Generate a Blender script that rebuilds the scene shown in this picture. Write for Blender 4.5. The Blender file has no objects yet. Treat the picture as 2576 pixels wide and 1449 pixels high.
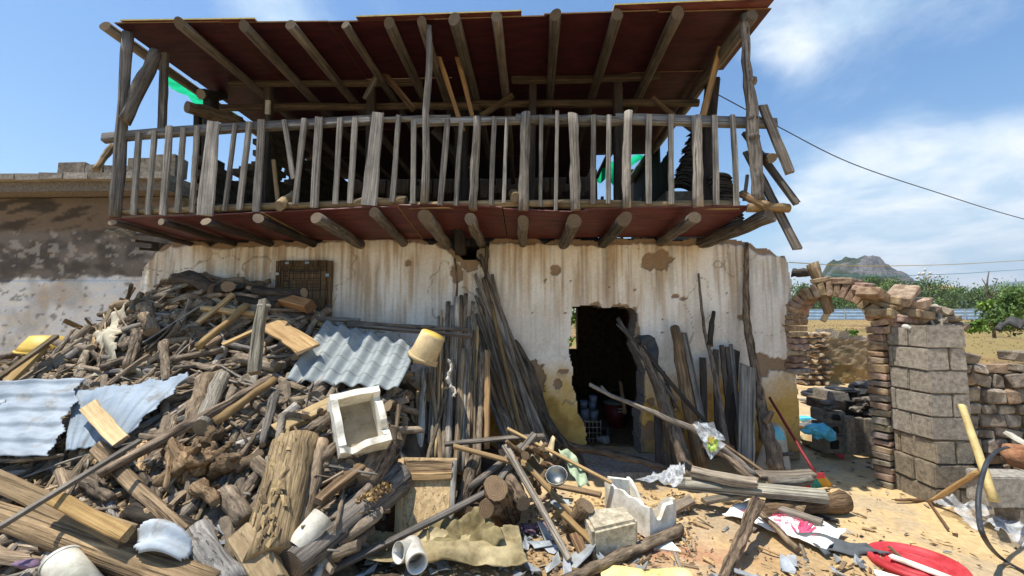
import bpy, bmesh, math, random
import numpy as np
from mathutils import Vector, Matrix, Euler, noise as mnoise
R = math.radians
random.seed(11)
SC = bpy.context.scene
COL = SC.collection
# ------------------------------------------------------------------ camera, sky, sun, exposure
F = 1040.0; YAW = R(2.0); PITCH = R(4.15); EYE = Vector((0, 0, 1.63))
cam_d = bpy.data.cameras.new('camera'); cam = bpy.data.objects.new('camera', cam_d); COL.objects.link(cam)
cam_d.sensor_width = 36; cam_d.lens = 36 * F / 2576; cam_d.clip_start = .05; cam_d.clip_end = 20000
cam.location = EYE; cam.rotation_euler = (R(90) + PITCH, 0, YAW)
SC.camera = cam
SUN = Vector((-.29, -.095, 1)).normalized()
sun_el = math.asin(SUN.z); sun_az = math.atan2(SUN.x, SUN.y)
w = bpy.data.worlds.new('World'); SC.world = w; w.use_nodes = True
nt = w.node_tree; nt.nodes.clear()
def wn(t, **k):
    n = nt.nodes.new(t)
    for a, b in k.items(): setattr(n, a, b)
    return n
out = wn('ShaderNodeOutputWorld'); bg = wn('ShaderNodeBackground'); bg.inputs[1].default_value = .15
sky = wn('ShaderNodeTexSky', sky_type='NISHITA'); sky.sun_disc = False; sky.sun_elevation = sun_el; sky.sun_rotation = sun_az
sky.air_density = 1.25; sky.dust_density = .6; sky.ozone_density = 2.5
tc = wn('ShaderNodeTexCoord')
# clouds: soft noise on the view direction, flattened towards the horizon
sep = wn('ShaderNodeSeparateXYZ'); nt.links.new(tc.outputs['Generated'], sep.inputs[0])
def m_(op, a, b=None, clamp=False):
    n = wn('ShaderNodeMath', operation=op); n.use_clamp = clamp
    for i, v in enumerate((a, b)):
        if v is None: continue
        if hasattr(v, 'is_output') or not isinstance(v, (int, float)): nt.links.new(v, n.inputs[i])
        else: n.inputs[i].default_value = v
    return n.outputs[0]
zc = m_('ADD', m_('MAXIMUM', sep.outputs[2], 0.0), .22)
cx = m_('DIVIDE', sep.outputs[0], zc); cy = m_('DIVIDE', sep.outputs[1], zc)
cmb = wn('ShaderNodeCombineXYZ'); nt.links.new(cx, cmb.inputs[0]); nt.links.new(cy, cmb.inputs[1])
def wnoise(scale, detail, rough, off, dist=0.0):
    mp = wn('ShaderNodeMapping'); mp.inputs[1].default_value = off; nt.links.new(cmb.outputs[0], mp.inputs[0])
    n = wn('ShaderNodeTexNoise'); n.inputs['Scale'].default_value = scale; n.inputs['Detail'].default_value = detail
    n.inputs['Roughness'].default_value = rough; n.inputs['Distortion'].default_value = dist
    nt.links.new(mp.outputs[0], n.inputs['Vector']); return n.outputs[0]
big = wnoise(.55, 3, .5, (3.1, 1.7, 0)); fine = wnoise(1.7, 9, .62, (5.2, .3, 0), .4)
cov = m_('ADD', m_('MULTIPLY', big, .62), m_('MULTIPLY', fine, .5))
hz = wn('ShaderNodeMapRange'); hz.inputs[1].default_value = .02; hz.inputs[2].default_value = .42
hz.inputs[3].default_value = .10; hz.inputs[4].default_value = -.075; nt.links.new(sep.outputs[2], hz.inputs[0])
cov = m_('ADD', cov, hz.outputs[0])
RC = Euler((R(90) + PITCH, 0, YAW)).to_matrix()
def ray(px, py): return RC @ Vector(((px - 1288) / F, -(py - 724.5) / F, -1))
for (bx_, by_, wd_, am_) in [(2380, 580, .17, .22), (2110, 590, .11, .16), (2570, 480, .10, .14), (800, 15, .16, .16), (560, -30, .14, .13), (2030, 5, .10, .12), (2190, 140, .12, .05), (1850, 190, .12, .07)]:
    d0 = ray(bx_, by_).normalized(); dn = wn('ShaderNodeVectorMath', operation='DOT_PRODUCT'); nt.links.new(tc.outputs['Generated'], dn.inputs[0]); dn.inputs[1].default_value = d0
    mr = wn('ShaderNodeMapRange'); mr.interpolation_type = 'SMOOTHSTEP'; mr.inputs[1].default_value = math.cos(wd_ * 1.5); mr.inputs[2].default_value = 1.0; mr.inputs[4].default_value = am_; nt.links.new(dn.outputs['Value'], mr.inputs[0]); cov = m_('ADD', cov, mr.outputs[0])
cr = wn('ShaderNodeMapRange'); cr.interpolation_type = 'SMOOTHSTEP'; cr.inputs[1].default_value = .585; cr.inputs[2].default_value = .80
nt.links.new(cov, cr.inputs[0])
cl = wn('ShaderNodeMix', data_type='RGBA'); cc_ = wn('ShaderNodeMix', data_type='RGBA'); cc_.inputs[6].default_value = (2.8, 3.7, 4.5, 1); cc_.inputs[7].default_value = (4.9, 5.15, 5.4, 1)
sh_ = wn('ShaderNodeMapRange'); sh_.inputs[1].default_value = .40; sh_.inputs[2].default_value = .62; nt.links.new(wnoise(2.6, 8, .6, (1.2, 7.3, 0), .3), sh_.inputs[0]); nt.links.new(sh_.outputs[0], cc_.inputs[0]); nt.links.new(cc_.outputs[2], cl.inputs[7])
hsv = wn('ShaderNodeHueSaturation'); hsv.inputs['Saturation'].default_value = 1.22; hsv.inputs['Value'].default_value = .78
nt.links.new(sky.outputs[0], hsv.inputs['Color'])
nt.links.new(m_('MULTIPLY', cr.outputs[0], .92), cl.inputs[0]); nt.links.new(hsv.outputs[0], cl.inputs[6])
nt.links.new(cl.outputs[2], bg.inputs[0]); nt.links.new(bg.outputs[0], out.inputs[0])
sl = bpy.data.lights.new('sun', 'SUN'); sl.energy = 4.3; sl.angle = R(.55); sl.color = (1, .95, .86)
so = bpy.data.objects.new('sun', sl); COL.objects.link(so); so.rotation_euler = SUN.to_track_quat('Z', 'Y').to_euler(); so.location = (0, 0, 12)
vs = SC.view_settings; vs.view_transform = 'Standard'; vs.look = 'None'; vs.gamma = 1; vs.use_curve_mapping = False; vs.exposure = .6
SC.cycles.max_bounces = 8; SC.cycles.diffuse_bounces = 5; SC.cycles.transparent_max_bounces = 8; SC.cycles.use_denoising = True
# ------------------------------------------------------------------ pixel -> place helpers (2576 x 1449 reading of the photograph)
def P(px, py, Y):
    d = ray(px, py); return EYE + d * (Y / d.y)
def PZ(px, py, z=0.0):
    d = ray(px, py); return EYE + d * ((z - EYE.z) / d.z)
def pr(wpx, Y): return wpx * Y / F
# pile height field, thin-plate spline through read-off points (px, py, Y)
CP = [(380,745,4.85),(450,715,4.85),(560,712,4.9),(700,730,4.9),(790,785,4.9),(900,835,4.9),(1000,880,4.9),(1090,975,4.85),
 (290,795,4.6),(180,850,4.5),(100,880,4.4),(0,930,4.2),(-150,960,4.1),
 (330,880,4.2),(480,860,4.2),(640,850,4.25),(760,870,4.25),(900,900,4.2),(1010,950,4.2),
 (0,1020,3.55),(150,980,3.65),(330,960,3.7),(480,955,3.7),(620,955,3.7),(760,965,3.7),(880,1000,3.65),(1000,1030,3.65),
 (0,1150,3.0),(150,1120,3.05),(300,1090,3.1),(450,1080,3.15),(600,1080,3.15),(760,1100,3.1),(900,1120,3.15),(960,1180,3.35),
 (0,1300,2.5),(150,1270,2.55),(320,1270,2.6),(470,1270,2.6),(620,1280,2.6),(760,1290,2.65),(900,1310,2.7),
 (0,1449,2.15),(200,1449,2.2),(400,1449,2.25),(600,1449,2.3),(780,1449,2.4)]
cpw = [P(*c) for c in CP]
cpw += [Vector(v) for v in [(-.75,3.0,.0),(-.98,3.05,.0),(-.92,3.3,.06),(-1.0,2.85,.0),(-.6,2.6,0),(-.55,3.6,.12),(-.5,4.2,.2),(-.45,4.8,.25),(0,3,0),(0,4,0),(0,4.9,0),(-1,2.2,0),(1,3,0),(1,4.5,0),
  (-2.2,1.7,.05),(-3,1.7,.1),(-1.2,1.7,0),(-3.5,5.4,1.0),(-4.9,5.4,.7),(-5.6,4.6,.8),(-5.4,3.4,.5),(-4.6,2.6,.2),(-3.8,2.0,.1),(-5.6,2.0,0),(0,1.5,0),(-2.5,5.6,1.0),(-1,5.6,.3)]]
A = np.array([[v.x, v.y] for v in cpw]); Zc = np.array([v.z for v in cpw])
def tps_k(d): return np.where(d > 1e-9, d * d * np.log(np.maximum(d, 1e-9)), 0)
_n = len(A); _K = tps_k(np.linalg.norm(A[:, None] - A[None], axis=2)) + np.eye(_n) * .03
_Pm = np.hstack([np.ones((_n, 1)), A]); _M = np.zeros((_n + 3, _n + 3)); _M[:_n, :_n] = _K; _M[:_n, _n:] = _Pm; _M[_n:, :_n] = _Pm.T
TW = np.linalg.solve(_M, np.concatenate([Zc, np.zeros(3)]))
def pileH(x, y):
    x = np.asarray(x, float); y = np.asarray(y, float)
    d = np.sqrt((x[..., None] - A[:, 0]) ** 2 + (y[..., None] - A[:, 1]) ** 2)
    h = tps_k(d) @ TW[:_n] + TW[_n] + TW[_n + 1] * x + TW[_n + 2] * y
    h = np.where(x > -.35, h * np.clip((.1 - x) / .45, 0, 1), h)
    return np.where((x > .1) | (x < -6.2) | (y > 5.6) | (y < 1.5), 0, np.maximum(h, 0))
def on(px, py, lift=0.0):
    """first point of the view ray that meets the pile (or the ground) raised by lift"""
    d = ray(px, py); d = d / d.y
    Y = np.arange(1.5, 4.96, .01)
    x = EYE.x + d.x * Y; z = EYE.z + d.z * Y
    hit = np.nonzero(z <= pileH(x, Y) + lift)[0]
    if len(hit) == 0:
        return PZ(px, py, lift) if d.z < 0 and (lift - EYE.z) / d.z < 4.95 else EYE + d * 4.9
    return EYE + d * float(Y[hit[0]])
# ------------------------------------------------------------------ numpy noise
def _h(ix, iy, s):
    v = np.sin(ix * 127.1 + iy * 311.7 + s * 74.7) * 43758.5453
    return v - np.floor(v)
def vnoise(x, y, s=0):
    ix = np.floor(x); iy = np.floor(y); fx = x - ix; fy = y - iy
    fx = fx * fx * (3 - 2 * fx); fy = fy * fy * (3 - 2 * fy)
    a = _h(ix, iy, s); b = _h(ix + 1, iy, s); c = _h(ix, iy + 1, s); d = _h(ix + 1, iy + 1, s)
    return (a * (1 - fx) + b * fx) * (1 - fy) + (c * (1 - fx) + d * fx) * fy
def fbm(x, y, o=4, s=0):
    t = 0; a = .5; n = 0
    for i in range(o):
        t = t + a * vnoise(x * 2 ** i, y * 2 ** i, s + i * 3.1); n += a; a *= .5
    return t / n
def sstep(a, b, x):
    t = np.clip((x - a) / (b - a), 0, 1); return t * t * (3 - 2 * t)
# ------------------------------------------------------------------ materials
def lin(r, g, b):
    f = lambda c: (c / 255 / 12.92) if c / 255 <= .04045 else ((c / 255 + .055) / 1.055) ** 2.4
    return (f(r), f(g), f(b), 1)
class NT:
    def __init__(s, name):
        s.m = bpy.data.materials.new(name); s.m.use_nodes = True; s.t = s.m.node_tree; s.t.nodes.clear()
        s.o = s.n('ShaderNodeOutputMaterial'); s.b = s.n('ShaderNodeBsdfPrincipled'); s.l(s.b.outputs[0], s.o.inputs[0])
        s.tc = s.n('ShaderNodeTexCoord'); s.oi = s.n('ShaderNodeObjectInfo')
    def n(s, t, **k):
        x = s.t.nodes.new(t)
        for a, b in k.items(): setattr(x, a, b)
        return x
    def l(s, a, b): s.t.links.new(a, b)
    def set(s, sock, v):
        if isinstance(v, (int, float)): sock.default_value = v
        elif isinstance(v, tuple): sock.default_value = v
        else: s.l(v, sock)
    def math(s, op, a, b=0.0, clamp=False):
        x = s.n('ShaderNodeMath', operation=op); x.use_clamp = clamp; s.set(x.inputs[0], a); s.set(x.inputs[1], b); return x.outputs[0]
    def coords(s, scale=(1, 1, 1), rnd=True):
        mp = s.n('ShaderNodeMapping'); mp.inputs[3].default_value = scale
        s.l(s.tc.outputs['Object'], mp.inputs[0])
        if rnd:
            v = s.n('ShaderNodeVectorMath', operation='SCALE'); v.inputs[0].default_value = (37, 91, 53); s.l(s.oi.outputs['Random'], v.inputs[3])
            s.l(v.outputs[0], mp.inputs[1])
        return mp.outputs[0]
    def noise(s, vec, scale, detail=5, rough=.6, dist=0.0):
        x = s.n('ShaderNodeTexNoise'); x.inputs['Scale'].default_value = scale; x.inputs['Detail'].default_value = detail
        x.inputs['Roughness'].default_value = rough; x.inputs['Distortion'].default_value = dist; s.l(vec, x.inputs['Vector']); return x.outputs[0]
    def ramp(s, f, stops):
        x = s.n('ShaderNodeValToRGB'); e = x.color_ramp.elements
        while len(e) < len(stops): e.new(.5)
        for i, (p, c) in enumerate(stops): e[i].position = p; e[i].color = c if len(c) == 4 else (*c, 1)
        s.l(f, x.inputs[0]); return x.outputs[0]
    def mix(s, f, a, b, mode='MIX'):
        x = s.n('ShaderNodeMix', data_type='RGBA', blend_type=mode); s.set(x.inputs[0], f); s.set(x.inputs[6], a); s.set(x.inputs[7], b); return x.outputs[2]
    def bump(s, h, strength=.5, dist=.01):
        x = s.n('ShaderNodeBump'); x.inputs['Strength'].default_value = strength; x.inputs['Distance'].default_value = dist
        s.l(h, x.inputs['Height']); s.l(x.outputs[0], s.b.inputs['Normal'])
    def fin(s, col, rough=.8, metal=0.0, spec=.3):
        s.set(s.b.inputs['Base Color'], col); s.set(s.b.inputs['Roughness'], rough); s.b.inputs['Metallic'].default_value = metal
        s.b.inputs['Specular IOR Level'].default_value = spec; return s.m
def g3(v): return (v, v, v, 1)
def wood_mat(name, lo, hi, across=26, along=1.6, bump=.6, crack=.45, blotch=.5):
    s = NT(name)
    v = s.coords((across, across, along)); v2 = s.coords((5, 5, 3)); v3 = s.coords((across * .8, across * .8, .5))
    g = s.noise(v, 1.0, 6, .65, .3); bl = s.noise(v2, 1.6, 6, .7); ck = s.noise(v3, 1.3, 3, .5, .6)
    col = s.ramp(g, [(.30, lo), (.72, hi)])
    col = s.mix(s.math('MULTIPLY', s.ramp(bl, [(.35, g3(1)), (.65, g3(0))]), blotch), col, (lo[0] * .75, lo[1] * .75, lo[2] * .75, 1))
    cm = s.ramp(ck, [(.34, g3(1)), (.40, g3(0))])
    col = s.mix(s.math('MULTIPLY', cm, crack), col, (lo[0] * .2, lo[1] * .2, lo[2] * .2, 1))
    rv = s.math('ADD', s.math('MULTIPLY', s.oi.outputs['Random'], .7), .65)
    cmb = s.n('ShaderNodeCombineColor'); [s.l(rv, cmb.inputs[i]) for i in range(3)]
    col = s.mix(1.0, col, cmb.outputs[0], 'MULTIPLY'); col = s.mix(1.0, col, s.oi.outputs['Color'], 'MULTIPLY')
    h = s.math('SUBTRACT', g, s.math('MULTIPLY', cm, .8)); s.bump(h, bump, .02)
    return s.fin(col, .85, 0, .2)
W = lambda *c: lin(*c)
M = {}
M['wood'] = wood_mat('weathered_wood', lin(86, 82, 78), lin(186, 181, 172), 60, 1.8, .8, .6)
M['bark'] = wood_mat('bark', lin(62, 55, 48), lin(178, 162, 142), 38, 8.0, 1.0, .6, .6)
M['fresh'] = wood_mat('fresh_wood', lin(150, 126, 94), lin(214, 192, 152), 40, 1.4, .5, .45, .45)
M['brown'] = wood_mat('brown_wood', lin(82, 70, 58), lin(178, 160, 134), 55, 2.0, .8, .6, .45)
M['char'] = wood_mat('dark_wood', lin(40, 36, 33), lin(92, 84, 76), 18, 2.0, .8, .4, .5)
def cut_mat():
    s = NT('cut_end'); v = s.coords((1, 1, 1)); v0 = s.coords((1, 1, 0.0), False)
    wv = s.n('ShaderNodeTexWave', wave_type='RINGS', rings_direction='Z'); wv.inputs['Scale'].default_value = 26; wv.inputs['Distortion'].default_value = 6
    wv.inputs['Detail'].default_value = 2; s.l(v0, wv.inputs[0])
    n = s.noise(v, 18, 4); c = s.ramp(wv.outputs[1], [(.1, lin(112, 101, 87)), (.9, lin(154, 141, 121))])
    c = s.mix(s.ramp(n, [(.4, g3(0)), (.7, g3(1))]), c, lin(120, 108, 94)); c = s.mix(1.0, c, s.oi.outputs['Color'], 'MULTIPLY')
    s.bump(n, .5, .006); return s.fin(c, .85, 0, .2)
M['cut'] = cut_mat()
def simple(name, c1, c2, scale=8, rough=.8, bump=.3, bd=.01, metal=0.0, detail=6, lohi=(.35, .65), tint=True, spec=.3, rnd=True, scl=(1, 1, 1)):
    s = NT(name); v = s.coords(scl, rnd); n = s.noise(v, scale, detail, .65)
    c = s.ramp(n, [(lohi[0], c1), (lohi[1], c2)])
    if tint: c = s.mix(1.0, c, s.oi.outputs['Color'], 'MULTIPLY')
    if bump: s.bump(s.noise(v, scale * 3, 5, .7), bump, bd)
    return s.fin(c, rough, metal, spec)
M['ply'] = simple('maroon_plywood', lin(70, 36, 35), lin(116, 62, 56), 3.5, .55, .12, scl=(1, 5, 1), detail=9)
M['plyedge'] = simple('plywood_edge', lin(176, 156, 84), lin(206, 190, 118), 20, .8)
M['conc'] = simple('concrete_block', lin(132, 124, 114), lin(182, 174, 160), 26, .95, 1.0, .012, detail=8)
M['stone'] = simple('rubble_stone', lin(104, 94, 84), lin(180, 168, 150), 9, .95, 1.0, .02)
M['brick'] = simple('mud_brick', lin(124, 102, 82), lin(188, 166, 138), 12, .95, .9, .012)
M['jamb'] = simple('roughcast', lin(118, 108, 100), lin(170, 158, 146), 26, 1, 1.0, .015)
M['mud'] = simple('mud_mortar', lin(122, 96, 68), lin(178, 146, 104), 14, 1, 1.0, .02)
M['greybrick'] = simple('grey_brick', lin(66, 60, 52), lin(108, 100, 88), 10, .95, .8)
M['white'] = simple('white_plastic', lin(170, 166, 154), lin(220, 218, 210), 9, .5, .1)
M['foam'] = simple('white_foam', lin(172, 162, 138), lin(236, 231, 216), 9, .9, .5, .006, lohi=(.25, .55))
M['cream'] = simple('cream_plastic', lin(176, 152, 112), lin(216, 196, 154), 7, .55, .1)
M['yellow'] = simple('yellow_plastic', lin(206, 168, 70), lin(226, 196, 104), 5, .5, .1)
M['red'] = simple('red_plastic', lin(164, 44, 48), lin(202, 68, 74), 9, .55, .08)
M['blue'] = simple('blue_plastic', lin(60, 160, 190), lin(110, 200, 222), 6, .5, .2)
M['black'] = simple('black_rubber', lin(20, 20, 22), lin(40, 40, 42), 10, .5, .1)
M['rubber'] = simple('grey_rubber', lin(70, 74, 76), lin(98, 102, 102), 5, .7, .2)
M['steel'] = simple('dented_steel', lin(120, 120, 116), lin(170, 170, 164), 7, .42, .3, metal=1.0)
M['wire'] = simple('wire', lin(40, 40, 40), lin(60, 58, 56), 8, .6, 0)
def zinc_mat():
    s = NT('galvanised_sheet'); v = s.coords(); n = s.noise(v, 2.2, 7, .65); d = s.noise(v, 6, 8, .7, .5)
    c = s.ramp(n, [(.35, lin(136, 146, 154)), (.65, lin(180, 188, 194))]); c = s.mix(s.ramp(d, [(.52, g3(0)), (.68, g3(.75))]), c, lin(128, 120, 108)); c = s.mix(1.0, c, s.oi.outputs['Color'], 'MULTIPLY')
    s.bump(s.noise(v, 14, 4, .6), .25, .01); return s.fin(c, .6, 0, .25)
M['zinc'] = zinc_mat()
M['fibre'] = simple('grey_fibreglass', lin(122, 130, 132), lin(160, 166, 164), 4, .6, .4, .006)
M['slate'] = simple('grey_shard', lin(112, 116, 118), lin(164, 168, 168), 6, .6, .2)
M['canvas'] = simple('dirty_canvas', lin(112, 100, 72), lin(188, 174, 140), 4.5, .95, .7, .01)
M['cloth'] = simple('grey_cloth', lin(138, 130, 114), lin(206, 198, 180), 9, .95, .8, .01, scl=(1, 1, .3))
M['tile'] = simple('clay_tile', lin(44, 42, 40), lin(84, 80, 74), 9, .9, .4)
M['rock'] = simple('granite', lin(150, 140, 118), lin(212, 200, 174), 22, .9, .9, .012)
M['yfoam'] = simple('soft_yellow_board', lin(236, 214, 120), lin(246, 232, 170), 5, .8, .1)
def clear_mat():
    s = NT('clear_plastic'); s.b.inputs['Transmission Weight'].default_value = .0
    s.b.inputs['Alpha'].default_value = .5; v = s.coords(); n = s.noise(v, 16, 5, .6, .8); s.bump(n, .9, .02)
    s.set(s.b.inputs['Alpha'], s.ramp(n, [(.35, g3(.28)), (.7, g3(.8))])); return s.fin(lin(214, 218, 220), .22, 0, .7)
M['clear'] = clear_mat()
def green_net():
    s = NT('green_net'); tr = s.n('ShaderNodeBsdfTranslucent'); nn_ = s.noise(s.coords((1, 1, 1)), 5, 5, .6, 1.0); s.l(s.ramp(nn_, [(.3, lin(18, 140, 96)), (.7, lin(40, 205, 145))]), tr.inputs[0])
    mx = s.n('ShaderNodeMixShader'); mx.inputs[0].default_value = .7; s.l(s.b.outputs[0], mx.inputs[1]); s.l(tr.outputs[0], mx.inputs[2]); s.l(mx.outputs[0], s.o.inputs[0])
    return s.fin(lin(20, 200, 130), .8)
M['net'] = green_net()
def leaf_mat(name, a, b):
    s = NT(name); at = s.n('ShaderNodeAttribute', attribute_name='tone'); c = s.ramp(at.outputs['Fac'], [(0, a), (1, b)])
    c = s.mix(1.0, c, s.oi.outputs['Color'], 'MULTIPLY'); return s.fin(c, .6, 0, .3)
M['leaf'] = leaf_mat('leaves', lin(52, 72, 38), lin(118, 140, 72))
def attr_mat(name, scale=40, amt=.25, bump=.6, bd=.01, rough=.95):
    s = NT(name); at = s.n('ShaderNodeAttribute', attribute_name='col'); v = s.coords((1, 1, 1), False); n = s.noise(v, scale, 6, .7)
    c = s.mix(1.0, at.outputs['Color'], s.ramp(n, [(.3, g3(1 - amt)), (.7, g3(1 + amt * .4))]), 'MULTIPLY')
    s.bump(n, bump, bd); return s.fin(c, rough, 0, .2)
M['plaster'] = attr_mat('old_plaster', 34, .14, .5, .008)
M['earth'] = attr_mat('sandy_earth', 22, .32, .9, .02)
M['hill'] = attr_mat('hill_cover', .2, .45, 1.0, 2.0)
M['tone'] = attr_mat('mixed_litter', 20, .5, .8, .01)
# ------------------------------------------------------------------ object helpers
def mesh(name, v, f, mats, mi=None, smooth=False):
    me = bpy.data.meshes.new(name); me.from_pydata([tuple(p) for p in v], [], f)
    for m in (mats if isinstance(mats, (list, tuple)) else [mats]): me.materials.append(M[m] if isinstance(m, str) else m)
    if mi is not None: me.polygons.foreach_set('material_index', mi)
    if smooth: me.polygons.foreach_set('use_smooth', [True] * len(f))
    me.update(); return me
def link(name, me, parent=None, mat=None, color=None):
    o = bpy.data.objects.new(name, me); COL.objects.link(o)
    if mat is not None: o.matrix_world = mat
    if parent is not None:
        o.parent = parent; o.matrix_parent_inverse = PINV[parent.name]
    if color: o.color = (*color[:3], 1)
    return o
PINV = {}
def tag(o, label=None, cat=None, group=None, kind=None):
    if label: o['label'] = label
    if cat: o['category'] = cat
    if group: o['group'] = group
    if kind: o['kind'] = kind
    return o
def thing(name, label, cat, loc=(0, 0, 0), group=None):
    o = bpy.data.objects.new(name, None); COL.objects.link(o); o.location = loc; o.empty_display_size = .1
    PINV[o.name] = Matrix.Translation(-Vector(loc)); return tag(o, label, cat, group)
def as_parent(o): PINV[o.name] = o.matrix_basis.inverted(); return o
def frame(p0, p1, ref=None):
    z = (p1 - p0).normalized(); ref = Vector(ref) if ref is not None else Vector((0, -1, .3))
    y = ref - z * ref.dot(z)
    if y.length < 1e-4: y = Vector((1, 0, 0)) - z * z.x
    y.normalize(); x = y.cross(z)
    m = Matrix((x, y, z)).transposed().to_4x4(); m.translation = p0; return m
def tube_geo(path, rad, n=9, seed=0, rough=.1, cap=True, capskew=0.0):
    rg = random.Random(seed); ph = [(rg.uniform(0, 6.3), rg.uniform(0, 6.3), rg.uniform(.4, 1)) for _ in range(3)]
    v = []; f = []; mi = []; k = len(path); sk = [(rg.uniform(-1, 1) * capskew, rg.uniform(-1, 1) * capskew) for _ in range(2)]
    for i, (p, r) in enumerate(zip(path, rad)):
        t = i / max(1, k - 1)
        for j in range(n):
            a = 6.2832 * j / n
            q = 1 + rough * (ph[0][2] * math.sin(a + ph[0][0] + 5 * t * ph[1][2]) + .8 * math.sin(2 * a + ph[1][0] + 9 * t) + .5 * math.sin(3 * a + ph[2][0] - 7 * t)) + rough * rg.uniform(-.35, .35)
            dx, dy = r * q * math.cos(a), r * q * math.sin(a); dz = 0
            if i == 0: dz = dx * sk[0][0] + dy * sk[0][1]
            if i == k - 1: dz = dx * sk[1][0] + dy * sk[1][1]
            v.append((p[0] + dx, p[1] + dy, p[2] + dz))
    for i in range(k - 1):
        for j in range(n):
            b = (j + 1) % n; f.append((i * n + j, i * n + b, (i + 1) * n + b, (i + 1) * n + j)); mi.append(0)
    if cap:
        f.append(tuple(range(n - 1, -1, -1))); mi.append(1); f.append(tuple((k - 1) * n + j for j in range(n))); mi.append(1)
    return v, f, mi
def smoothsides(me):
    me.polygons.foreach_set('use_smooth', [p.material_index == 0 for p in me.polygons])
SEED = [0]
def interp_path(pts, rad, n):
    """resample with Catmull-Rom"""
    k = len(pts)
    if k == 2:
        return [pts[0].lerp(pts[1], i / n) for i in range(n + 1)], [rad[0] + (rad[1] - rad[0]) * i / n for i in range(n + 1)]
    o = []; r = []
    for i in range(k - 1):
        p0 = pts[max(i - 1, 0)]; p1 = pts[i]; p2 = pts[i + 1]; p3 = pts[min(i + 2, k - 1)]
        m = max(2, n // (k - 1))
        for j in range(m + (i == k - 2)):
            t = j / m
            o.append(.5 * ((2 * p1) + (p2 - p0) * t + (2 * p0 - 5 * p1 + 4 * p2 - p3) * t * t + (3 * p1 - p0 - 3 * p2 + p3) * t ** 3)); r.append(rad[i] + (rad[i + 1] - rad[i]) * t)
    return o, r
def pole(name, pts, rad, mat='wood', parent=None, color=None, n=9, rough=.1, wob=.16, seg=8, cap='cut', seed=None, square=None, skew=.25):
    """round timber through world points; local Z runs along it"""
    SEED[0] += 1; sd = SEED[0] if seed is None else seed; rg = random.Random(sd)
    pts = [Vector(p) for p in pts]; rad = [rad] * len(pts) if isinstance(rad, (int, float)) else list(rad)
    if len(rad) != len(pts): rad = [rad[0] + (rad[-1] - rad[0]) * i / (len(pts) - 1) for i in range(len(pts))]
    q, r = interp_path(pts, rad, seg)
    m = frame(pts[0], pts[-1]); im = m.inverted(); loc = [im @ p for p in q]
    for i in range(1, len(loc) - 1):
        a = r[i] * wob; loc[i] = loc[i] + Vector((rg.uniform(-a, a), rg.uniform(-a, a), 0)); r[i] *= 1 + rg.uniform(-.4, .4) * rough
    v, f, mi = tube_geo(loc, r, n, sd, rough, True, skew)
    me = mesh(name, v, f, [mat, cap], mi); smoothsides(me)
    return link(name, me, parent, m, color)
def plank(name, p0, p1, w, t, mat='wood', parent=None, color=None, ref=None, w1=None, seg=6, warp=.15, seed=None, cap='cut', chip=.25):
    """sawn board, w across and t thick, ref = facing direction"""
    SEED[0] += 1; rg = random.Random(SEED[0] if seed is None else seed); p0 = Vector(p0); p1 = Vector(p1); L = (p1 - p0).length; w1 = w if w1 is None else w1
    m = frame(p0, p1, ref); v = []; f = []; mi = []; b = min(w, t) * .12; ox = oy = 0
    bow = rg.uniform(-1, 1) * warp * t
    for i in range(seg + 1):
        u = i / seg; ww = (w + (w1 - w) * u) / 2 * (1 + rg.uniform(-.06, .06)); tt = t / 2 * (1 + rg.uniform(-.06, .06))
        ox = bow * math.sin(u * 3.14) + rg.uniform(-.03, .03) * w; oy = bow * math.sin(u * 3.14) * 1.5
        c = [(-ww + b, -tt), (ww - b, -tt), (ww, -tt + b), (ww, tt - b), (ww - b, tt), (-ww + b, tt), (-ww, tt - b), (-ww, -tt + b)]
        for (x, y) in c:
            dz = rg.uniform(-chip, chip) * min(w, L * .2) * .5 if i in (0, seg) else 0
            v.append((x + ox, y + oy, u * L + dz))
    for i in range(seg):
        for j in range(8):
            k = (j + 1) % 8; f.append((i * 8 + j, i * 8 + k, i * 8 + 8 + k, i * 8 + 8 + j)); mi.append(0)
    f.append(tuple(range(7, -1, -1))); f.append(tuple(seg * 8 + j for j in range(8))); mi += [1, 1]
    return link(name, mesh(name, v, f, [mat, cap], mi), parent, m, color)
BOXF = [(0, 3, 2, 1), (4, 5, 6, 7), (0, 1, 5, 4), (1, 2, 6, 5), (2, 3, 7, 6), (3, 0, 4, 7)]
def box_geo(x0, x1, y0, y1, z0, z1): return [(x0, y0, z0), (x1, y0, z0), (x1, y1, z0), (x0, y1, z0), (x0, y0, z1), (x1, y0, z1), (x1, y1, z1), (x0, y1, z1)], list(BOXF)
def box(name, lo, hi, mat, parent=None, color=None, jit=0.0, seed=0, bev=0.0):
    v, f = box_geo(lo[0], hi[0], lo[1], hi[1], lo[2], hi[2]); rg = random.Random(seed)
    c = Vector([(a + b) / 2 for a, b in zip(lo, hi)]); v = [Vector(p) - c + Vector([rg.uniform(-jit, jit) for _ in range(3)]) for p in v]
    me = mesh(name, v, f, mat)
    if bev:
        bm = bmesh.new(); bm.from_mesh(me); bmesh.ops.bevel(bm, geom=bm.edges[:], offset=bev, segments=2, affect='EDGES'); bm.to_mesh(me); bm.free()
    return link(name, me, parent, Matrix.Translation(c), color)
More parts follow.
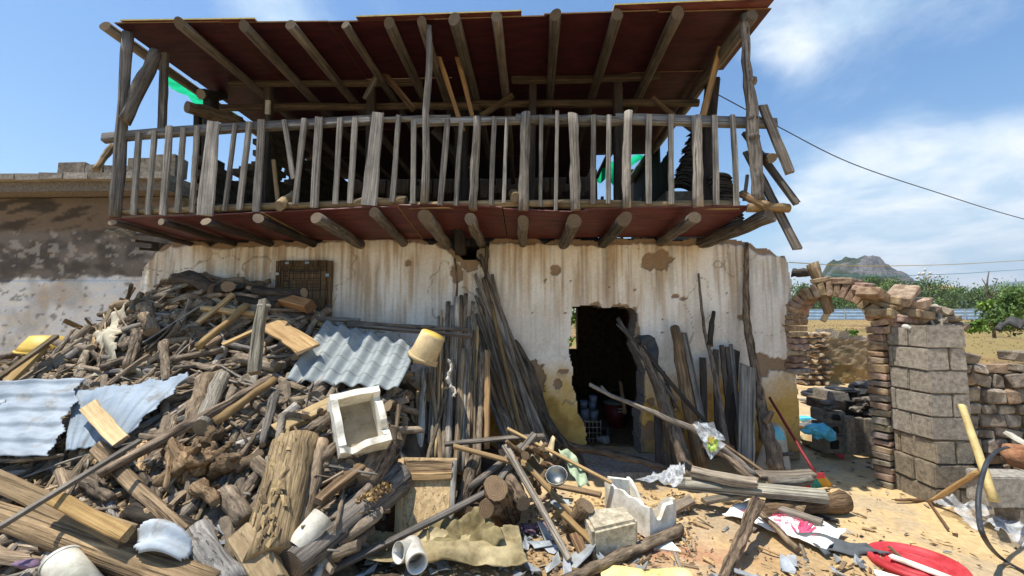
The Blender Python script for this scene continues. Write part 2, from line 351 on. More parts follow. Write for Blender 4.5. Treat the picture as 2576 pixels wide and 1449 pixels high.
def lathe(name, prof, mat, parent=None, m=None, n=24, color=None, smooth=True, arc=6.28319, dent=0.0, seed=0):
    rg = random.Random(seed); v = []; f = []; k = len(prof); full = arc > 6.28; nn = n if full else n + 1; ph = rg.uniform(0, 6)
    for j in range(nn):
        a = arc * j / n; d = 1 + dent * math.sin(2 * a + ph) + dent * .6 * math.sin(5 * a + ph * 2)
        for r, z in prof: v.append((r * d * math.cos(a), r * d * math.sin(a), z))
    for j in range(n):
        b = (j + 1) % nn
        for i in range(k - 1): f.append((j * k + i, b * k + i, b * k + i + 1, j * k + i + 1))
    return link(name, mesh(name, v, f, mat, None, smooth), parent, m, color)
def sheet(name, corners, nu, nv, mat, parent=None, color=None, off=None, keep=None, thick=.004, smooth=True, attr=None):
    """bilinear patch between four world corners (p00,p10,p11,p01) pushed along its normal by off(u,v)"""
    a, b, c, d = [Vector(p) for p in corners]; nrm = ((b - a).cross(d - a)).normalized(); o0 = (a + b + c + d) / 4
    v = []; idx = {}; f = []
    g = [[None] * (nv + 1) for _ in range(nu + 1)]
    for i in range(nu + 1):
        for j in range(nv + 1):
            u, w_ = i / nu, j / nv; p = a * (1 - u) * (1 - w_) + b * u * (1 - w_) + c * u * w_ + d * (1 - u) * w_
            if off: 
                q = off(u, w_); p = p + (nrm * q if isinstance(q, (int, float)) else q)
            g[i][j] = len(v); v.append(p - o0)
    for i in range(nu):
        for j in range(nv):
            if keep and not keep((i + .5) / nu, (j + .5) / nv): continue
            f.append((g[i][j], g[i + 1][j], g[i + 1][j + 1], g[i][j + 1]))
    me = mesh(name, v, f, mat, None, smooth)
    bm = bmesh.new(); bm.from_mesh(me)
    loose = [x for x in bm.verts if not x.link_faces]; bmesh.ops.delete(bm, geom=loose, context='VERTS')
    if thick: bmesh.ops.solidify(bm, geom=bm.faces[:], thickness=thick)
    bm.to_mesh(me); bm.free()
    if smooth: me.polygons.foreach_set('use_smooth', [True] * len(me.polygons))
    return link(name, me, parent, Matrix.Translation(o0), color)
def blob(name, c, r, mat, parent=None, seed=0, rough=.25, sub=2, color=None, rot=None, fl=0.0, freq=1.6):
    bm = bmesh.new(); bmesh.ops.create_icosphere(bm, subdivisions=sub, radius=1); s = Vector((seed * 3.7, seed * 1.3, seed * 2.1))
    for x in bm.verts:
        d = 1 + rough * (mnoise.noise(x.co * freq + s) + .5 * mnoise.noise(x.co * freq * 2.3 + s)); x.co = Vector((x.co.x * r[0], x.co.y * r[1], x.co.z * r[2])) * d
    me = bpy.data.meshes.new(name); bm.to_mesh(me); bm.free(); me.materials.append(M[mat]); 
    if fl == 0: me.polygons.foreach_set('use_smooth', [True] * len(me.polygons))
    m = Matrix.Translation(c) @ (Euler(rot).to_matrix().to_4x4() if rot else Matrix()); return link(name, me, parent, m, color)
def grid_wall(name, o, ux, uy, nrm, w_, h_, step, keep, colr, disp, thick, mats, parent=None):
    """fine grid wall: colours and relief computed per vertex, cells outside keep() dropped, sides extruded back"""
    nx = int(w_ / step); nz = int(h_ / step); X, Z = np.meshgrid(np.linspace(0, w_, nx + 1), np.linspace(0, h_, nz + 1), indexing='ij')
    c = colr(X, Z); dd = disp(X, Z); ux = np.array(ux); uy = np.array(uy); nn = np.array(nrm)
    pos = X[..., None] * ux + Z[..., None] * uy + dd[..., None] * nn
    k = keep((X[:-1, :-1] + X[1:, 1:]) / 2, (Z[:-1, :-1] + Z[1:, 1:]) / 2)
    I = np.arange((nx + 1) * (nz + 1)).reshape(nx + 1, nz + 1)
    q = np.stack([I[:-1, :-1], I[1:, :-1], I[1:, 1:], I[:-1, 1:]], -1)[k]
    e = np.concatenate([q[:, [0, 1]], q[:, [1, 2]], q[:, [2, 3]], q[:, [3, 0]]]); key = np.sort(e, 1); u, inv, cnt = np.unique(key, axis=0, return_inverse=True, return_counts=True)
    be = e[cnt[inv.ravel()] == 1]; bv = np.unique(be); N0 = pos.size // 3; mp = {int(b): N0 + i for i, b in enumerate(bv)}
    vv = np.concatenate([pos.reshape(-1, 3), pos.reshape(-1, 3)[bv] - nn * thick]); cc = np.concatenate([c.reshape(-1, 3), c.reshape(-1, 3)[bv]])
    sf = [(int(b), int(a), mp[int(a)], mp[int(b)]) for a, b in be]; fs = [tuple(map(int, r)) for r in q] + sf
    used = np.unique(np.array(fs)); rem = -np.ones(len(vv), int); rem[used] = np.arange(len(used))
    fs = rem[np.array(fs)].tolist(); vv = vv[used]; cc = cc[used]
    me = mesh(name, vv.tolist(), fs, mats, [0] * len(q) + [len(mats) - 1] * len(sf))
    at = me.color_attributes.new('col', 'FLOAT_COLOR', 'POINT'); at.data.foreach_set('color', np.hstack([cc, np.ones((len(cc), 1))]).ravel())
    return link(name, me, parent, Matrix.Translation(o))
def set_col(me, cc):
    at = me.color_attributes.new('col', 'FLOAT_COLOR', 'POINT'); at.data.foreach_set('color', np.hstack([cc, np.ones((len(cc), 1))]).ravel())
L3 = lambda *c: np.array(lin(*c)[:3])
def mixc(a, b, t): return a + (b - a) * t[..., None]
class Acc:
    """gathers many small pieces into one mesh"""
    def __init__(s): s.v = []; s.f = []; s.c = []
    def add(s, v, f, m=None, col=(.5, .5, .5)):
        b = len(s.v); s.v += [tuple(m @ Vector(p)) if m is not None else tuple(p) for p in v]; s.f += [tuple(b + i for i in q) for q in f]; s.c += [col] * len(v)
    def build(s, name, mat, parent=None):
        me = mesh(name, s.v, s.f, mat); set_col(me, np.array(s.c)); return link(name, me, parent)
# ================================================================== ground
def terrain(x, y):
    h = 1.0 * sstep(11.5, 24, y) + .25 * sstep(24, 80, y)
    return h + .05 * (fbm(x * .4, y * .4, 3, 5) - .5) * sstep(5, 12, y)
def build_ground():
    xs = np.concatenate([[-6000, -1500, -400, -120, -40, -15], np.arange(-8, 9.01, .05), np.arange(9.5, 26, .5), [32, 45, 70, 120, 300, 900, 2500, 6000]])
    ys = np.concatenate([[-200, -30, -6], np.arange(-1, 1.5, .25), np.arange(1.5, 9.01, .05), np.arange(9.25, 28, .25), [32, 40, 55, 80, 120, 300, 900, 2500, 7000]])
    X, Y = np.meshgrid(xs, ys, indexing='ij'); near = (np.abs(X) < 9) & (Y > 1) & (Y < 9)
    Z = terrain(X, Y) + np.where(near, .05 * (fbm(X * 2.2, Y * 2.2, 4, 1) - .5) + .014 * (fbm(X * 14, Y * 14, 3, 2) - .5), 0)
    sand = L3(210, 181, 133); dark = L3(168, 138, 98); grey = L3(168, 156, 138); red = L3(190, 128, 92); field = L3(158, 130, 84); grass = L3(142, 124, 78)
    c = mixc(sand * np.ones(X.shape + (3,)), dark, sstep(.45, .75, fbm(X * 1.7, Y * 1.7, 5, 7)) * .75)
    c = mixc(c, grey, sstep(.5, .7, fbm(X * 3.1 + 9, Y * 3.1, 4, 8)) * .5)
    rx = np.exp(-(((X - 1.05) / .45) ** 2 + ((Y - 3.05) / .22) ** 2)); c = mixc(c, red, np.clip(rx * 1.4 * fbm(X * 6, Y * 6, 3, 4), 0, 1) * .8)
    dk = sstep(1.5, .2, X) * sstep(3.9, 2.4, Y); c = mixc(c, L3(128, 108, 80), dk * fbm(X * 5, Y * 5, 4, 9) * .9)
    up = sstep(10.5, 13, Y); fc = mixc(mixc(field * np.ones(X.shape + (3,)), grass, sstep(.42, .62, fbm(X * .35, Y * .35, 5, 3))), L3(112, 92, 62), sstep(.45, .65, fbm(X * 1.1, Y * .8, 5, 33)) * .8); c = mixc(c, fc, up)
    n0, n1 = X.shape; I = np.arange(n0 * n1).reshape(n0, n1); q = np.stack([I[:-1, :-1], I[1:, :-1], I[1:, 1:], I[:-1, 1:]], -1).reshape(-1, 4)
    me = mesh('ground', np.stack([X, Y, Z], -1).reshape(-1, 3).tolist(), q.tolist(), 'earth', None, True); set_col(me, c.reshape(-1, 3))
    tag(link('ground', me), kind='structure')
build_ground()
# ================================================================== the house
XL, XR = P(352, 700, 5).x, P(2008, 1000, 5).x          # ends of the front wall
house = thing('farm_house', 'derelict plastered mud house with log balcony under a maroon plywood roof', 'house', (0, 5, 0))
def front_wall():
    Wd, Hd = XR - XL, 2.9; o = Vector((XL, 5.0, 0))
    def tox(px): return P(px, 700, 5).x - XL
    def toz(px, py): return P(px, py, 5).z
    rim = [(352, 700), (356, 668), (372, 645), (392, 622), (425, 612), (470, 606), (560, 612), (660, 604), (760, 610), (850, 592), (960, 590), (1060, 600), (1120, 612), (1146, 640), (1160, 652), (1200, 650), (1222, 622), (1232, 602), (1300, 600), (1400, 602), (1500, 605), (1600, 598), (1700, 604), (1800, 600), (1850, 600), (1888, 606), (1912, 624), (1960, 632), (1982, 640), (2012, 650)]
    rx = np.array([tox(a) for a, b in rim]); rz = np.array([toz(a, b) for a, b in rim])
    door_l = np.array([(1150, 1468), (1110, 1467), (1060, 1462), (1020, 1452), (980, 1440), (940, 1436), (880, 1434), (850, 1433), (820, 1433), (790, 1434), (772, 1442)])
    door_r = np.array([(1150, 1606), (1110, 1600), (1060, 1606), (1020, 1610), (980, 1612), (930, 1614), (900, 1606), (870, 1596), (830, 1600), (800, 1604), (780, 1600)])
    lz = np.array([toz(1450, y) for y, x in door_l]); lx = np.array([tox(x) for y, x in door_l]); rz2 = np.array([toz(1600, y) for y, x in door_r]); rx2 = np.array([tox(x) for y, x in door_r])
    topz = toz(1520, 772)
    spots = [(1655, 655, 34, 24), (1668, 640, 16, 16), (1632, 668, 18, 12), (1025, 661, 9, 9), (1398, 680, 12, 13), (1345, 940, 24, 26), (1350, 975, 18, 22), (1410, 935, 14, 6), (1402, 965, 12, 12), (1940, 915, 40, 14), (1905, 935, 18, 14), (1700, 745, 10, 6), (1715, 752, 9, 5), (1862, 800, 9, 6), (1905, 905, 22, 14), (1330, 930, 12, 10), (1990, 790, 18, 26), (2000, 850, 12, 60), (1988, 905, 10, 20), (1630, 1010, 8, 8), (1300, 1085, 26, 10), (1985, 820, 16, 30), (1640, 1085, 60, 22), (1150, 690, 16, 30), (1185, 665, 26, 22), (1215, 640, 14, 16), (1560, 770, 16, 5), (1500, 768, 10, 8)]
    def patch(X, Z):
        t = np.zeros_like(X); n = (fbm(X * 9, Z * 9, 4, 21) - .5) * 1.1; n2 = (fbm(X * 30, Z * 30, 3, 22) - .5) * .5
        for (px, py, a, b) in spots:
            d = np.sqrt(((X - tox(px)) / (a / 208)) ** 2 + ((Z - toz(px, py)) / (b / 208)) ** 2); t = np.maximum(t, sstep(1.02, .98, d + n * 1.3 + n2 * 1.2))
        ch = fbm(X * 13 + 3, Z * 13, 3, 31); t = np.maximum(t, sstep(.86, .87, ch) * (Z < 2.2))
        t = np.maximum(t, sstep(.03, .0, Z - .16 * fbm(X * 2.5, Z * 2 + 4, 3, 17) + .02))
        t = np.maximum(t, sstep(.075, .05, np.interp(X, rx, rz) - Z + .08 * (fbm(X * 11, Z * 11, 3, 41) - .5)))
        ex = (X - np.interp(Z, rz2, rx2)); t = np.maximum(t, sstep(.0, -.01, ex - .012 - .1 * (fbm(X * 5 + 2, Z * 5, 3, 43) - .45)) * (ex > -.05) * (Z < topz))
        return t
    def keep(X, Z):
        k = Z < np.interp(X, rx, rz) + .05 * (fbm(X * 7, X * 0 + 1, 3, 3) - .5) - .05 * np.maximum(0, np.sin(X * 9)) ** 8
        ins = (X > np.interp(Z, lz, lx) + .09 * (fbm(X * 0, Z * 6, 4, 5) - .5)) & (X < np.interp(Z, rz2, rx2) + .09 * (fbm(X * 0 + 3, Z * 6, 4, 6) - .5)) & (Z < topz + .09 * (fbm(X * 5, X * 0, 4, 8) - .5))
        edge = np.interp(Z, [0, .8, 1.2, 1.5, 2, 3], [Wd, Wd - .01, Wd - .03, Wd - .07, Wd - .02, Wd - .12]); edge = edge + .03 * (fbm(Z * 9, Z * 0, 3, 9) - .5)
        le = np.interp(Z, [0, 1.8, 2.2, 2.35, 2.5], [0, 0, .03, .09, .2])
        return k & ~ins & (X < edge) & (X > le)
    def colr(X, Z):
        white = L3(240, 236, 226); ochre = L3(212, 170, 84); tan = L3(214, 194, 166); brown = L3(152, 122, 88); mud = L3(146, 122, 96); soot = L3(120, 106, 88)
        c = np.ones(X.shape + (3,)) * white
        c = mixc(c, L3(218, 211, 198), sstep(.42, .68, fbm(X * 2.2, Z * 1.4, 5, 2)) * .75)
        st = .5 * fbm(X * 4.3 + .8 * fbm(X * 3, Z * 3, 3, 91), Z * 1.1, 5, 11) + .5 * fbm(X * 16, Z * 2.0, 4, 92); st2 = fbm(X * 42, Z * 1.4, 3, 12); drop = sstep(1.15, 2.45, Z + .6 * (fbm(X * 3, Z * .3, 3, 14) - .5))
        c = mixc(c, tan, sstep(.42, .72, st) * (.2 + .65 * drop)); c = mixc(c, brown, sstep(.47, .70, st2 * .6 + st * .45) * (.14 + .5 * drop)); c = mixc(c, tan, .2 * sstep(1.9, 2.6, Z))
        c = mixc(c, L3(118, 112, 100), sstep(.6, .78, fbm(X * 22 + 5, Z * .9, 3, 15)) * .4 * drop)
        c = mixc(c, L3(178, 162, 136), sstep(.55, .75, fbm(X * 26, Z * 26, 3, 16)) * .5 * sstep(1.6, .8, Z))
        oc = sstep(1.15, .62, Z + .5 * (fbm(X * 3.2, Z * 3.2, 5, 13) - .5)); c = mixc(c, ochre, oc * .95)
        c = mixc(c, L3(150, 112, 52), oc * sstep(.5, .75, fbm(X * 7, Z * 5, 4, 18)) * .6); c = mixc(c, soot, sstep(.5, .15, Z) * fbm(X * 4, Z * 4, 3, 19) * .7)
        cr = np.abs(fbm(X * 1.3, Z * 1.1, 4, 51) - .5); c = mixc(c, L3(110, 92, 74), sstep(.006, .0, cr) * .7)
        return mixc(c, mud * np.ones(3), patch(X, Z) * .95) * (.93 + .14 * fbm(X * 50, Z * 50, 2, 61))[..., None]
    def disp(X, Z): return .03 * (fbm(X * 1.2, Z * 1.2, 3, 71) - .5) + .008 * fbm(X * 18, Z * 18, 3, 72) - .022 * patch(X, Z)
    grid_wall('front_wall', o, (1, 0, 0), (0, 0, 1), (0, -1, 0), Wd, Hd, .0155, keep, colr, disp, .36, ['plaster', 'jamb'], house)
front_wall()
# inner box of the ground floor and attic
def slab(name, lo, hi, mat, parent=house, color=None): return box(name, lo, hi, mat, parent, color)
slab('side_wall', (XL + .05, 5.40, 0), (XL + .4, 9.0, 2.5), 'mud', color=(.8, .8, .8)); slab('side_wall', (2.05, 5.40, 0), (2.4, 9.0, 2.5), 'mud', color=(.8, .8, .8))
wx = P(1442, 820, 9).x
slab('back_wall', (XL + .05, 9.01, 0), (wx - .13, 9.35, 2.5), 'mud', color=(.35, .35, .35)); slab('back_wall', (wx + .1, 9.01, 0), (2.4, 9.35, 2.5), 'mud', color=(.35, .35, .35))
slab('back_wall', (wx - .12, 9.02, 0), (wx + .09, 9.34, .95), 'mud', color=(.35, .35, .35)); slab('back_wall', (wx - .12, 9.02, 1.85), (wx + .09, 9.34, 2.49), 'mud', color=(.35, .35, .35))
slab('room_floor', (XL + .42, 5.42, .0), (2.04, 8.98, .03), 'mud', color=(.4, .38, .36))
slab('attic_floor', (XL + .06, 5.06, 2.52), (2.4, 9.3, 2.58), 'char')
# balcony floor panels (front edge follows the sagging line read off the photograph)
YB = 4.02
edge = [(268, 549), (520, 539), (760, 528), (935, 518), (1130, 516), (1440, 531), (1480, 527), (1700, 521), (1893, 519)]
def ez(px): return float(np.interp(px, [a for a, b in edge], [P(a, b, YB).z for a, b in edge]))
for a, b in [(268, 660), (664, 1000), (985, 1262), (1266, 1478), (1472, 1893)]:
    p = P(a, 540, YB); q = P(b, 540, YB); up = .012 if a in (985, 1472) else 0; k = 6; v = []; f = []
    for i in range(k + 1):
        t = i / k; x = p.x + (q.x - p.x) * t; z = ez(a + (b - a) * t) + up
        v += [(x, YB + random.uniform(-.01, .01), z - .012), (x, 5.02, 2.60 + up), (x, 5.02, 2.612 + up), (x, YB, z)]
    for i in range(k):
        for j in range(4): n2 = (j + 1) % 4; f.append((i * 4 + j, i * 4 + 4 + j, i * 4 + 4 + n2, i * 4 + n2))
    f += [(0, 1, 2, 3), tuple(k * 4 + j for j in (3, 2, 1, 0))]
    link('floor_panel', mesh('floor_panel', v, f, ['ply', 'plyedge'], [0] * (len(f) - 2) + [1, 1]), house)
for (px, py, r, yy) in [(283, 560, 11, 4.0), (405, 558, 13, 3.98), (518, 557, 15, 3.98), (650, 549, 18, 3.94), (795, 547, 23, 3.92), (940, 534, 19, 3.95), (1070, 545, 25, 3.9), (1183, 550, 21, 3.95), (1316, 556, 20, 3.9), (1444, 555, 25, 3.88), (1572, 550, 24, 3.9), (1748, 546, 21, 3.94), (1938, 541, 27, 3.96)]:
    a = P(px, py, yy); R_ = pr(r * .72, yy); b = Vector((a.x + random.uniform(-.02, .02), 5.22, min(a.z - .02, 2.585 - R_)))
    if px == 1938: b.x -= .25
    pole('joist', [a, b], [R_, R_ * .95], 'wood' if px > 700 else 'char', house, (.62, .57, .52) if px > 700 else (1.2, 1.15, 1.1), n=14, rough=.06, skew=.5)
pole('beam', [P(1150, 572, 4.75), P(1160, 640, 4.95)], .07, 'char', house); pole('beam', [P(1215, 640, 4.93), Vector((P(1215, 640, 5).x, 5.3, 2.35))], .08, 'char', house)
for (a, b, wd) in [((330, 585), (500, 600), .16), ((335, 605), (395, 612), .14), ((345, 625), (400, 628), .10)]:
    plank('eave_board', P(*a, 4.85), P(*b, 5.05), wd, .03, 'char', house, ref=(0, -.3, 1))
sheet('tin_scrap', [P(262, 582, 4.2), P(330, 575, 4.2), P(345, 590, 4.7), P(290, 595, 4.7)], 8, 4, 'zinc', house, (.7, .65, .6), off=lambda u, v: .015 * math.sin(u * 14))
# posts, rails and balusters
def hpole(name, a, b, wpx, Y, mat='wood', col=None, Y1=None, mid=None, **k):
    Y1 = Y if Y1 is None else Y1; pts = [P(a[0], a[1], Y)] + ([P(*mid)] if mid else []) + [P(b[0], b[1], Y1)]
    ws = wpx if isinstance(wpx, (list, tuple)) else [wpx] * 2; return pole(name, pts, [pr(ws[0] / 2, Y), pr(ws[-1] / 2, Y1)], mat, house, col, **k)
def hplank(name, a, b, wpx, Y, t=.03, mat='wood', col=None, Y1=None, w1=None, **k):
    Y1 = Y if Y1 is None else Y1; return plank(name, P(a[0], a[1], Y), P(b[0], b[1], Y1), pr(wpx, Y), t, mat, house, col, w1=None if w1 is None else pr(w1, Y1), **k)
hpole('post', (323, 84), (289, 548), (24, 28), 4.03, 'wood', (.8, .79, .78))
hpole('brace', (393, 132), (311, 305), 30, 4.12, 'wood', (.68, .64, .6), Y1=3.98)
hplank('stud', (414, 135), (407, 326), 19, 4.35, .05, 'wood', (.6, .58, .55))
hpole('post', (1079, 66), (1067, 512), (15, 22), 3.98, 'wood', (.9, .88, .85), wob=.35)
hpole('post', (1874, 38), (1912, 506), (20, 30), 3.98, 'wood', (.72, .68, .64), mid=(1884, 240, 3.98), wob=.3, rough=.15, seg=16)
for (x, y) in [(1890, 205), (1893, 300), (1897, 345)]: blob('knot', P(x, y, 3.97), (.05, .045, .05), 'wood', house, seed=x, color=(.6, .55, .5))
hplank('handrail', (262, 349), (560, 324), 25, 4.07, .07); hplank('handrail', (556, 324), (945, 301), 25, 4.075, .06)
hpole('handrail', (935, 302), (1132, 297), 15, 4.1, 'wood', (1.05, 1, .92)); hplank('handrail', (1040, 309), (1312, 303), 20, 4.07, .05, col=(1.05, 1.02, .96)); hpole('handrail', (1300, 300), (1560, 304), 27, 4.09, 'wood', (1, .98, .92)); hplank('handrail', (1550, 299), (1952, 311), 27, 4.08, .06)
hpole('bottom_rail', (290, 534), (560, 525), 19, 4.09, 'fresh', (.78, .8, .8)); hpole('bottom_rail', (545, 524), (878, 515), 20, 4.1, 'fresh', (.7, .72, .72)); hpole('bottom_rail', (876, 513), (1022, 505), 24, 4.1, 'fresh', (.75, .74, .72))
hpole('bottom_rail', (1030, 516), (1400, 512), 19, 4.1, 'fresh', (.8, .8, .78)); hpole('bottom_rail', (1392, 513), (1856, 517), 23, 4.1, 'fresh', (.85, .84, .8)); hpole('bottom_rail', (1880, 522), (1984, 524), 22, 4.02, 'fresh', (.8, .74, .66))
hpole('loose_stake', (1862, 487), (1931, 521), (17, 22), 4.1, 'fresh', (.72, .62, .52), Y1=3.92)
BAL = [(350,333,335,541,13,0),(390,330,372,541,13,0),(427,318,410,541,17,0),(462,322,446,535,13,0),(497,318,482,535,12,0),(537,308,516,541,32,2),(592,312,565,530,11,0),(628,308,602,528,13,0),(658,303,645,532,19,0),(715,303,738,450,12,0),(766,300,742,515,13,0),(803,295,790,523,20,0),(856,297,843,515,13,0),(894,297,880,512,14,0),(951,282,928,514,30,2),(1003,290,987,510,13,0),(1041,305,1039,512,13,0),(1126,300,1107,516,14,0),(1161,305,1147,518,11,0),(1200,295,1190,527,20,1),(1244,295,1236,517,12,0),(1275,297,1267,512,9,0),(1322,283,1317,530,24,1),(1362,290,1360,520,10,0),(1402,280,1398,531,9,0),(1441,286,1449,531,24,1),(1493,290,1492,513,13,0),(1532,290,1530,513,12,0),(1580,280,1576,524,21,1),(1633,288,1632,512,14,0),(1688,290,1690,514,13,0),(1752,290,1756,521,23,1),(1797,290,1802,517,14,0),(1842,290,1852,518,12,0)]
for i, (a, b, c, d, wv, kd) in enumerate(BAL):
    g = random.uniform(1.0, 1.35); col = (g, g * .98, g * .94)
    if kd == 1: hpole('baluster', (a, b), (c, d), (wv, wv + 2), 4.02, 'wood', (g, g * .95, g * .88), wob=.1, n=10)
    elif kd == 2: hplank('baluster', (a, b), (c, d), wv, 4.02, .03, 'wood', col, w1=wv * 1.35)
    else: hplank('baluster', (a, b), (c, d), wv, 4.025, random.uniform(.025, .04), 'wood', col)
hplank('baluster', (688, 403), (699, 505), 9, 4.2, .03, 'fresh'); pole('loose_stub', [P(703, 520, 3.98), P(740, 490, 4.3)], [.055, .05], 'fresh', house, (.85, .82, .76))
pole('loose_stub', [P(1297, 497, 4.0), P(1290, 488, 4.4)], [.05, .05], 'fresh', house, (.8, .72, .6)); pole('loose_stub', [P(284, 366, 4.5), P(240, 428, 4.3)], [.035, .03], 'brown', house, (1.0, .9, .7), wob=.05)
# loose slats hanging off the right-hand end
for (a, b, wv, Y, Y1) in [((1918, 265), (1988, 436), 22, 4.05, 3.95), ((1874, 334), (2004, 512), 17, 4.25, 3.95), ((1878, 382), (2006, 626), 20, 4.3, 3.95)]:
    hplank('loose_slat', a, b, wv, Y, .035, 'wood', (.72, .64, .56), Y1=Y1)
pole('loose_stub', [P(1942, 398, 3.95), P(1898, 394, 4.3)], [.045, .05], 'brown', house, (.8, .8, .8)); hplank('loose_slat', (1872, 505), (1880, 440), 8, 4.2, .02, 'wood')
# attic columns, cross beams and braces
for (a, b, c, d, wv, Y) in [(677, 196, 664, 540, 20, 5.05), (935, 205, 930, 540, 21, 5.1), (1165, 200, 1163, 540, 34, 5.5), (1341, 186, 1335, 540, 19, 5.05), (1552, 188, 1556, 540, 22, 5.05), (1792, 200, 1776, 540, 30, 5.0), (532, 235, 524, 540, 28, 5.05), (499, 275, 494, 540, 16, 5.0)]:
    hplank('column', (a, b), (c, d), wv, Y, pr(wv, Y), 'char', (.75, .72, .7))
hplank('cross_beam', (580, 211), (1062, 208), 13, 4.98, .06, 'brown', (.42, .40, .38)); hplank('cross_beam', (1288, 201), (1658, 191), 16, 4.98, .07, 'brown', (.45, .42, .38))
hpole('tie_beam', (560, 271), (1205, 266), 19, 5.25, 'brown', (.38, .35, .32)); hpole('tie_beam', (1190, 262), (1756, 259), 20, 5.25, 'brown', (.4, .37, .34))
hplank('brace', (1100, 128), (1165, 330), 12, 4.55, .04, 'fresh', (.62, .52, .44), Y1=4.9); hplank('brace', (1146, 130), (1192, 310), 12, 4.55, .04, 'fresh', (.62, .52, .44), Y1=4.9)
hplank('brace', (1812, 118), (1768, 292), 16, 4.5, .04, 'fresh', (.55, .47, .4), Y1=4.7); hplank('brace', (948, 192), (918, 250), 14, 4.8, .03, 'wood', (.6, .57, .53)); hplank('brace', (965, 182), (1040, 275), 15, 4.9, .05, 'brown', (.5, .4, .34)); hplank('brace', (1640, 245), (1745, 330), 12, 5.2, .04, 'brown', (.5, .46, .42)); hplank('brace', (1290, 240), (1210, 292), 14, 5.2, .04, 'brown', (.5, .46, .42)); hplank('brace', (1090, 330), (1180, 420), 16, 5.6, .04, 'char')
box('switch_box', P(676, 272, 4.98) - Vector((.028, .03, .09)), P(676, 272, 4.98) + Vector((.028, .0, .09)), 'white', house, (.75, .72, .66))
# roof: rafters, plywood panels, right-hand verge
RZ = lambda x: float(np.interp(x, [P(262, 50, 3.92).x, P(900, 50, 3.92).x, P(1940, 20, 3.92).x], [P(262, 57, 3.92).z, P(900, 50, 3.92).z, P(1940, 17, 3.92).z]))
for (px, py, r, yy) in [(450, 70, 18, 3.86), (612, 76, 19, 3.9), (730, 74, 18, 3.9), (868, 72, 15, 3.92), (978, 68, 18, 3.9), (1060, 62, 16, 3.9), (1142, 66, 21, 3.86), (1250, 58, 18, 3.86), (1398, 58, 18, 3.86), (1554, 53, 18, 3.88), (1706, 58, 20, 3.88)]:
    a = P(px, py, yy); R_ = pr(r * .82, yy); a.z = RZ(a.x) - R_ - .004
    pole('rafter', [a, Vector((a.x + random.uniform(-.05, .05), 6.2, a.z + random.uniform(-.03, 0))), Vector((a.x, 8.8, a.z - .03))], [R_, R_ * .9, R_ * .8], 'wood', house, (.5, .46, .42), n=12, rough=.05, wob=.07, seg=10, skew=.4)
a = P(262, 66, 3.9); pole('rafter', [a, Vector((a.x + .02, 8.6, a.z - .05))], [pr(14, 3.9), .06], 'wood', house, (.75, .68, .6))
a = P(1893, 36, 3.9); pole('rafter', [a, Vector((a.x - .02, 8.6, a.z - .08))], [pr(17, 3.9), .07], 'wood', house, (.6, .54, .48))
x0, x1 = P(292, 60, 3.95).x, P(1938, 20, 3.95).x; rows = [(3.95, 4.975), (4.992, 6.4), (6.39, 7.6), (7.58, 8.8)]; ncol = 6
for ri, (ya, yb) in enumerate(rows):
    for ci in range(ncol):
        if ri > 0 and ci == ncol - 1 and ri < 3: pass
        xa = x0 + (x1 - x0) * ci / ncol; xb = x0 + (x1 - x0) * (ci + 1) / ncol + .02
        if ci == ncol - 1 and ri > 0: xb = P(1893, 36, 3.9).x + .05
        u = .006 * ((ci + ri) % 3) + .004 * ri; v = []
        y0_ = ya + (random.uniform(-.03, .02) if ri == 0 else random.uniform(-.02, .0))
        for (x, y) in ((xa, y0_), (xb, y0_), (xb, yb), (xa, yb)): v.append((x, y, RZ(x) + u))
        v += [(x, y, z + .013) for x, y, z in v]
        if ri == 3 and ci == 5: continue
        link('roof_panel', mesh('roof_panel', v, BOXF, ['ply', 'plyedge'], [0, 1, 1, 1, 1, 1]), house, color=(.42, .32, .42))
for (a, b, dz, ov) in [(895, 1312, .016, .03), (1545, 1945, .03, .06), (1545, 1760, .05, .0), (300, 640, .012, .02)]:
    xa, xb = P(a, 40, 3.9).x, P(b, 30, 3.9).x
    v = [(xa, 3.93 - ov, RZ(xa) + dz), (xb, 3.93 - ov * 1.3, RZ(xb) + dz), (xb - .02, 4.6, RZ(xb) + dz + .02), (xa, 4.6, RZ(xa) + dz + .02)]; v += [(x, y, z + .014) for x, y, z in v]
    link('roof_panel', mesh('roof_panel', v, BOXF, ['ply', 'plyedge'], [0, 1, 1, 1, 1, 1]), house)
# attic left gable of grey bricks, broken down at its front; each near brick is a piece
gx = -4.02; gb = Acc(); bv, bf = box_geo(-.11, .11, 0, .265, 0, .082); bme = None
def gable_top(y): return float(np.interp(y, [4.9, 5.2, 5.25, 5.5, 5.55, 5.75, 5.8, 6.0, 6.05, 9], [3.72, 3.72, 3.55, 3.5, 3.7, 3.75, 4.0, 4.05, 4.66, 4.66]))
hc = P(705, 415, 6.4); hy, hzz = 6.55, 4.02; cnt = 0
for r_ in range(24):
    z = 2.585 + r_ * .088; y = 4.98 - (.135 if r_ % 2 else 0)
    while y < 8.95:
        if z + .08 < gable_top(y + .13) and ((y + .13 - hy) / .2) ** 2 + ((z + .04 - hzz) / .26) ** 2 > 1 and not (7.3 < y < 7.5 and 3.6 < z < 3.9) and not (7.75 < y < 8.3 and 3.3 < z < 3.55) and not (6.95 < y < 7.2 and z > 4.1):
            j = random.uniform(-.012, .012)
            if y < 6.75 and cnt < 250:
                if bme is None: bme = mesh('brick', bv, bf, 'greybrick')
                link('brick', bme, house, Matrix.Translation((gx + j, y, z)), (.7, .68, .6) if random.random() < .5 else (.55, .54, .5)); cnt += 1
            else: gb.add(bv, bf, Matrix.Translation((gx + j, y, z)), tuple(L3(70, 64, 54) * random.uniform(.5, 1)))
        y += .273
tag(gb.build('gable_brickwork', 'tone', house), kind='stuff')
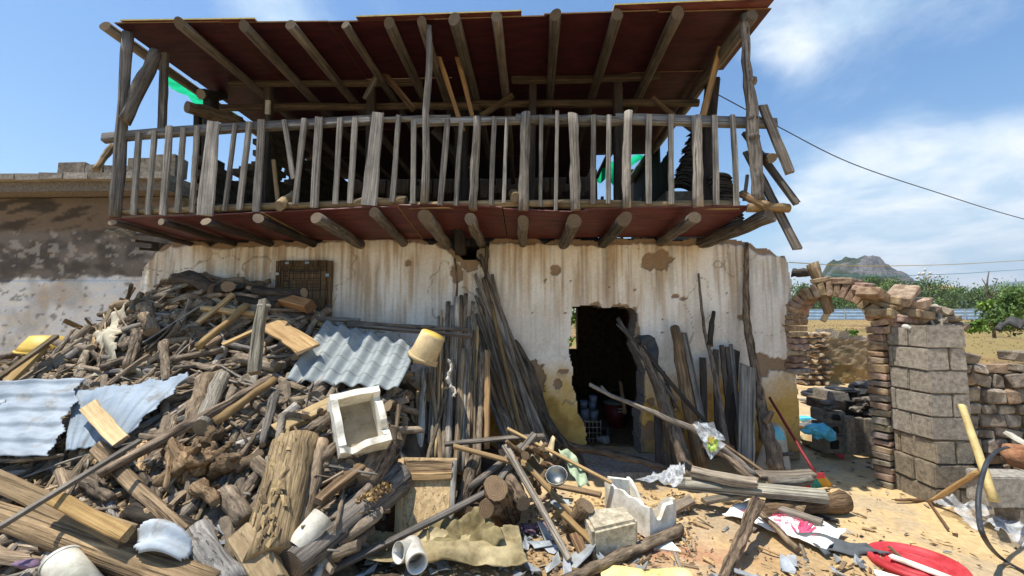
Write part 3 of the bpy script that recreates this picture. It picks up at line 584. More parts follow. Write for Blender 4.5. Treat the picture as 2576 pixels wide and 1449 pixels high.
# attic back wall with a gap, dark boards
bx0, bx1 = P(1500, 480, 8.9).x, P(1625, 480, 8.9).x
for (xa, xb, za, zb) in [(gx + .13, bx0, 2.59, 4.85), (bx1, 2.3, 2.59, 4.85), (bx0, bx1, 2.59, 3.35), (bx0 + .7, bx1, 3.36, 4.85), (bx0, bx0 + .7, 3.36, 4.02)]:
    k = max(1, int((xb - xa) / .25))
    for i in range(k): box('wall_board', (xa + (xb - xa) * i / k + .004, 8.83 + .01 * (i % 2), za), (xa + (xb - xa) * (i + 1) / k + .012, 8.87 + .01 * (i % 2), zb - random.uniform(0, .03)), 'char', house, (.6, .56, .52))
y = 5.55
while y < 8.8:
    box('wall_board', (2.26 + .01 * (int(y * 10) % 2), y, 2.59), (2.29 + .01 * (int(y * 10) % 2), y + .215, (3.3 + .4 * (y - 5.55) if y < 6.3 else 4.3 if y < 6.9 else 4.62) + random.uniform(-.08, .02)), 'char', house, (.6, .56, .52)); y += .205
for i in range(5): pole('prop', [Vector((bx0 + .2 * i, 8.7, 2.6)), Vector((bx0 + .25 * i + .1, 8.75, 4.2 + random.uniform(-.3, .1)))], .035, 'char', house)
sheet('green_net', [P(1500, 452, 8.2), P(1552, 460, 8.2), P(1625, 392, 7.75), P(1520, 415, 7.75)], 14, 14, 'net', house, off=lambda u, v: .08 * math.sin(u * 9 + v * 4), thick=0)
nl = [P(395, 165, 4.75), P(560, 300, 5.75), P(530, 262, 5.6), P(430, 185, 5.0)]
sheet('green_net', [P(395, 164, 4.55), P(600, 300, 6.2), P(545, 292, 6.25), P(455, 235, 5.6)], 14, 8, 'net', house, off=lambda u, v: .05 * math.sin(u * 7 + v * 8) + .03 * math.sin(v * 9), thick=0)
pole('beam', [P(470, 268, 4.65), Vector((P(520, 268, 5.0).x + .3, 5.2, P(470, 268, 4.75).z))], [.075, .08], 'brown', house, (.7, .66, .6)); pole('beam', [P(505, 238, 4.7), P(560, 240, 5.3)], .06, 'char', house)
# ================================================================== tiles stacked in the attic, right
for (cx, yy, z0, n, lean, lab, grp) in [(P(1715, 420, 5.35).x, 5.35, 3.25, 44, .006, 'tall leaning stack of dark curved roof tiles in the attic', 0), (P(1835, 450, 5.0).x, 5.0, 2.62, 40, -.004, 'stack of dark curved roof tiles beside the right balcony column', 0)]:
    t = thing('tile_stack', lab, 'roof tiles', (cx, yy, 2.6)); tv = []; tf = []; nn = 7
    for i in range(nn + 1):
        a = math.pi * (.18 + .64 * i / nn); tv += [(-.15 * math.cos(a), -.10, .1 * math.sin(a) - .06), (-.15 * math.cos(a), .10, .1 * math.sin(a) - .06)]
    tv += [(x, y, z - .012) for x, y, z in tv]; q = 2 * (nn + 1)
    for i in range(nn): tf += [(2 * i, 2 * i + 1, 2 * i + 3, 2 * i + 2), (q + 2 * i, q + 2 * i + 2, q + 2 * i + 3, q + 2 * i + 1), (2 * i, 2 * i + 2, q + 2 * i + 2, q + 2 * i), (2 * i + 1, q + 2 * i + 1, q + 2 * i + 3, 2 * i + 3)]
    tf += [(0, q, q + 1, 1), (2 * nn, 2 * nn + 1, q + 2 * nn + 1, q + 2 * nn)]; tme = mesh('tile', tv, tf, 'tile')
    for i in range(n):
        g = random.uniform(.6, 1.2); rot = Euler((random.uniform(-.06, .06), random.uniform(-.08, .08) + (.35 if lean > 0 else 0), random.uniform(-.25, .25))).to_matrix().to_4x4()
        link('tile', tme, t, Matrix.Translation((cx + lean * i + random.uniform(-.02, .02), yy + random.uniform(-.02, .02), z0 + .06 + i * .0165)) @ rot, (g, g, g))
    if lean > 0: box('plinth', (cx - .25, yy - .12, 2.6), (cx + .3, yy + .3, 3.24), 'conc', t, (.5, .48, .45))
# ================================================================== neighbouring house on the left
nb = thing('neighbour_house', 'low neighbouring house with peeling grey and white plaster under a flat concrete eave', 'house', (-7, 6.6, 0))
def nb_wall():
    YN = 6.6; xa, xb = -16.0, P(470, 600, YN).x
    def colr(X, Z):
        wx_ = X + xa; b = 1.63 + (P(100, 705, YN).z - 1.63) + .16 * (fbm(X * 2.5, X * 0, 4, 3) - .5) + .05 * np.sin(X * .8)
        up = sstep(-.02, .03, Z - b - .12 * (fbm(X * 6, Z * 6, 4, 5) - .5))
        wht = mixc(L3(230, 228, 222) * np.ones(X.shape + (3,)), L3(186, 180, 170), sstep(.45, .7, fbm(X * 2, Z * 2, 5, 8)) * .8); wht = mixc(wht, L3(196, 160, 120), sstep(.6, .75, fbm(X * 4, Z * 2, 4, 9)) * .35)
        wht = mixc(wht, L3(120, 112, 100), sstep(.70, .73, fbm(X * 11, Z * 16, 3, 19)) * .7)
        br = mixc(L3(124, 115, 106) * np.ones(X.shape + (3,)), L3(90, 84, 77), sstep(.35, .7, fbm(X * 4, Z * 6, 5, 10))); fl = sstep(.63, .66, fbm(X * 8 + Z * 2.5, Z * 12, 5, 11))
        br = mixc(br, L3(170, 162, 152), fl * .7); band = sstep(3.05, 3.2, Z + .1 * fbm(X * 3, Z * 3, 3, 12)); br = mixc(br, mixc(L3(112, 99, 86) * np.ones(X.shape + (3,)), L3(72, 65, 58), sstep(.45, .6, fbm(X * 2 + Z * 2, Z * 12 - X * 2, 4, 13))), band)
        return mixc(wht, br, up)
    def disp(X, Z): return .05 * (fbm(X * 4, Z * 6, 5, 20) - .5) + .02 * sstep(.0, .03, 1.63 + (P(100, 705, YN).z - 1.63) - Z) + .12 * sstep(3.0, 3.55, Z)
    grid_wall('wall', Vector((xa, YN, 0)), (1, 0, 0), (0, 0, 1), (0, -1, 0), xb - xa, 3.62, .03, lambda X, Z: X > -1, colr, disp, .3, ['plaster', 'mud'], nb)
    k = 26
    for i in range(k):
        a = xa + (xb - xa) * i / k; b = xa + (xb - xa) * (i + 1) / k - .015; dz = random.uniform(-.012, .012)
        box('eave_slab', (a, YN - .52 + random.uniform(-.02, .02), 3.80 + dz), (b, YN + 3, 3.90 + dz), 'conc', nb, (.9, .9, .9), .008, i)
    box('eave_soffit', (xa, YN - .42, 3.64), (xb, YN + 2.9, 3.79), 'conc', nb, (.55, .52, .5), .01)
    x = P(165, 400, 6.4).x
    while x < xb - .2:
        l = random.uniform(.3, .6); box('parapet_block', (x, YN - .3, 3.905), (min(x + l - .02, xb), YN - .05, 3.905 + random.uniform(.17, .26) + .12 * (x > P(290, 400, 6.4).x)), 'stone', nb, (.75, .74, .72), .02, int(x * 100) % 97); x += l
nb_wall()
# ================================================================== block pier, gate arch, rubble wall
BX, BY0, BY1 = P(2340, 1000, 3.80).x, 3.80, 4.20
pier = thing('block_pier', 'grey hollow concrete block pier standing beside the brick gate arch', 'wall', (4.0, 4.0, 0))
def block(x0, x1, y0, y1, z0, z1, par, col, sd, nm='block', mat='conc'):
    return box(nm, (x0, y0, z0), (x1, y1, z1), mat, par, col, .006, sd, .008)
cz = .0
for c in range(8):
    h = .19; z0 = c * .2 - .03; o = .0 if c % 2 else .2; t = 1.0 - .35 * max(0, (2.5 - c) / 2.5); tint = (t, t * (.93 if c < 3 else .98), t * (.80 if c < 3 else .95))
    g = random.uniform(.9, 1.08); cc = tuple(v * g for v in tint)
    j = random.uniform(-.012, .012)
    if c == 7:
        block(BX + .0, BX + .19, BY1 - .2, BY1, z0, z0 + .17, pier, cc, c * 7 + 1); block(BX + .01, BX + .34, BY0, BY1 - .21, z0, z0 + h, pier, cc, c * 7 + 2)
    elif c % 2: block(BX + j, BX + .19, BY0 + .20, BY1, z0, z0 + h, pier, cc, c * 7 + 1); block(BX + j, BX + .34, BY0, BY0 + .19, z0, z0 + h, pier, cc, c * 7 + 2)
    else: block(BX + j, BX + .19, BY0, BY0 + .34, z0, z0 + h, pier, cc, c * 7 + 1); block(BX + j, BX + .19, BY0 + .35, BY1, z0, z0 + h, pier, cc, c * 7 + 3); block(BX + .2, BX + .34, BY0 + .005, BY0 + .19, z0, z0 + h, pier, cc, c * 7 + 4)
box('mortar_core', (BX + .02, BY0 + .02, 0), (BX + .32, BY1 - .02, 1.36), 'mud', pier, (.6, .58, .55))
# gate arch of mud bricks between the house corner and the pier
arch = thing('gate_arch', 'crumbling mud brick arch over the side gate of the house', 'arch', (3.5, 4.65, 0))
pa, pb = Vector((P(2004, 900, 5.0).x + .02, 5.02, 0)), Vector((BX + .03, BY1 + .10, 0)); gd = (pb - pa).normalized(); gn = Vector((gd.y, -gd.x, 0)); gl = (pb - pa).length
if gn.y > 0: gn = -gn
def gp(s, z, n=0.0): return pa + gd * s + gn * n + Vector((0, 0, z))
def orient(o_, xd, yd, zd): m = Matrix((xd, yd, zd)).transposed().to_4x4(); m.translation = o_; return m
bk_v, bk_f = box_geo(-.5, .5, -.5, .5, -.5, .5); 
def brickp(m, sx, sy, sz, par, col, sd, mat='brick', nm='brick'):
    rg = random.Random(sd); v = [Vector((x * sx, y * sy, z * sz)) + Vector([rg.uniform(-.16, .16) * min(sx, sy, sz) for _ in range(3)]) for x, y, z in bk_v]
    me = mesh(nm, v, bk_f, mat); bm = bmesh.new(); bm.from_mesh(me); bmesh.ops.bevel(bm, geom=bm.edges[:], offset=min(sx, sy, sz) * .12, segments=1, affect='EDGES'); bm.to_mesh(me); bm.free()
    return link(nm, me, par, m, col)
def bc():
    g = random.uniform(.75, 1.15); return (g, g * random.uniform(.9, 1.05), g * random.uniform(.85, 1.1))
s0, s1 = .06, gl - .02; sc_, ra, zs = (s0 + s1) / 2, (s1 - s0) / 2, 1.47; rise = .36
N = 19
for i in range(N):
    a = math.pi * (i + .5) / N; ex, ez_ = math.cos(math.pi - a), math.sin(a)
    c = gp(sc_ + (ra + .065) * ex, zs + (rise + .065) * ez_ + .10 * (1 - i / N), 0); rd = (gd * ex + Vector((0, 0, 1)) * ez_).normalized(); td = rd.cross(gn)
    brickp(orient(c, rd, gn, td), .15 + random.uniform(-.02, .02), .24, .062, arch, bc(), 100 + i)
for i in range(9):                                          # loose second ring on the right haunch
    a = math.pi * (.45 + .06 * i); ex, ez_ = math.cos(math.pi - a), math.sin(a); c = gp(sc_ + (ra + .19) * ex, zs + (rise + .17) * ez_ + .05 - .01 * i, random.uniform(-.03, .03)); rd = (gd * ex * .5 + Vector((0, 0, 1))).normalized()
    brickp(orient(c, rd.cross(gn) * -1, gn, rd), .2, .22, .05, arch, bc(), 140 + i)
for c, (px, py, w_, rt) in enumerate([(2195, 742, .24, .35), (2240, 752, .14, -.1), (2270, 742, .3, -.5), (2300, 762, .2, -.2), (2225, 790, .26, .1), (2260, 800, .28, .0), (2300, 790, .3, .1)]):
    ce = P(px, py, 4.2); brickp(Matrix.Translation(ce) @ Euler((.1, rt, .5)).to_matrix().to_4x4(), w_, .2, .08, arch, bc(), 160 + c)
for side in (0, 1):
    z = 0.0; k = 0
    while z < (1.5 if side else 1.6):
        h = random.uniform(.045, .075); wd = random.uniform(.15, .21); 
        if side == 0 and z < .9: z += h + .012; continue
        ce = gp(gl + .0 - .0, z + h / 2, random.uniform(-.01, .01)) if side else gp(.0 + random.uniform(-.02, .02), z + h / 2 + .02, 0)
        brickp(orient(ce, gd, gn, Vector((0, 0, 1))), wd * .8 if side else .13, .28, h, arch, tuple(v * (1.0 if z > 1.0 else .85) for v in bc()), 200 + k + 80 * side, 'brick' if (z > 1.0 or random.random() < .45) else 'stone'); z += h + .012; k += 1
box('mortar', gp(gl - .05, 0, 0) - Vector((.0, .08, 0)), gp(gl + .05, 1.45, 0) + Vector((.0, .08, 0)), 'mud', arch, (.8, .75, .65))
for i, (px, py, w_) in enumerate([(2305, 775, .2), (2335, 780, .22), (2365, 785, .2), (2310, 805, .24), (2350, 805, .22), (2385, 800, .2), (2330, 822, .2), (2370, 822, .22), (2405, 820, .2)]):
    blob('stone', P(px, py, 4.25), (w_ * .5, .12, .055), 'stone', arch, 30 + i, .25, 1, (.85, .82, .76), fl=1)
# rubble stone wall on the right
rub = thing('rubble_wall', 'rubble stone wall with broken top to the right of the block pier', 'wall', (4.9, 4.1, 0))
rz_ = lambda x: 1.28 + .06 * math.sin(x * 5) + .05 * math.sin(x * 13 + 1)
box('mortar_core', (BX + .34, 3.925, 0), (9.0, 4.3, 1.12), 'mud', rub, (.66, .72, .84), .02)
x = BX + .36; k = 0; z = 0
while z < 1.3:
    h = random.uniform(.07, .13); x = BX + .35
    while x < 7.2 and k < 290:
        l = random.uniform(.09, .24)
        if z + h < rz_(x): gq = random.uniform(.7, 1.2); tq = (1, .97, .93) if random.random() < .85 else (1, .82, .68); brickp(Matrix.Translation((x + l / 2, 3.96 + random.uniform(-.02, .02), z + h / 2)) @ Euler((random.uniform(-.1, .1), random.uniform(-.2, .2), random.uniform(-.15, .15))).to_matrix().to_4x4(), l, .16, h * .95, rub, tuple(v * gq for v in tq), 700 + k, 'stone', 'stone'); k += 1
        x += l + .015
    z += h + .012
# low course of blocks in front of it
low = thing('low_block_wall', 'low wall of new grey hollow blocks at the right edge', 'wall', (4.4, 3.3, 0))
for c in range(2):
    for i in range(5):
        x = P(2488, 1200, 3.35).x + i * .42 - .2 * c + .2; block(x, x + .40, 3.35, 3.53, c * .235 - .03, c * .235 + .195, low, (1.0, 1.02, 1.05) if c else (.8, .75, .7), 400 + c * 9 + i)
# ================================================================== courtyard behind the gate
def course_wall(name, label, cat, x0, x1, y, h, mat, sz, par=None, col=(1, 1, 1), d=.3):
    t = thing(name, label, cat, ((x0 + x1) / 2, y, 0)); z = -.02; k = 0
    while z < h:
        hh = random.uniform(.7, 1.2) * sz; x = x0
        while x < x1:
            l = random.uniform(1.2, 2.6) * sz; g = random.uniform(.7, 1.15)
            if z + hh * .6 < h + .1 * math.sin(x * 7) and k < 280: blob('stone', (x + l / 2, y + random.uniform(-.03, .03), z + hh / 2), (l * .52, d, hh * .52), mat, t, k + int(x0 * 10), .3, 1, tuple(v * g for v in col), fl=1); k += 1
            x += l
        z += hh
    return t
cs = P(2032, 900, 10.6); course_wall('dry_stone_stack', 'stack of tan rubble stones behind the house corner', 'stones', P(2000, 900, 10.6).x, P(2064, 900, 10.6).x, 10.6, 1.32, 'stone', .14, col=(1.15, 1.0, .82), d=.25)
mw = thing('mud_wall', 'low mossy mud wall at the back of the yard', 'wall', (9, 10.8, 0))
grid_wall('wall', Vector((P(2062, 900, 10.8).x, 10.8, 0)), (1, 0, 0), (0, 0, 1), (0, -1, 0), 3.0, 1.3, .05, lambda X, Z: Z < 1.12 - .12 * X + .1 * fbm(X * 5, X * 0, 3, 3), lambda X, Z: mixc(mixc(L3(132, 116, 92) * np.ones(X.shape + (3,)), L3(84, 78, 58), sstep(.4, .65, fbm(X * 3, Z * 5, 4, 2))), L3(150, 124, 70), sstep(.6, .2, Z) * .5), lambda X, Z: .12 * (fbm(X * 5, Z * 9, 4, 6) - .5), .4, ['plaster', 'mud'], mw)
for i in range(4): box('cap_block', (P(2072 + i * 34, 850, 10.9).x, 10.85, 1.12 - .06 * i), (P(2072 + i * 34 + 26, 850, 10.9).x, 11.2, 1.28 - .05 * i + .06 * (i < 2)), 'conc', mw, (.85, .83, .8), .03, i)
stv = thing('outdoor_stove', 'sooty outdoor stove built of hollow blocks and bricks behind the gate', 'stove', (3.95, 5.2, 0))
def sb(px0, py0, px1, py1, Y, d, col, mat='conc', nm='block', sd=0):
    a = P(px0, py1, Y); b = P(px1, py0, Y); return box(nm, (a.x, Y, max(a.z, -.02)), (b.x, Y + d, b.z), mat, stv, col, .012, sd, .008)
sb(2082, 1100, 2128, 1142, 5.05, .25, (.75, .7, .64), sd=1); sb(2080, 1068, 2126, 1098, 5.06, .25, (.6, .56, .5), sd=2); sb(2085, 1038, 2130, 1066, 5.08, .3, (.8, .75, .68), sd=3)
sb(2132, 1048, 2150, 1142, 5.0, .06, (.72, .7, .64), sd=4, nm='slab'); sb(2152, 1052, 2176, 1142, 5.02, .05, (.5, .48, .45), sd=5, nm='slab'); sb(2178, 1055, 2196, 1142, 5.0, .06, (.75, .72, .66), sd=6, nm='slab')
for (a, b, c, d) in [(2090, 1108, 2112, 1130), (2096, 1074, 2112, 1090), (2096, 1044, 2116, 1058)]: sb(a, b, c, d, 5.035, .012, (.06, .06, .06), nm='core_shade_plate', sd=a)  # near-black plates on the faces stand in for shade inside the block cores
sb(2140, 1010, 2240, 1055, 5.15, .4, (.09, .085, .08), sd=8, nm='firebox'); sb(2085, 985, 2135, 1008, 5.25, .3, (.85, .83, .8), sd=9); sb(2076, 1010, 2140, 1036, 5.2, .35, (.5, .45, .4), 'stone', sd=10); sb(2135, 985, 2200, 1012, 5.35, .3, (.2, .19, .18), 'stone', sd=11); sb(2196, 1055, 2240, 1142, 5.05, .3, (.6, .55, .5), 'stone', sd=12)
for i in range(16): blob('stone', P(random.uniform(2078, 2200), random.uniform(1000, 1052), 5.12), (.07, .06, .03), 'stone', stv, 60 + i, .3, 1, tuple([random.uniform(.25, .8)] * 3), fl=1)
lathe('griddle', [(0, .02), (.16, .02), (.16, .0), (0, 0)], 'black', stv, Matrix.Translation(P(2115, 983, 5.4)), color=(1, 1, 1)); lathe('griddle', [(0, .05), (.15, .04), (.15, .025), (0, .02)], 'black', stv, Matrix.Translation(P(2112, 984, 5.4)))
bagc = P(2165, 975, 5.45); tag(blob('black_bag', bagc, (.13, .1, .09), 'black', None, 3, .6, 2, fl=1), 'crumpled black plastic bag on top of the stove', 'bag')
t = thing('tyre_pair', 'two black rubber tyres stacked on the yard sand', 'tyre', PZ(2055, 995)); 
for i in range(2): lathe('tyre', [(.16, .0), (.24, .0), (.27, .04), (.24, .08), (.16, .08), (.16, 0)], 'black', t, Matrix.Translation(PZ(2052 + i * 16, 996) + Vector((0, 0, i * .05))), color=(1.5, 1.5, 1.5))
tag(blob('blue_bag', P(2062, 1085, 4.95), (.15, .1, .09), 'blue', None, 5, .6, 3, fl=1), 'crumpled blue plastic bag beside the stove', 'bag')
lathe('wash_basin', [(0, .01), (.11, .01), (.17, .09), (.18, .09), (.12, .0), (0, 0)], 'cream', None, Matrix.Translation(PZ(2050, 1122) + Vector((0, 0, .0))), color=(.7, .68, .62)); tag(bpy.data.objects['wash_basin'], 'dirty beige wash basin under the blue bag', 'basin')
tag(box('blue_box', PZ(2016, 1062) + Vector((0, 0, 0)), PZ(2016, 1062) + Vector((.22, .2, .06)), 'blue', None, (1, 1.1, 1.1), bev=.012), 'flat turquoise plastic box on the yard sand', 'box')
tag(pole('water_bottle', [PZ(2044, 1120, .04), PZ(2078, 1133, .04)], [.035, .035], 'clear', cap='blue'), 'clear plastic bottle lying below the basin', 'bottle')
tag(pole('red_can', [PZ(2108, 1146, .03), PZ(2124, 1149, .03)], .025, 'red', cap='red'), 'small red can lying before the stove', 'can')
tag(pole('red_ribbon', [PZ(2080, 1118, .02), PZ(2092, 1138, .01), PZ(2110, 1146, .01)], .008, 'red', cap='red'), 'thin red ribbon trailing on the sand from the stove', 'ribbon')
# boards lying in the yard
for i, (a, b, lb) in enumerate([((2005, 955), (2060, 948), 'weathered board lying flat by the dry stone stack'), ((2020, 1005), (2065, 1018), 'thin dark board lying on the sand near the tyres'), ((2018, 1075), (2075, 1058), 'pale plank lying behind the turquoise box')]):
    tag(plank('yard_board', PZ(*a, .05), PZ(*b, .05), .16, .05, 'wood', ref=(0, 0, 1)), lb, 'board')
# ================================================================== beyond the yard: fence, trees, hill
fx = lambda px, Y: P(px, 790, Y).x
fence = thing('site_fence', 'long pale blue corrugated site fence across the field', 'fence', (fx(2300, 88), 88, 1.2))
M['fblue'] = simple('painted_steel', lin(150, 182, 208), lin(184, 208, 226), 1.2, .5, .05)
fz0, fz1 = P(2100, 809, 88).z, P(2100, 777, 88).z; xx = fx(1950, 88) - 10; pv, pf = [], []
for j in range(9):
    zz = fz0 + (fz1 - fz0) * j / 8; pv += [(0, .06 * (j % 2), zz), (3.94, .06 * (j % 2), zz)]
for j in range(8): pf.append((2 * j, 2 * j + 1, 2 * j + 3, 2 * j + 2))
pme = mesh('panel', pv, pf, 'fblue'); 
for i in range(24):
    g = random.uniform(.88, 1.06); link('panel', pme, fence, Matrix.Translation((xx + i * 4, 88, 0)), (g, g, g)); box('fence_post', (xx + i * 4 - .06, 87.85, fz0 - .3), (xx + i * 4 + .03, 88.0, fz1 + .05), 'white', fence, (.75, .78, .8))
def leaf_tree(name, label, px, ybase, Y, hpx, wpx, seed, col=(1, 1, 1), nl=2600, cat='tree', group='trees behind the site fence', shape='round', trunk=True, leaf=None, zb=None):
    rg = random.Random(seed); s = Y / F; b = P(px, ybase, Y); b.z = zb if zb is not None else b.z; H = hpx * s; Wd = wpx * s; t = thing(name, label, cat, b, group)
    if trunk:
        pole('trunk', [b, b + Vector((rg.uniform(-.03, .03) * H, 0, H * .5)), b + Vector((rg.uniform(-.05, .05) * H, 0, H * .9))], [H * .025, H * .018, H * .006], 'bark', t)
    v = []; f = []; tn = []; k = rg.randint(9, 14); cl = []
    for i in range(k):
        h = rg.uniform(.25, 1); ww = Wd / 2 * ((1 - h) * 1.1 + .12 if shape == 'cone' else math.sqrt(max(.05, 1 - ((h - .55) / .5) ** 2)) * rg.uniform(.4, .95)); a = rg.uniform(0, 6.28)
        cl.append((Vector((math.cos(a) * ww, math.sin(a) * ww, h * H)), Wd * rg.uniform(.12, .22), rg.uniform(.0, .6)))
    ls = leaf or max(.02, 2.6 * s)
    for i in range(nl):
        c, r, tt = cl[rg.randrange(k)]; d = Vector((rg.gauss(0, 1), rg.gauss(0, 1), rg.gauss(0, .75))); d = d * (r * .62); p = c + d
        if p.z < 0: continue
        q = Euler((rg.uniform(0, 6), rg.uniform(0, 6), rg.uniform(0, 6))).to_matrix(); l = ls * rg.uniform(.6, 1.4); bi = len(v)
        v += [p + q @ Vector((-l, 0, 0)), p + q @ Vector((0, -l * .5, 0)), p + q @ Vector((l, 0, 0)), p + q @ Vector((0, l * .5, 0))]; f.append((bi, bi + 1, bi + 2, bi + 3)); tn += [min(1, tt + rg.uniform(0, .45))] * 4
    me = mesh('crown', [x - Vector((0, 0, 0)) for x in v], f, 'leaf'); at = me.attributes.new('tone', 'FLOAT', 'POINT'); at.data.foreach_set('value', tn)
    link('crown', me, t, Matrix.Translation(b), col); return t
TR = [(2010, 785, 92, 90, 70, 'leafy tree at the house corner beyond the arch'), (2150, 790, 96, 88, 120, 'green tree seen straight over the gate arch'), (2095, 788, 94, 60, 110, 'low tree seen through the gate arch under the hill'), (2205, 790, 98, 105, 90, 'tall light green tree right of the arch crown'), (2260, 790, 100, 95, 110, 'dark tree behind the globe lamp cluster'), (2320, 790, 96, 90, 120, 'broad dark tree between the two globe lamps'), (2375, 790, 95, 88, 130, 'broad grey green tree right of the second globe lamp'), (2440, 790, 97, 100, 90, 'tall feathery light green tree near the far hill'), (2470, 788, 93, 70, 110, 'low bushy tree below the feathery tree'), (2520, 790, 95, 84, 110, 'grey green tree under the distant blue ridge'), (2570, 790, 98, 80, 110, 'tree at the right edge behind the fence'), (2640, 790, 96, 90, 140, 'tree outside the right edge behind the fence'), (1950, 790, 96, 90, 120, 'tree hidden behind the house corner')]
for i, (px, yb, Y, hp, wp, lb) in enumerate(TR):
    if px in (1950, 2640): continue
    g = [(1, 1, 1), (1.25, 1.3, .9), (.8, .85, .8), (1.05, 1.05, .95)][i % 4]; leaf_tree('broadleaf_tree', lb, px, yb, Y, hp, wp, 50 + i, g, zb=1.2, hp_=0) if False else leaf_tree('broadleaf_tree', lb, px, yb, Y, hp * .94, wp, 50 + i, g, shape='cone' if i in (7, 3) else 'round', zb=1.25)
# limestone hill
def hill():
    Y0 = 420; s = Y0 / F; prof = [(2040, 790), (2062, 715), (2075, 685), (2100, 655), (2140, 641), (2165, 648), (2185, 646), (2225, 655), (2260, 680), (2312, 714), (2330, 745), (2345, 775), (2360, 800)]
    px = np.array([a for a, b in prof]); top = np.array([P(a, b, Y0).z for a, b in prof]); X0 = np.array([P(a, 760, Y0).x for a in px])
    nx, ny = 150, 70; X, Yv = np.meshgrid(np.linspace(X0[0] - 10, X0[-1], nx), np.linspace(-70, 90, ny), indexing='ij')
    h = np.interp(X, X0, top) ; t = 1 - (Yv / 75) ** 2 * np.where(Yv < 0, 1, .7); Z = np.maximum(h, 0) * np.clip(t, 0, 1) ** .6 + 12 * (fbm(X * .08, Yv * .08, 5, 3) - .5) * np.clip(t, 0, 1) + 3 * (fbm(X * .3, Yv * .3, 3, 4) - .5)
    rock = sstep(.56, .64, fbm(X * .035 + 1, Yv * .02 + Z * .03, 4, 6) + (X - X0[5]) * .004); c = mixc(mixc(L3(46, 56, 40) * np.ones(X.shape + (3,)), L3(74, 84, 58), fbm(X * .3, Yv * .3, 3, 8)), mixc(L3(84, 82, 82) * np.ones(X.shape + (3,)), L3(128, 124, 122), fbm(X * .2, Z * .3, 4, 7)), rock)
    I = np.arange(nx * ny).reshape(nx, ny); q = np.stack([I[:-1, :-1], I[1:, :-1], I[1:, 1:], I[:-1, 1:]], -1).reshape(-1, 4)
    me = mesh('limestone_hill', np.stack([X * (Y0 + Yv) / Y0, Yv + Y0, np.maximum(Z * (Y0 + Yv) / Y0, -.5)], -1).reshape(-1, 3).tolist(), q.tolist(), 'hill'); set_col(me, c.reshape(-1, 3)); tag(link('limestone_hill', me), kind='structure')
    Y0 = 2500; pts = [(2300, 790), (2400, 745), (2480, 718), (2530, 710), (2580, 706), (2700, 690), (2900, 720), (3100, 790)]; v = []; f = []
    for i, (a, b) in enumerate(pts): p = P(a, b, Y0); v += [(p.x, Y0 - 350, 0), (p.x, Y0, p.z), (p.x, Y0 + 380, 0)]
    for i in range(len(pts) - 1):
        for j in range(2): f.append((3 * i + j, 3 * i + 3 + j, 3 * i + 4 + j, 3 * i + 1 + j))
    me = mesh('far_ridge', v, f, 'hill', None, True); set_col(me, np.ones((len(v), 3)) * L3(78, 92, 66)); tag(link('far_ridge', me), kind='structure')
hill()
# globe lamps
for (px, py, lb) in [(2256, 722, 'white globe street lamp cluster before the limestone hill'), (2328, 695, 'white globe street lamp standing right of the hill')]:
    Y = 110; t = thing('globe_lamp', lb, 'street lamp', (P(px, 780, Y).x, Y, 1.2), 'globe lamps beyond the fence'); c = P(px, py, Y)
    pole('lamp_post', [Vector((c.x, Y, 1.2)), Vector((c.x, Y, c.z))], [.16, .1], 'white', t, (.6, .6, .6))
    for k in range(11):
        a = 6.28 * k / 10; rr = 1.9 if k % 2 else 1.1; e = Vector((c.x + rr * math.cos(a), Y + rr * math.sin(a), c.z - (.2 if k % 2 else -.7))) if k < 10 else Vector((c.x, Y, c.z + 1.7))
        pole('arm', [Vector((c.x, Y, e.z - 1.0)), e - Vector((0, 0, .2))], .05, 'white', t, (.6, .6, .6), n=5, seg=2); blob('globe', e, (.3, .3, .36), 'white', t, 1, 0, 2)
# far house between trees, bare sapling with vine, near bush, awning sheet
fh = thing('far_house', 'distant pale house with pink roof among the trees', 'house', (P(2385, 745, 190).x, 190, 1.3)); c = P(2385, 745, 190)
box('wall', (c.x - 6, 190, 1.3), (c.x + 5, 198, P(2385, 727, 190).z), 'white', fh); v = [(c.x - 7, 189, P(2385, 727, 190).z), (c.x + 6, 189, P(2385, 727, 190).z), (c.x + 6, 199, P(2385, 727, 190).z), (c.x - 7, 199, P(2385, 727, 190).z), (c.x - 4, 194, P(2385, 715, 190).z), (c.x + 3, 194, P(2385, 715, 190).z)]
link('roof', mesh('roof', v, [(0, 1, 5, 4), (1, 2, 5), (2, 3, 4, 5), (3, 0, 4)], 'brick'), fh, color=(1.1, .9, .9))
for i in range(4): box('window', (c.x - 5 + i * 2.5, 189.9, P(2385, 738, 190).z), (c.x - 3.6 + i * 2.5, 190.1, P(2385, 731, 190).z), 'black', fh)
sp = thing('vine_sapling', 'thin bare sapling wrapped in green vine near the field edge', 'tree', (P(2500, 860, 14).x, 14, .3))
pole('trunk', [P(2502, 850, 14), P(2493, 760, 14), P(2482, 725, 14), P(2488, 682, 14)], [.05, .04, .03, .012], 'bark', sp, rough=.1)
for i, (a, b) in enumerate([((2493, 745), (2510, 700)), ((2486, 730), (2470, 700)), ((2490, 760), (2515, 735))]): pole('branch', [P(*a, 14), P(*b, 14)], [.02, .008], 'bark', sp, n=5)
leaf_tree('vine_foliage', 'leafy green vine climbing the bare sapling', 2502, 850, 14, 85, 50, 91, (1.2, 1.3, .8), 900, 'vine', None, trunk=False, leaf=.07)
leaf_tree('field_bush', 'dense green bush at the right edge above the rubble wall', 2585, 850, 12, 118, 130, 92, (.75, .85, .65), 5200, 'bush', None, trunk=True, leaf=.055)
leaf_tree('small_shrub', 'small green shrub growing on the field behind the mud wall', 2142, 862, 13, 28, 30, 93, (1.1, 1.25, .7), 500, 'shrub', None, trunk=False, leaf=.05)
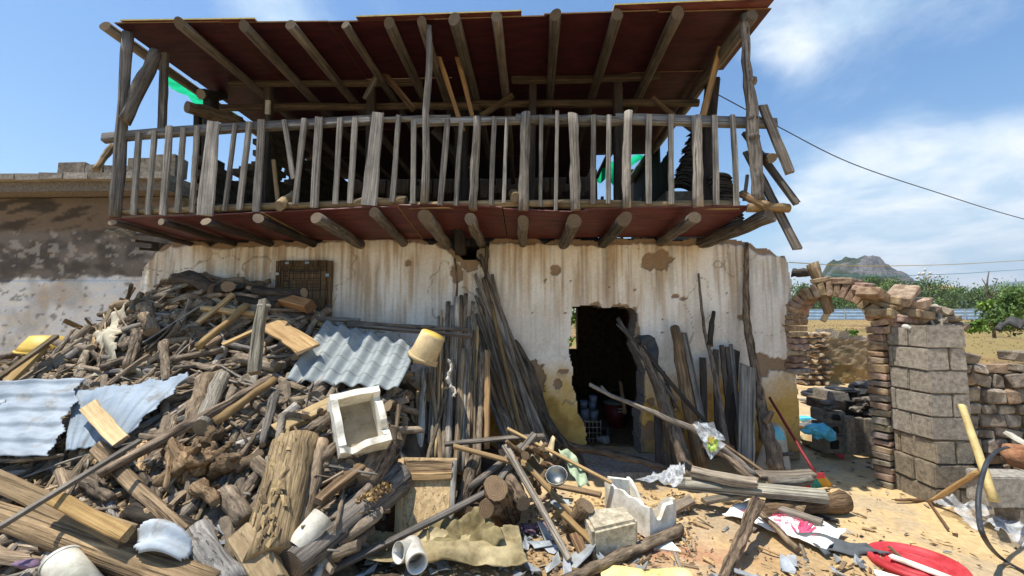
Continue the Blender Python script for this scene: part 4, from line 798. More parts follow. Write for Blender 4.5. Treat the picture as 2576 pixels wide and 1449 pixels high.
leaf_tree('small_shrub', 'small green shrub growing behind the broken rubble wall', 2465, 842, 8, 30, 40, 94, (1.1, 1.25, .7), 500, 'shrub', None, trunk=False, leaf=.04)
tag(sheet('awning_sheet', [P(2512, 812, 6.5), P(2660, 790, 6.5), P(2660, 815, 5.5), P(2500, 828, 5.5)], 16, 4, 'tile', None, off=lambda u, v: .04 * math.sin(u * 20), thick=.03), 'dark roofing sheet jutting in at the right edge', 'sheet')
tag(pole('awning_prop', [P(2590, 822, 6), Vector((P(2590, 822, 6).x, 6, 0))], .03, 'char'), 'dark post under the roofing sheet at the right edge', 'post')
leaf_tree('yard_plants', 'green plants growing behind the house seen through the door', 1442, 900, 11.5, 150, 130, 95, (1.3, 1.4, .8), 1500, 'plants', None, trunk=False, leaf=.09, zb=0)
# cables across the sky
for (pts, r, m_n, lb) in [([(1795, 232, 6.0), (1960, 320, 6.5), (2140, 410, 7), (2360, 485, 8), (2580, 552, 9), (2900, 630, 11)], .008, 'wire', 'black cable sagging from the roof to the right'), ([(1985, 660, 7), (2180, 669, 9), (2400, 665, 11), (2580, 655, 13), (2900, 640, 16)], .008, 'yellow', 'thin pale cable crossing before the hill top'), ([(1990, 684, 7), (2200, 694, 9), (2400, 689, 11), (2580, 678, 13), (2900, 664, 16)], .007, 'blue', 'thin teal cable crossing below the pale cable')]:
    tag(pole('overhead_cable', [P(*p) for p in pts], r, m_n, None, (.5, .55, .45) if m_n != 'wire' else None, n=5, rough=0, wob=0, seg=40, cap=m_n), lb, 'cable')
# beam end and hanging log at the house corner
pole('beam', [P(1992, 686, 5.1), P(2050, 686, 5.0)], [.055, .05], 'char', house); tag(pole('hanging_log', [P(2043, 663, 4.75), P(2086, 785, 4.7)], [pr(13, 4.75), pr(12, 4.75)], 'brown', None, (1.05, 1.0, .9), n=12, wob=.03), 'cut log hanging slantwise beside the gate arch', 'log')
tag(plank('split_stub', P(2086, 782, 4.7), P(2070, 808, 4.7), .05, .04, 'fresh'), 'short fresh split stub under the hanging log', 'wood')

fw = Acc(); rw = random.Random(12)                                  # weeds and stubble on the field
for i in range(2600):
    Yf = 12 * (7 ** rw.random()); px = rw.uniform(1990, 2620); x = P(px, 800, Yf).x; z = float(terrain(np.array(x), np.array(Yf))); h = rw.uniform(.015, .06) * (1 + Yf * .015)
    c = L3(96, 112, 58) if rw.random() < .5 else L3(150, 132, 84)
    for k in range(3): a = rw.uniform(0, 6.28); dx, dy = math.cos(a) * h * .5, math.sin(a) * h * .5; fw.add([(x - dx * .4, Yf - dy * .4, z), (x + dx * .4, Yf + dy * .4, z), (x + dx, Yf + dy, z + h)], [(0, 1, 2)], None, tuple(c * rw.uniform(.6, 1.1)))
tag(fw.build('field_weeds', 'tone'), 'low weeds and stubble over the brown field', 'weeds', kind='stuff')
# ================================================================== firewood heap
def heap():
    xs = np.arange(-6.2, .15, .05); ys = np.arange(1.5, 5.0, .05); X, Y = np.meshgrid(xs, ys, indexing='ij')
    Hh = pileH(X, Y); Z = np.where(Hh > .02, Hh - np.minimum(.24, Hh) * np.clip(-X - .1, 0, 1) + .10 * (fbm(X * 5, Y * 5, 4, 77) - .5), -.06); Z = np.where((X < XL - .1) | (Y < 4.97), Z, -.06)
    c = mixc(L3(66, 56, 46) * np.ones(X.shape + (3,)), L3(112, 96, 78), sstep(.35, .7, fbm(X * 9, Y * 9, 4, 78)))  # dark browns put in for the shade in gaps between logs
    I = np.arange(X.size).reshape(X.shape); q = np.stack([I[:-1, :-1], I[1:, :-1], I[1:, 1:], I[:-1, 1:]], -1).reshape(-1, 4)
    me = mesh('gap_shade_underlay', np.stack([X, Y, Z], -1).reshape(-1, 3).tolist(), q.tolist(), 'tone'); set_col(me, c.reshape(-1, 3)); tag(link('gap_shade_underlay', me), 'dark underlay added beneath the firewood, coloured as shaded gaps between logs', 'litter', kind='stuff')
heap()
LOGS = []                      # shared firewood meshes: local Z from 0 to 1 m, radius .05 m
for i in range(22):
    rg = random.Random(900 + i); kd = i % 6; pts = []; rad = []; k = 13; b1, b2 = rg.uniform(-.035, .035), rg.uniform(-.02, .02)
    if kd == 5: b1 *= 4
    for j in range(k + 1):
        t = j / k; pts.append(Vector((b1 * math.sin(t * 3.1), b2 * math.sin(t * 5 + i), t))); rad.append(.05 * (1 + .07 * math.sin(t * 7 + i) - .25 * t * (i % 2)))
    v, f, mi = tube_geo(pts, rad, 11, 900 + i, .10 if kd != 4 else .18, True, .9)
    if kd in (1, 3):                                                   # split billet: wedge with flat faces
        v = [(x * 1.15, max(y, -.015 + (.25 * x if kd == 1 else -.2 * x) + .006 * math.sin(z * 11 + x * 40)) * 1.1, z) for x, y, z in v]
    me = mesh('firewood_log', v, f, [['bark', 'brown', 'wood', 'brown', 'bark', 'bark'][kd], 'cut'], mi); smoothsides(me) if kd not in (1, 3) else None; LOGS.append(me)
def surf(px, py, lift):
    p = on(px, py, lift); e = .05
    gx_ = float(pileH(p.x + e, p.y) - pileH(p.x - e, p.y)) / (2 * e); gy = float(pileH(p.x, p.y + e) - pileH(p.x, p.y - e)) / (2 * e)
    return p, Vector((1, 0, gx_)).normalized(), Vector((0, -1, -gy)).normalized()
def pile_region(px, py):
    top = np.interp(px, [-60, 0, 90, 180, 280, 330, 380, 450, 560, 700, 780, 830, 900, 1000, 1060, 1120], [925, 905, 880, 850, 780, 760, 740, 705, 705, 722, 770, 810, 850, 900, 980, 1080])
    right = np.interp(py, [700, 900, 1000, 1100, 1200, 1300, 1449], [780, 1000, 1010, 1000, 985, 900, 800])
    return py > top and px < right
rg = random.Random(5); pts_ = []
tries = 0
while len(pts_) < 292 and tries < 60000:
    tries += 1; px, py = rg.uniform(-40, 1080), rg.uniform(700, 1460)
    if not pile_region(px, py): continue
    md = 24 + (py - 700) * .03
    if all((px - a) ** 2 + ((py - b) * 1.25) ** 2 > md * md for a, b in pts_): pts_.append((px, py))
def wood_tint(r):
    u = r.random()
    if u < .55: g = r.uniform(.75, 1.35); return (g, g * r.uniform(.95, 1), g * r.uniform(.88, 1))
    if u < .85: g = r.uniform(.95, 1.55); return (g, g * .96, g * .9)
    g = r.uniform(1.2, 1.7); return (g, g * .88, g * .7)
def place_mat(px, py, r, lift, Lr=(.24, .62), Rr=(.3, .82)):
    p, ex, ed = surf(px, py, lift); u = r.random()
    if py < 800: ang = r.gauss(0, .35) + (math.pi if r.random() < .5 else 0)
    elif u < .40: ang = r.gauss(math.pi / 2, .45)                   # points out towards the viewer, cut end showing
    elif u < .8: ang = r.gauss(-.75 if px > 350 else .5, .5)
    else: ang = r.uniform(0, 6.28)
    nr = ex.cross(ed) * -1
    if nr.z < 0: nr = -nr
    ax = (ex * math.cos(ang) + ed * math.sin(ang) + nr * r.gauss(.0, .2)).normalized(); L = r.uniform(*Lr); q = r.uniform(*Rr)
    m = frame(p - ax * L / 2, p + ax * L / 2, nr); return m @ Matrix.Diagonal((q, q, L, 1)) @ Matrix.Rotation(0, 4, 'Z')
pts_.sort(key=lambda a: a[1])
for px, py in pts_:
    ki = rg.randrange(22); tn = wood_tint(rg); o = link('firewood_log', LOGS[ki], None, place_mat(px, py, rg, rg.uniform(-.02, .05)), tuple(v * 1.22 for v in tn))
    look = ('pale ' if tn[0] > 1.2 else 'grey brown ' if tn[0] > .95 else 'dark ') + ['bark covered log', 'split wedge of firewood', 'barkless log', 'split billet', 'knobbly log', 'crooked log'][ki % 6]
    where = 'on the heap crest below the wooden shutter' if py < 800 and px > 420 else 'on the left crest of the heap' if py < 860 and px < 420 else 'beside the torn zinc sheets' if px < 420 and py < 1100 else 'under the long bark pole at lower left' if px < 420 else 'between crest and grey steep logs' if py < 960 and px < 760 else 'around the grey corrugated sheet' if px >= 760 and py < 1050 else 'around the root stump' if px < 620 else 'around the rotten centre log'
    tag(o, look + ' ' + where, 'firewood', 'firewood logs in the heap')
rt_ = random.Random(71); nq = 0
while nq < 130:
    px, py = rt_.uniform(0, 1060), rt_.uniform(770, 1440)
    if not pile_region(px, py): continue
    p, ex, ed = surf(px, py, rt_.uniform(.03, .09)); an = rt_.choice([rt_.gauss(-.8, .5), rt_.gauss(.3, .6), rt_.gauss(1.4, .5)]); ax = (ex * math.cos(an) + ed * math.sin(an) + Vector((0, -.1, .1)) * rt_.uniform(0, 1)).normalized(); L = rt_.uniform(.3, .95); r_ = rt_.uniform(.007, .019); sd_ = ax.cross(Vector((0, -.6, .8))).normalized() * L * rt_.uniform(-.06, .06)
    mt = rt_.choice(['bark', 'wood', 'brown', 'bark']); gg = rt_.uniform(1.0, 1.7); o = pole('thin_branch', [p - ax * L / 2, p + sd_, p + ax * L / 2], [r_, r_, r_ * .6], mt, None, (gg, gg * .96, gg * .9), n=6, seg=6, wob=.35)
    tag(o, ('pale ' if gg > 1.35 else 'dull ') + {'bark': 'bark covered', 'wood': 'bare grey', 'brown': 'brown'}[mt] + ' thin branch lying loose ' + ('on the upper heap' if py < 930 else 'on the lower left of the heap' if px < 480 else 'on the lower middle of the heap'), 'branch', 'thin branches on the heap'); nq += 1
acc = Acc()
for i in range(1500):
    for _ in range(50):
        px, py = rg.uniform(-60, 1080), rg.uniform(705, 1470)
        if pile_region(px, py): break
    m = place_mat(px, py, rg, rg.uniform(-.2, .025)); me = LOGS[rg.randrange(22)]; g = rg.uniform(.5, 1.5)
    c = tuple(L3(136, 122, 104) * g)
    acc.add([v.co for v in me.vertices], [tuple(p.vertices) for p in me.polygons], m, c)
tag(acc.build('buried_firewood', 'tone'), 'firewood buried deeper in the heap', 'firewood', kind='stuff')
ch = Acc()                     # bark chips and splinters over heap and ground
def chip(p, l, w_, r, col, tl=.5):
    m = Matrix.Translation(p) @ Euler((r.gauss(0, tl), r.gauss(0, tl), r.uniform(0, 6.28))).to_matrix().to_4x4(); t = .004
    ch.add([(-l, -w_, 0), (l * r.uniform(.7, 1), -w_ * r.uniform(.2, 1), 0), (l, w_, t * 2), (-l * r.uniform(.7, 1), w_, t), (0, 0, t * 3)], [(0, 1, 4), (1, 2, 4), (2, 3, 4), (3, 0, 4), (3, 2, 1, 0)], m, col)
PAL = [L3(150, 126, 92), L3(196, 166, 116), L3(112, 92, 70), L3(90, 76, 62), L3(170, 150, 122)]
for i in range(4200):
    px, py = rg.uniform(-20, 1100), rg.uniform(740, 1460)
    if pile_region(px, py): p = on(px, py, rg.uniform(-.03, .03)); chip(p, rg.uniform(.012, .08), rg.uniform(.003, .010), rg, tuple(PAL[rg.randrange(5)] * rg.uniform(.7, 1.1)))
tag(ch.build('wood_chips', 'tone'), 'loose splinters and bark chips on the heap', 'wood chips', kind='stuff')
# ---------------------------------------------------------------- hand-placed timbers on the heap: (name, label, a, b, width px, lift, material, tint, kind)
def hero(name, label, a, b, wpx, lift=.08, mat='bark', col=None, kind='r', cat='log', t=.04, w1=None, mid=None, Ya=None, Yb=None, ref=None, **k):
    def pt(q, Yq): return P(q[0], q[1], Yq) if Yq else on(q[0], q[1], lift)
    pa_, pb_ = pt(a, Ya), pt(b, Yb); ra_ = wpx * pa_.y / F / 2; rb_ = (w1 or wpx) * pb_.y / F / 2
    if kind == 'r':
        pts = [pa_] + ([P(mid[0], mid[1], mid[2]) if len(mid) > 2 else pt(mid, None)] if mid else []) + [pb_]; o = pole(name, pts, [ra_, rb_], mat, None, col, n=12, **k)
    else: o = plank(name, pa_, pb_, ra_ * 2, t, mat, None, col, ref=ref or (0, -.75, .65), w1=rb_ * 2, **k)
    return tag(o, label, cat)
hero('thick_timber', 'thick cracked tan timber lying across the bottom left corner', (-70, 1272), (540, 1490), 52, .16, 'brown', (1.15, 1.02, .82), 'r', 'timber', w1=84, wob=.03, rough=.05)
hero('old_plank', 'brown plank with a sawn yellow end above the thick timber', (-30, 1195), (335, 1352), 40, .2, 'fresh', (.66, .62, .58), 'p', 'plank', t=.1, w1=52)
hero('yellow_strip', 'fresh orange and yellow split piece on the plank end', (130, 1248), (322, 1345), 34, .31, 'fresh', (1.1, .95, .66), 'p', 'plank', t=.05)
hero('thin_strip', 'long thin square strip crossing the bottom left timbers', (-20, 1338), (352, 1108), 13, .38, 'wood', (1.0, .95, .88), 'p', 'strip', t=.025)
hero('long_pole', 'long bark covered pole slanting across the left of the heap', (245, 1195), (678, 957), 26, .2, 'bark', (1.25, 1.15, 1.05), 'r', 'pole', seg=14)
hero('pale_plank', 'short pale plank propped on the torn metal sheet', (222, 1020), (305, 1112), 36, .3, 'fresh', (1.1, 1.08, 1.0), 'p', 'plank', t=.03)
hero('worn_beam', 'worn brown beam slanting below the pale plank', (248, 1128), (470, 1340), 34, .14, 'brown', (1.15, 1.05, .9), 'p', 'beam', t=.08, w1=24)
hero('grey_log', 'smooth grey log pointing at the viewer at the bottom left', (490, 1335), (590, 1480), 58, .14, 'wood', (1.05, 1.05, 1.05), 'r', 'log', w1=76)
hero('tan_block', 'sawn tan wooden block at the bottom left centre', (610, 1345), (690, 1480), 62, .16, 'fresh', (.86, .84, .82), 'p', 'block', t=.12)
hero('curved_branch', 'dark curved branch beside the sheet metal scrap', (330, 1285), (490, 1330), 42, .08, 'char', (1.3, 1.25, 1.15), 'r', 'branch', mid=(410, 1310), w1=38)
hero('twisted_branch', 'twisted dark branch stub in the left of the heap', (350, 1195), (380, 1300), 28, .07, 'bark', (.7, .68, .66), 'r', 'branch', w1=10, mid=(395, 1250))
hero('rotten_log', 'big rotten split log with crumbling yellow core in the centre foreground', (675, 1410), (740, 1112), 118, .14, 'brown', (1.35, 1.25, 1.0), 'r', 'log', rough=.06, w1=104, seg=10, wob=.03)
hero('bark_log', 'round brown log lying right of the rotten log', (752, 1335), (806, 1112), 46, .1, 'bark', (1.25, 1.15, 1.0), 'r', 'log', w1=36)
hero('fat_grey_log', 'fat grey log slanting up from the bottom centre', (728, 1425), (1000, 1208), 78, .16, 'wood', (.62, .58, .54), 'r', 'log', w1=86, seg=12, rough=.05, wob=.03)
hero('stub_log', 'short thick muddy log behind the fat grey log', (905, 1230), (965, 1130), 84, .12, 'bark', (1.1, 1.0, .9), 'r', 'log', w1=74, wob=.04, rough=.06)
hero('split_stick', 'split brown stick between the two big centre logs', (800, 1262), (910, 1172), 26, .2, 'brown', (1.1, .95, .78), 'p', 'stick', t=.05, w1=30)
hero('cut_log', 'log with a pale cut end beside the foam box', (770, 1090), (836, 1046), 30, .16, 'bark', (.95, .9, .85), 'r', 'log')
hero('pale_slab', 'pale split slab lying left of the foam box', (690, 1085), (835, 1015), 36, .12, 'fresh', (.9, .86, .74), 'p', 'slab', t=.06)
hero('forked_stick', 'upright grey forked stick standing in the heap centre', (690, 990), (660, 1120), 24, .15, 'wood', (1.0, .96, .9), 'r', 'stick', w1=16)
hero('bent_root', 'bent pale root hooped over near the forked stick', (700, 1130), (770, 1050), 18, .17, 'wood', (1.25, 1.15, 1.0), 'r', 'root', mid=(712, 1048), w1=26)
hero('steep_log', 'weathered grey log standing steeply in the left centre', (560, 945), (505, 1075), 34, .18, 'wood', (1.2, 1.15, 1.0), 'r', 'log', w1=40)
hero('steep_log', 'brown steep log left of the weathered steep one', (520, 950), (480, 1075), 40, .13, 'bark', (1.2, 1.1, .95), 'r', 'log', w1=36)
hero('slant_log', 'yellow grained log slanting to the long pole top', (540, 1062), (690, 955), 24, .25, 'fresh', (.85, .74, .58), 'r', 'log', w1=18)
hero('tan_lath', 'clean tan lath leaning at the top of the heap', (498, 812), (586, 740), 13, .2, 'fresh', (1.1, .98, .8), 'p', 'lath', t=.03)
hero('tan_pole', 'yellow tan pole lying down the upper heap', (497, 875), (622, 766), 17, .2, 'fresh', (1.1, .98, .74), 'r', 'pole')
hero('tan_lath', 'long tan lath running to the tied post', (560, 868), (706, 802), 11, .22, 'fresh', (1.0, .9, .72), 'p', 'lath', t=.025)
hero('tan_batten', 'pale batten lying flat near the heap top', (510, 776), (645, 790), 16, .15, 'fresh', (1.0, .92, .78), 'r', 'batten')
hero('orange_board', 'flat clean orange board beside the corrugated sheet', (680, 815), (776, 878), 56, .30, 'fresh', (1.1, .95, .76), 'p', 'board', t=.025, ref=(.2, -.6, .8))
tp = thing('tied_post', 'weathered post tied with string sticking up from the heap', 'post', on(645, 935, .2))
as_parent(plank('post', on(640, 940, .24), P(664, 757, 3.75), pr(26, 3.6), .07, 'wood', tp, (1.25, 1.2, 1.0), w1=pr(20, 3.7)))
for (x, y) in [(660, 800), (664, 768)]: lathe('string', [(.05, -.012), (.058, 0), (.05, .012)], 'cloth', tp, Matrix.Translation(P(x, y, 3.74)), color=(1.1, 1.1, 1.1))
hero('grey_batten', 'grey batten on the dark logs by the wooden shutter', (715, 796), (905, 806), 11, .1, 'wood', (.95, .9, .85), 'p', 'batten', t=.03, Ya=4.55, Yb=4.6)
hero('tied_poles', 'long thin dark pole running to the cream bucket', (880, 812), (1180, 830), 12, .1, 'bark', (.75, .72, .7), 'r', 'pole', Ya=4.55, Yb=4.35, seg=12)
hero('tied_poles', 'long thin brown pole tied under the dark one', (870, 818), (1186, 846), 11, .1, 'wood', (.9, .8, .7), 'r', 'pole', Ya=4.5, Yb=4.2, seg=12)
hero('knotted_log', 'gnarled forked dark log on the heap top by the wall', (442, 708), (540, 728), 34, .1, 'char', (1.25, 1.2, 1.15), 'r', 'log', Ya=4.75, Yb=4.6, mid=(490, 704, 4.7), rough=.25, w1=40)
hero('round_log', 'dark log with round cut end at the heap top', (520, 735), (575, 720), 30, .1, 'char', (1.2, 1.1, 1.0), 'r', 'log', Ya=4.85, Yb=4.5)
for i, (a, b, w_, lb) in enumerate([((640, 730), (760, 742), 22, 'dark log lying level below the wooden shutter'), ((665, 765), (765, 735), 24, 'grey dark log slanting before the wooden shutter'), ((600, 752), (700, 768), 24, 'dark log second from the top under the shutter'), ((690, 785), (790, 800), 24, 'dark rough log right below the orange split log')]):
    hero('dark_log', lb, a, b, w_, .1, 'char', (1.3, 1.25, 1.2), 'r', 'log', Ya=4.6, Yb=4.55)
hero('orange_split_log', 'split log with bright orange cut end by the shutter', (715, 755), (780, 772), 28, .1, 'fresh', (.72, .5, .36), 'p', 'log', t=.12, Ya=4.6, Yb=4.4)
hero('lit_strip', 'long brown strip slanting over the left edge', (-30, 968), (142, 845), 16, .25, 'brown', (1.0, .95, .85), 'p', 'strip', t=.03)
hero('yellow_strip_wood', 'broad yellow split plank at the left edge', (-20, 1000), (108, 872), 26, .2, 'fresh', (1.15, 1.02, .72), 'p', 'plank', t=.04)
rs = thing('root_stump', 'large twisted root stump with crumbling brown wood in the heap', 'stump', on(500, 1250, .05))
blob('stump_body', on(500, 1180, .03), (.13, .13, .17), 'brown', rs, 8, .45, 4, (.8, .66, .5), freq=1.7)
rr_ = random.Random(4)
for i in range(15):
    c0_ = on(500, 1185, .05) + Vector((rr_.uniform(-.06, .06), rr_.uniform(-.04, .02), rr_.uniform(-.08, .1))); an = rr_.uniform(0, 6.28); d_ = Vector((math.cos(an), rr_.uniform(-.5, .1), math.sin(an))); q_ = Vector((rr_.uniform(-.05, .05), rr_.uniform(-.05, 0), rr_.uniform(-.05, .05)))
    pole('root', [c0_, c0_ + d_ * .12 + q_, c0_ + d_ * rr_.uniform(.2, .3)], [rr_.uniform(.035, .06), rr_.uniform(.03, .045), .012], 'bark' if i % 2 else 'brown', rs, (1.0, .84, .66), n=8, seg=6, rough=.2, wob=.3)
for (a, b, w_, w1) in [((470, 1180), (425, 1110), 40, 26), ((520, 1120), (560, 1075), 50, 34), ((430, 1130), (415, 1230), 18, 10), ((540, 1180), (585, 1165), 46, 40), ((500, 1220), (540, 1265), 40, 22)]:
    pa_, pb_ = on(*a, .14), on(*b, .18); pole('root', [pa_, pb_], [pr(w_ / 2, pa_.y), pr(w1 / 2, pb_.y)], 'brown', rs, (.95, .82, .66), rough=.25)
# extra medium logs that read singly in the photograph
for i, (a, b, w_, w1, mt, tn, lb) in enumerate([
 ((565, 1235), (620, 1310), 44, 50, 'bark', 1.15, 'stout short brown log in front of the root stump'), ((350, 835), (322, 925), 26, 24, 'bark', 1.2, 'steep grey branch log on the upper left slope'), ((412, 865), (418, 960), 22, 18, 'bark', 1.15, 'upright branch log right of the steep grey one'),
 ((300, 880), (365, 835), 26, 22, 'bark', 1.0, 'log with pale cut end above the torn sheet'), ((345, 790), (430, 795), 14, 14, 'wood', 1.1, 'level grey stick below the heap crest'), ((367, 770), (385, 838), 40, 34, 'brown', 1.5, 'pale splintered stub standing on the left crest'),
 ((290, 770), (345, 760), 24, 20, 'brown', 1.0, 'split log pointing left on the heap crest'), ((410, 800), (310, 830), 16, 14, 'wood', 1.15, 'squared grey stick on the left crest'), ((430, 905), (560, 880), 18, 16, 'bark', .95, 'level log above the grey zinc sheet tip'),
 ((255, 925), (330, 900), 20, 20, 'bark', .9, 'log behind the grey cloth strip'), ((640, 1160), (720, 1230), 30, 40, 'bark', .95, 'log lying left under the rotten log'), ((590, 1180), (660, 1140), 30, 24, 'brown', 1.1, 'crumbling brown root log in the heap centre'),
 ((850, 1215), (960, 1165), 44, 36, 'char', 1.5, 'dark log lying under the foam box'), ((880, 1170), (990, 1130), 30, 34, 'char', 1.3, 'blackened log right below the foam box'), ((640, 1010), (720, 1080), 22, 24, 'bark', 1.0, 'log pointing down at the heap centre'),
 ((600, 900), (700, 925), 30, 28, 'bark', 1.0, 'stout log under the orange board'), ((780, 1180), (850, 1120), 30, 24, 'bark', 1.1, 'stick log above the fat grey log'), ((215, 1210), (280, 1260), 30, 26, 'bark', .7, 'dark log under the long pole')]):
    hero('billet', lb, a, b, w_, .1, mt, (tn, tn * .95, tn * .88), 'r', 'log', w1=w1, rough=.08)

cr = Acc(); rq = random.Random(8)                                  # crumbling core of the rotten log
ra0, ra1 = on(675, 1410, .14), on(740, 1112, .14); rl_ = (ra1 - ra0)
fm = frame(ra0, ra1, (0, -1, .3)); LL = rl_.length
for i in range(46):
    z = rq.uniform(.02, .98) * LL; a = rq.gauss(1.75, .32); r_ = (.143 + (.128 - .143) * z / LL) * rq.uniform(.97, 1.03); l = rq.uniform(.015, .06); w_ = rq.uniform(.003, .016)
    m = fm @ Matrix.Translation((r_ * math.cos(a), r_ * math.sin(a), z)) @ Matrix.Rotation(a - math.pi / 2, 4, 'Z') @ Euler((rq.gauss(0, .18), rq.gauss(0, .25), 0)).to_matrix().to_4x4()
    cr.add([(-w_, 0, -l), (w_, 0, -l * .7), (w_ * .8, .004, l), (-w_, .003, l * .8), (0, .010, 0)], [(4, 1, 0), (4, 2, 1), (4, 3, 2), (4, 0, 3), (0, 1, 2, 3)], m, tuple((L3(176, 152, 110) if rq.random() < .5 else L3(132, 112, 84)) * rq.uniform(.7, 1.15)))
RLOG = [o for o in COL.objects if o.name.startswith('rotten_log')][0]; as_parent(RLOG); o = cr.build('crumbled_core', 'tone', RLOG); o['kind'] = 'stuff'
fa0, fa1 = on(1000, 1208, .16), on(900, 1288, .16)
cr = Acc()
for i in range(260):
    u = rq.uniform(-.05, .8); c = fa0.lerp(fa1, u); a = rq.uniform(.3, 2.9); p = c + Vector((.10 * math.cos(a) * .6, -.11 * math.sin(a) * .75, .1 * math.sin(a) * .7)); l = rq.uniform(.006, .026); w_ = l * .5
    m = Matrix.Translation(p) @ Euler((rq.gauss(.6, .8), rq.gauss(0, .8), rq.gauss(.2, .9))).to_matrix().to_4x4()
    cr.add([(-w_, 0, -l), (w_, 0, -l * .7), (w_ * .8, .004, l), (-w_, .006, l * .8), (0, -.012, 0)], [(0, 1, 4), (1, 2, 4), (2, 3, 4), (3, 0, 4), (3, 2, 1, 0)], m, tuple((L3(176, 146, 98) if rq.random() < .5 else L3(104, 82, 58)) * rq.uniform(.7, 1.1)))
FLOG = [o for o in COL.objects if o.name.startswith('fat_grey_log')][0]; as_parent(FLOG); o = cr.build('splintered_end', 'tone', FLOG); o['kind'] = 'stuff'
# ================================================================== wooden shutter on the wall
sh = thing('wooden_shutter', 'old brown wooden shutter board with a faded ruled table on the house wall', 'shutter', P(760, 790, 4.93))
a, b = P(700, 800, 4.93), P(823, 658, 4.93)
for i in range(6):
    za = a.z + (b.z - a.z) * i / 6; box('board', (a.x, 4.93, za + .002), (b.x - (.01 if i % 2 else 0), 4.955, a.z + (b.z - a.z) * (i + 1) / 6 - .002), 'brown', sh, (.62, .52, .42))
for px in (697, 826): box('stile', (P(px, 700, 4.9).x - .03, 4.915, a.z - .02), (P(px, 700, 4.9).x + .03, 4.96, b.z + .01), 'brown', sh, (.5, .42, .34))
box('rail', (a.x, 4.912, b.z - .06), (b.x, 4.958, b.z + .015), 'brown', sh, (.52, .44, .36))
for py in (678, 688, 700, 715, 722, 731): z = P(760, py, 4.92).z; box('ruled_line', (P(712, py, 4.92).x, 4.922, z - .003), (P(806, py, 4.92).x, 4.9295, z + .003), 'black', sh, (.8, .7, .6))
for px in (712, 727, 806): x = P(px, 700, 4.92).x; box('ruled_line', (x - .003, 4.9215, P(712, 731, 4.92).z), (x + .003, 4.929, P(712, 678, 4.92).z), 'black', sh, (.8, .7, .6))
for (x, y) in [(716, 683), (722, 683), (716, 694), (722, 694), (716, 707), (722, 707)] + [(732 + 5.2 * i, 683) for i in range(14)]: c = P(x, y, 4.92); box('faded_mark', (c.x - .008, 4.923, c.z - .011), (c.x + .008, 4.9295, c.z + .011), 'black', sh, (1.6, 1.2, 1), .004, int(x * 7))
for (x, y) in [(722, 661), (773, 661), (697, 689), (824, 692), (824, 770)]: c = P(x, y, 4.9); box('clip', (c.x - .025, 4.895, c.z - .015), (c.x + .025, 4.911, c.z + .015), 'steel', sh, (.7, .75, .8), .004, x)
# ================================================================== sticks
def stick(name, label, pts, wpx, mat='bark', col=None, group=None, cat='stick', **k):
    q = [P(*p) for p in pts]; ws = wpx if isinstance(wpx, (list, tuple)) else [wpx, wpx]
    return tag(pole(name, q, [pr(ws[0] / 2, q[0].y), pr(ws[-1] / 2, q[-1].y)], mat, None, col, **k), label, cat, group)
rg = random.Random(33); G1 = 'sticks standing in the tied bundle'
BUN = [(1042,1155,1052,985),(1050,1150,1066,930),(1058,1155,1075,925),(1066,1150,1062,960),(1075,1155,1090,900),(1084,1155,1098,850),(1092,1150,1100,880),(1100,1155,1112,800),(1108,1160,1120,860),(1115,1155,1128,760),(1122,1155,1132,900),(1128,1150,1140,770),(1135,1160,1150,750),(1140,1160,1146,830),(1146,1165,1160,745),(1150,1160,1166,880),(1156,1170,1172,740),(1160,1170,1178,800),(1166,1170,1186,850),(1172,1180,1190,760),(1180,1180,1195,880),(1186,1180,1200,820),(1192,1190,1205,870),(1070,1160,1120,1000),(1110,1160,1080,940),(1130,1165,1170,920),(1165,1185,1140,905),(1055,1160,1035,1010),(1200,1180,1212,890),(1095,1150,1115,905)]
ORD = 'first second third fourth fifth sixth seventh eighth ninth tenth eleventh twelfth thirteenth fourteenth fifteenth sixteenth seventeenth eighteenth nineteenth twentieth twenty-first twenty-second twenty-third twenty-fourth twenty-fifth twenty-sixth twenty-seventh twenty-eighth twenty-ninth thirtieth'.split()
for i, (xb, yb, xt, yt) in enumerate(BUN):
    Yb = rg.uniform(3.68, 3.95); zt = lambda y: float(np.interp(y, [740, 1000], [4.85, 4.15])); Yt = zt(yt) + rg.uniform(-.06, .06); w_ = rg.choice([10, 12, 14, 16, 19]); g = rg.uniform(1.15, 1.8); mt = rg.choice(['bark', 'bark', 'wood', 'brown', 'fresh'])
    lookw = {'bark': 'bark covered', 'wood': 'bare grey', 'brown': 'brown', 'fresh': 'tan'}[mt]
    stick('bundle_stick', ('thick ' if w_ > 17 else 'thin ') + lookw + ' stick, ' + ORD[sorted(b[0] for b in BUN).index(xb)] + ' from the left at the bundle foot', [(xb, yb + 20, Yb), ((xb + xt) / 2 + rg.uniform(-3, 3), (yb + yt) / 2, (Yb + Yt) / 2), (xt, yt, Yt)], (w_ * 1.1, w_ * .85), mt, (g, g * .95, g * .86) if mt != 'fresh' else (1.1, 1.02, .88), G1, wob=.25, rough=.1, n=9)
for i in range(9):
    xb = rg.uniform(1040, 1205); xt = xb + rg.uniform(-6, 22); yt = rg.uniform(770, 1010); Yb = rg.uniform(3.7, 4.0); Yt = float(np.interp(yt, [740, 1000], [4.85, 4.15])) - rg.uniform(0, .1); w_ = rg.uniform(5, 10); gg = rg.uniform(.9, 1.5); mt = rg.choice(['bark', 'wood', 'brown', 'fresh'])
    stick('thin_stick', 'thin loose stick slipped in between the thicker ones of the bundle', [(xb, rg.uniform(1120, 1170), Yb), ((xb + xt) / 2 + rg.uniform(-4, 4), (1140 + yt) / 2, (Yb + Yt) / 2), (xt, yt, Yt)], (w_, w_ * .7), mt, (gg, gg * .95, gg * .86) if mt != 'fresh' else (.9, .84, .72), 'thin sticks in the tied bundle', wob=.3, n=6)
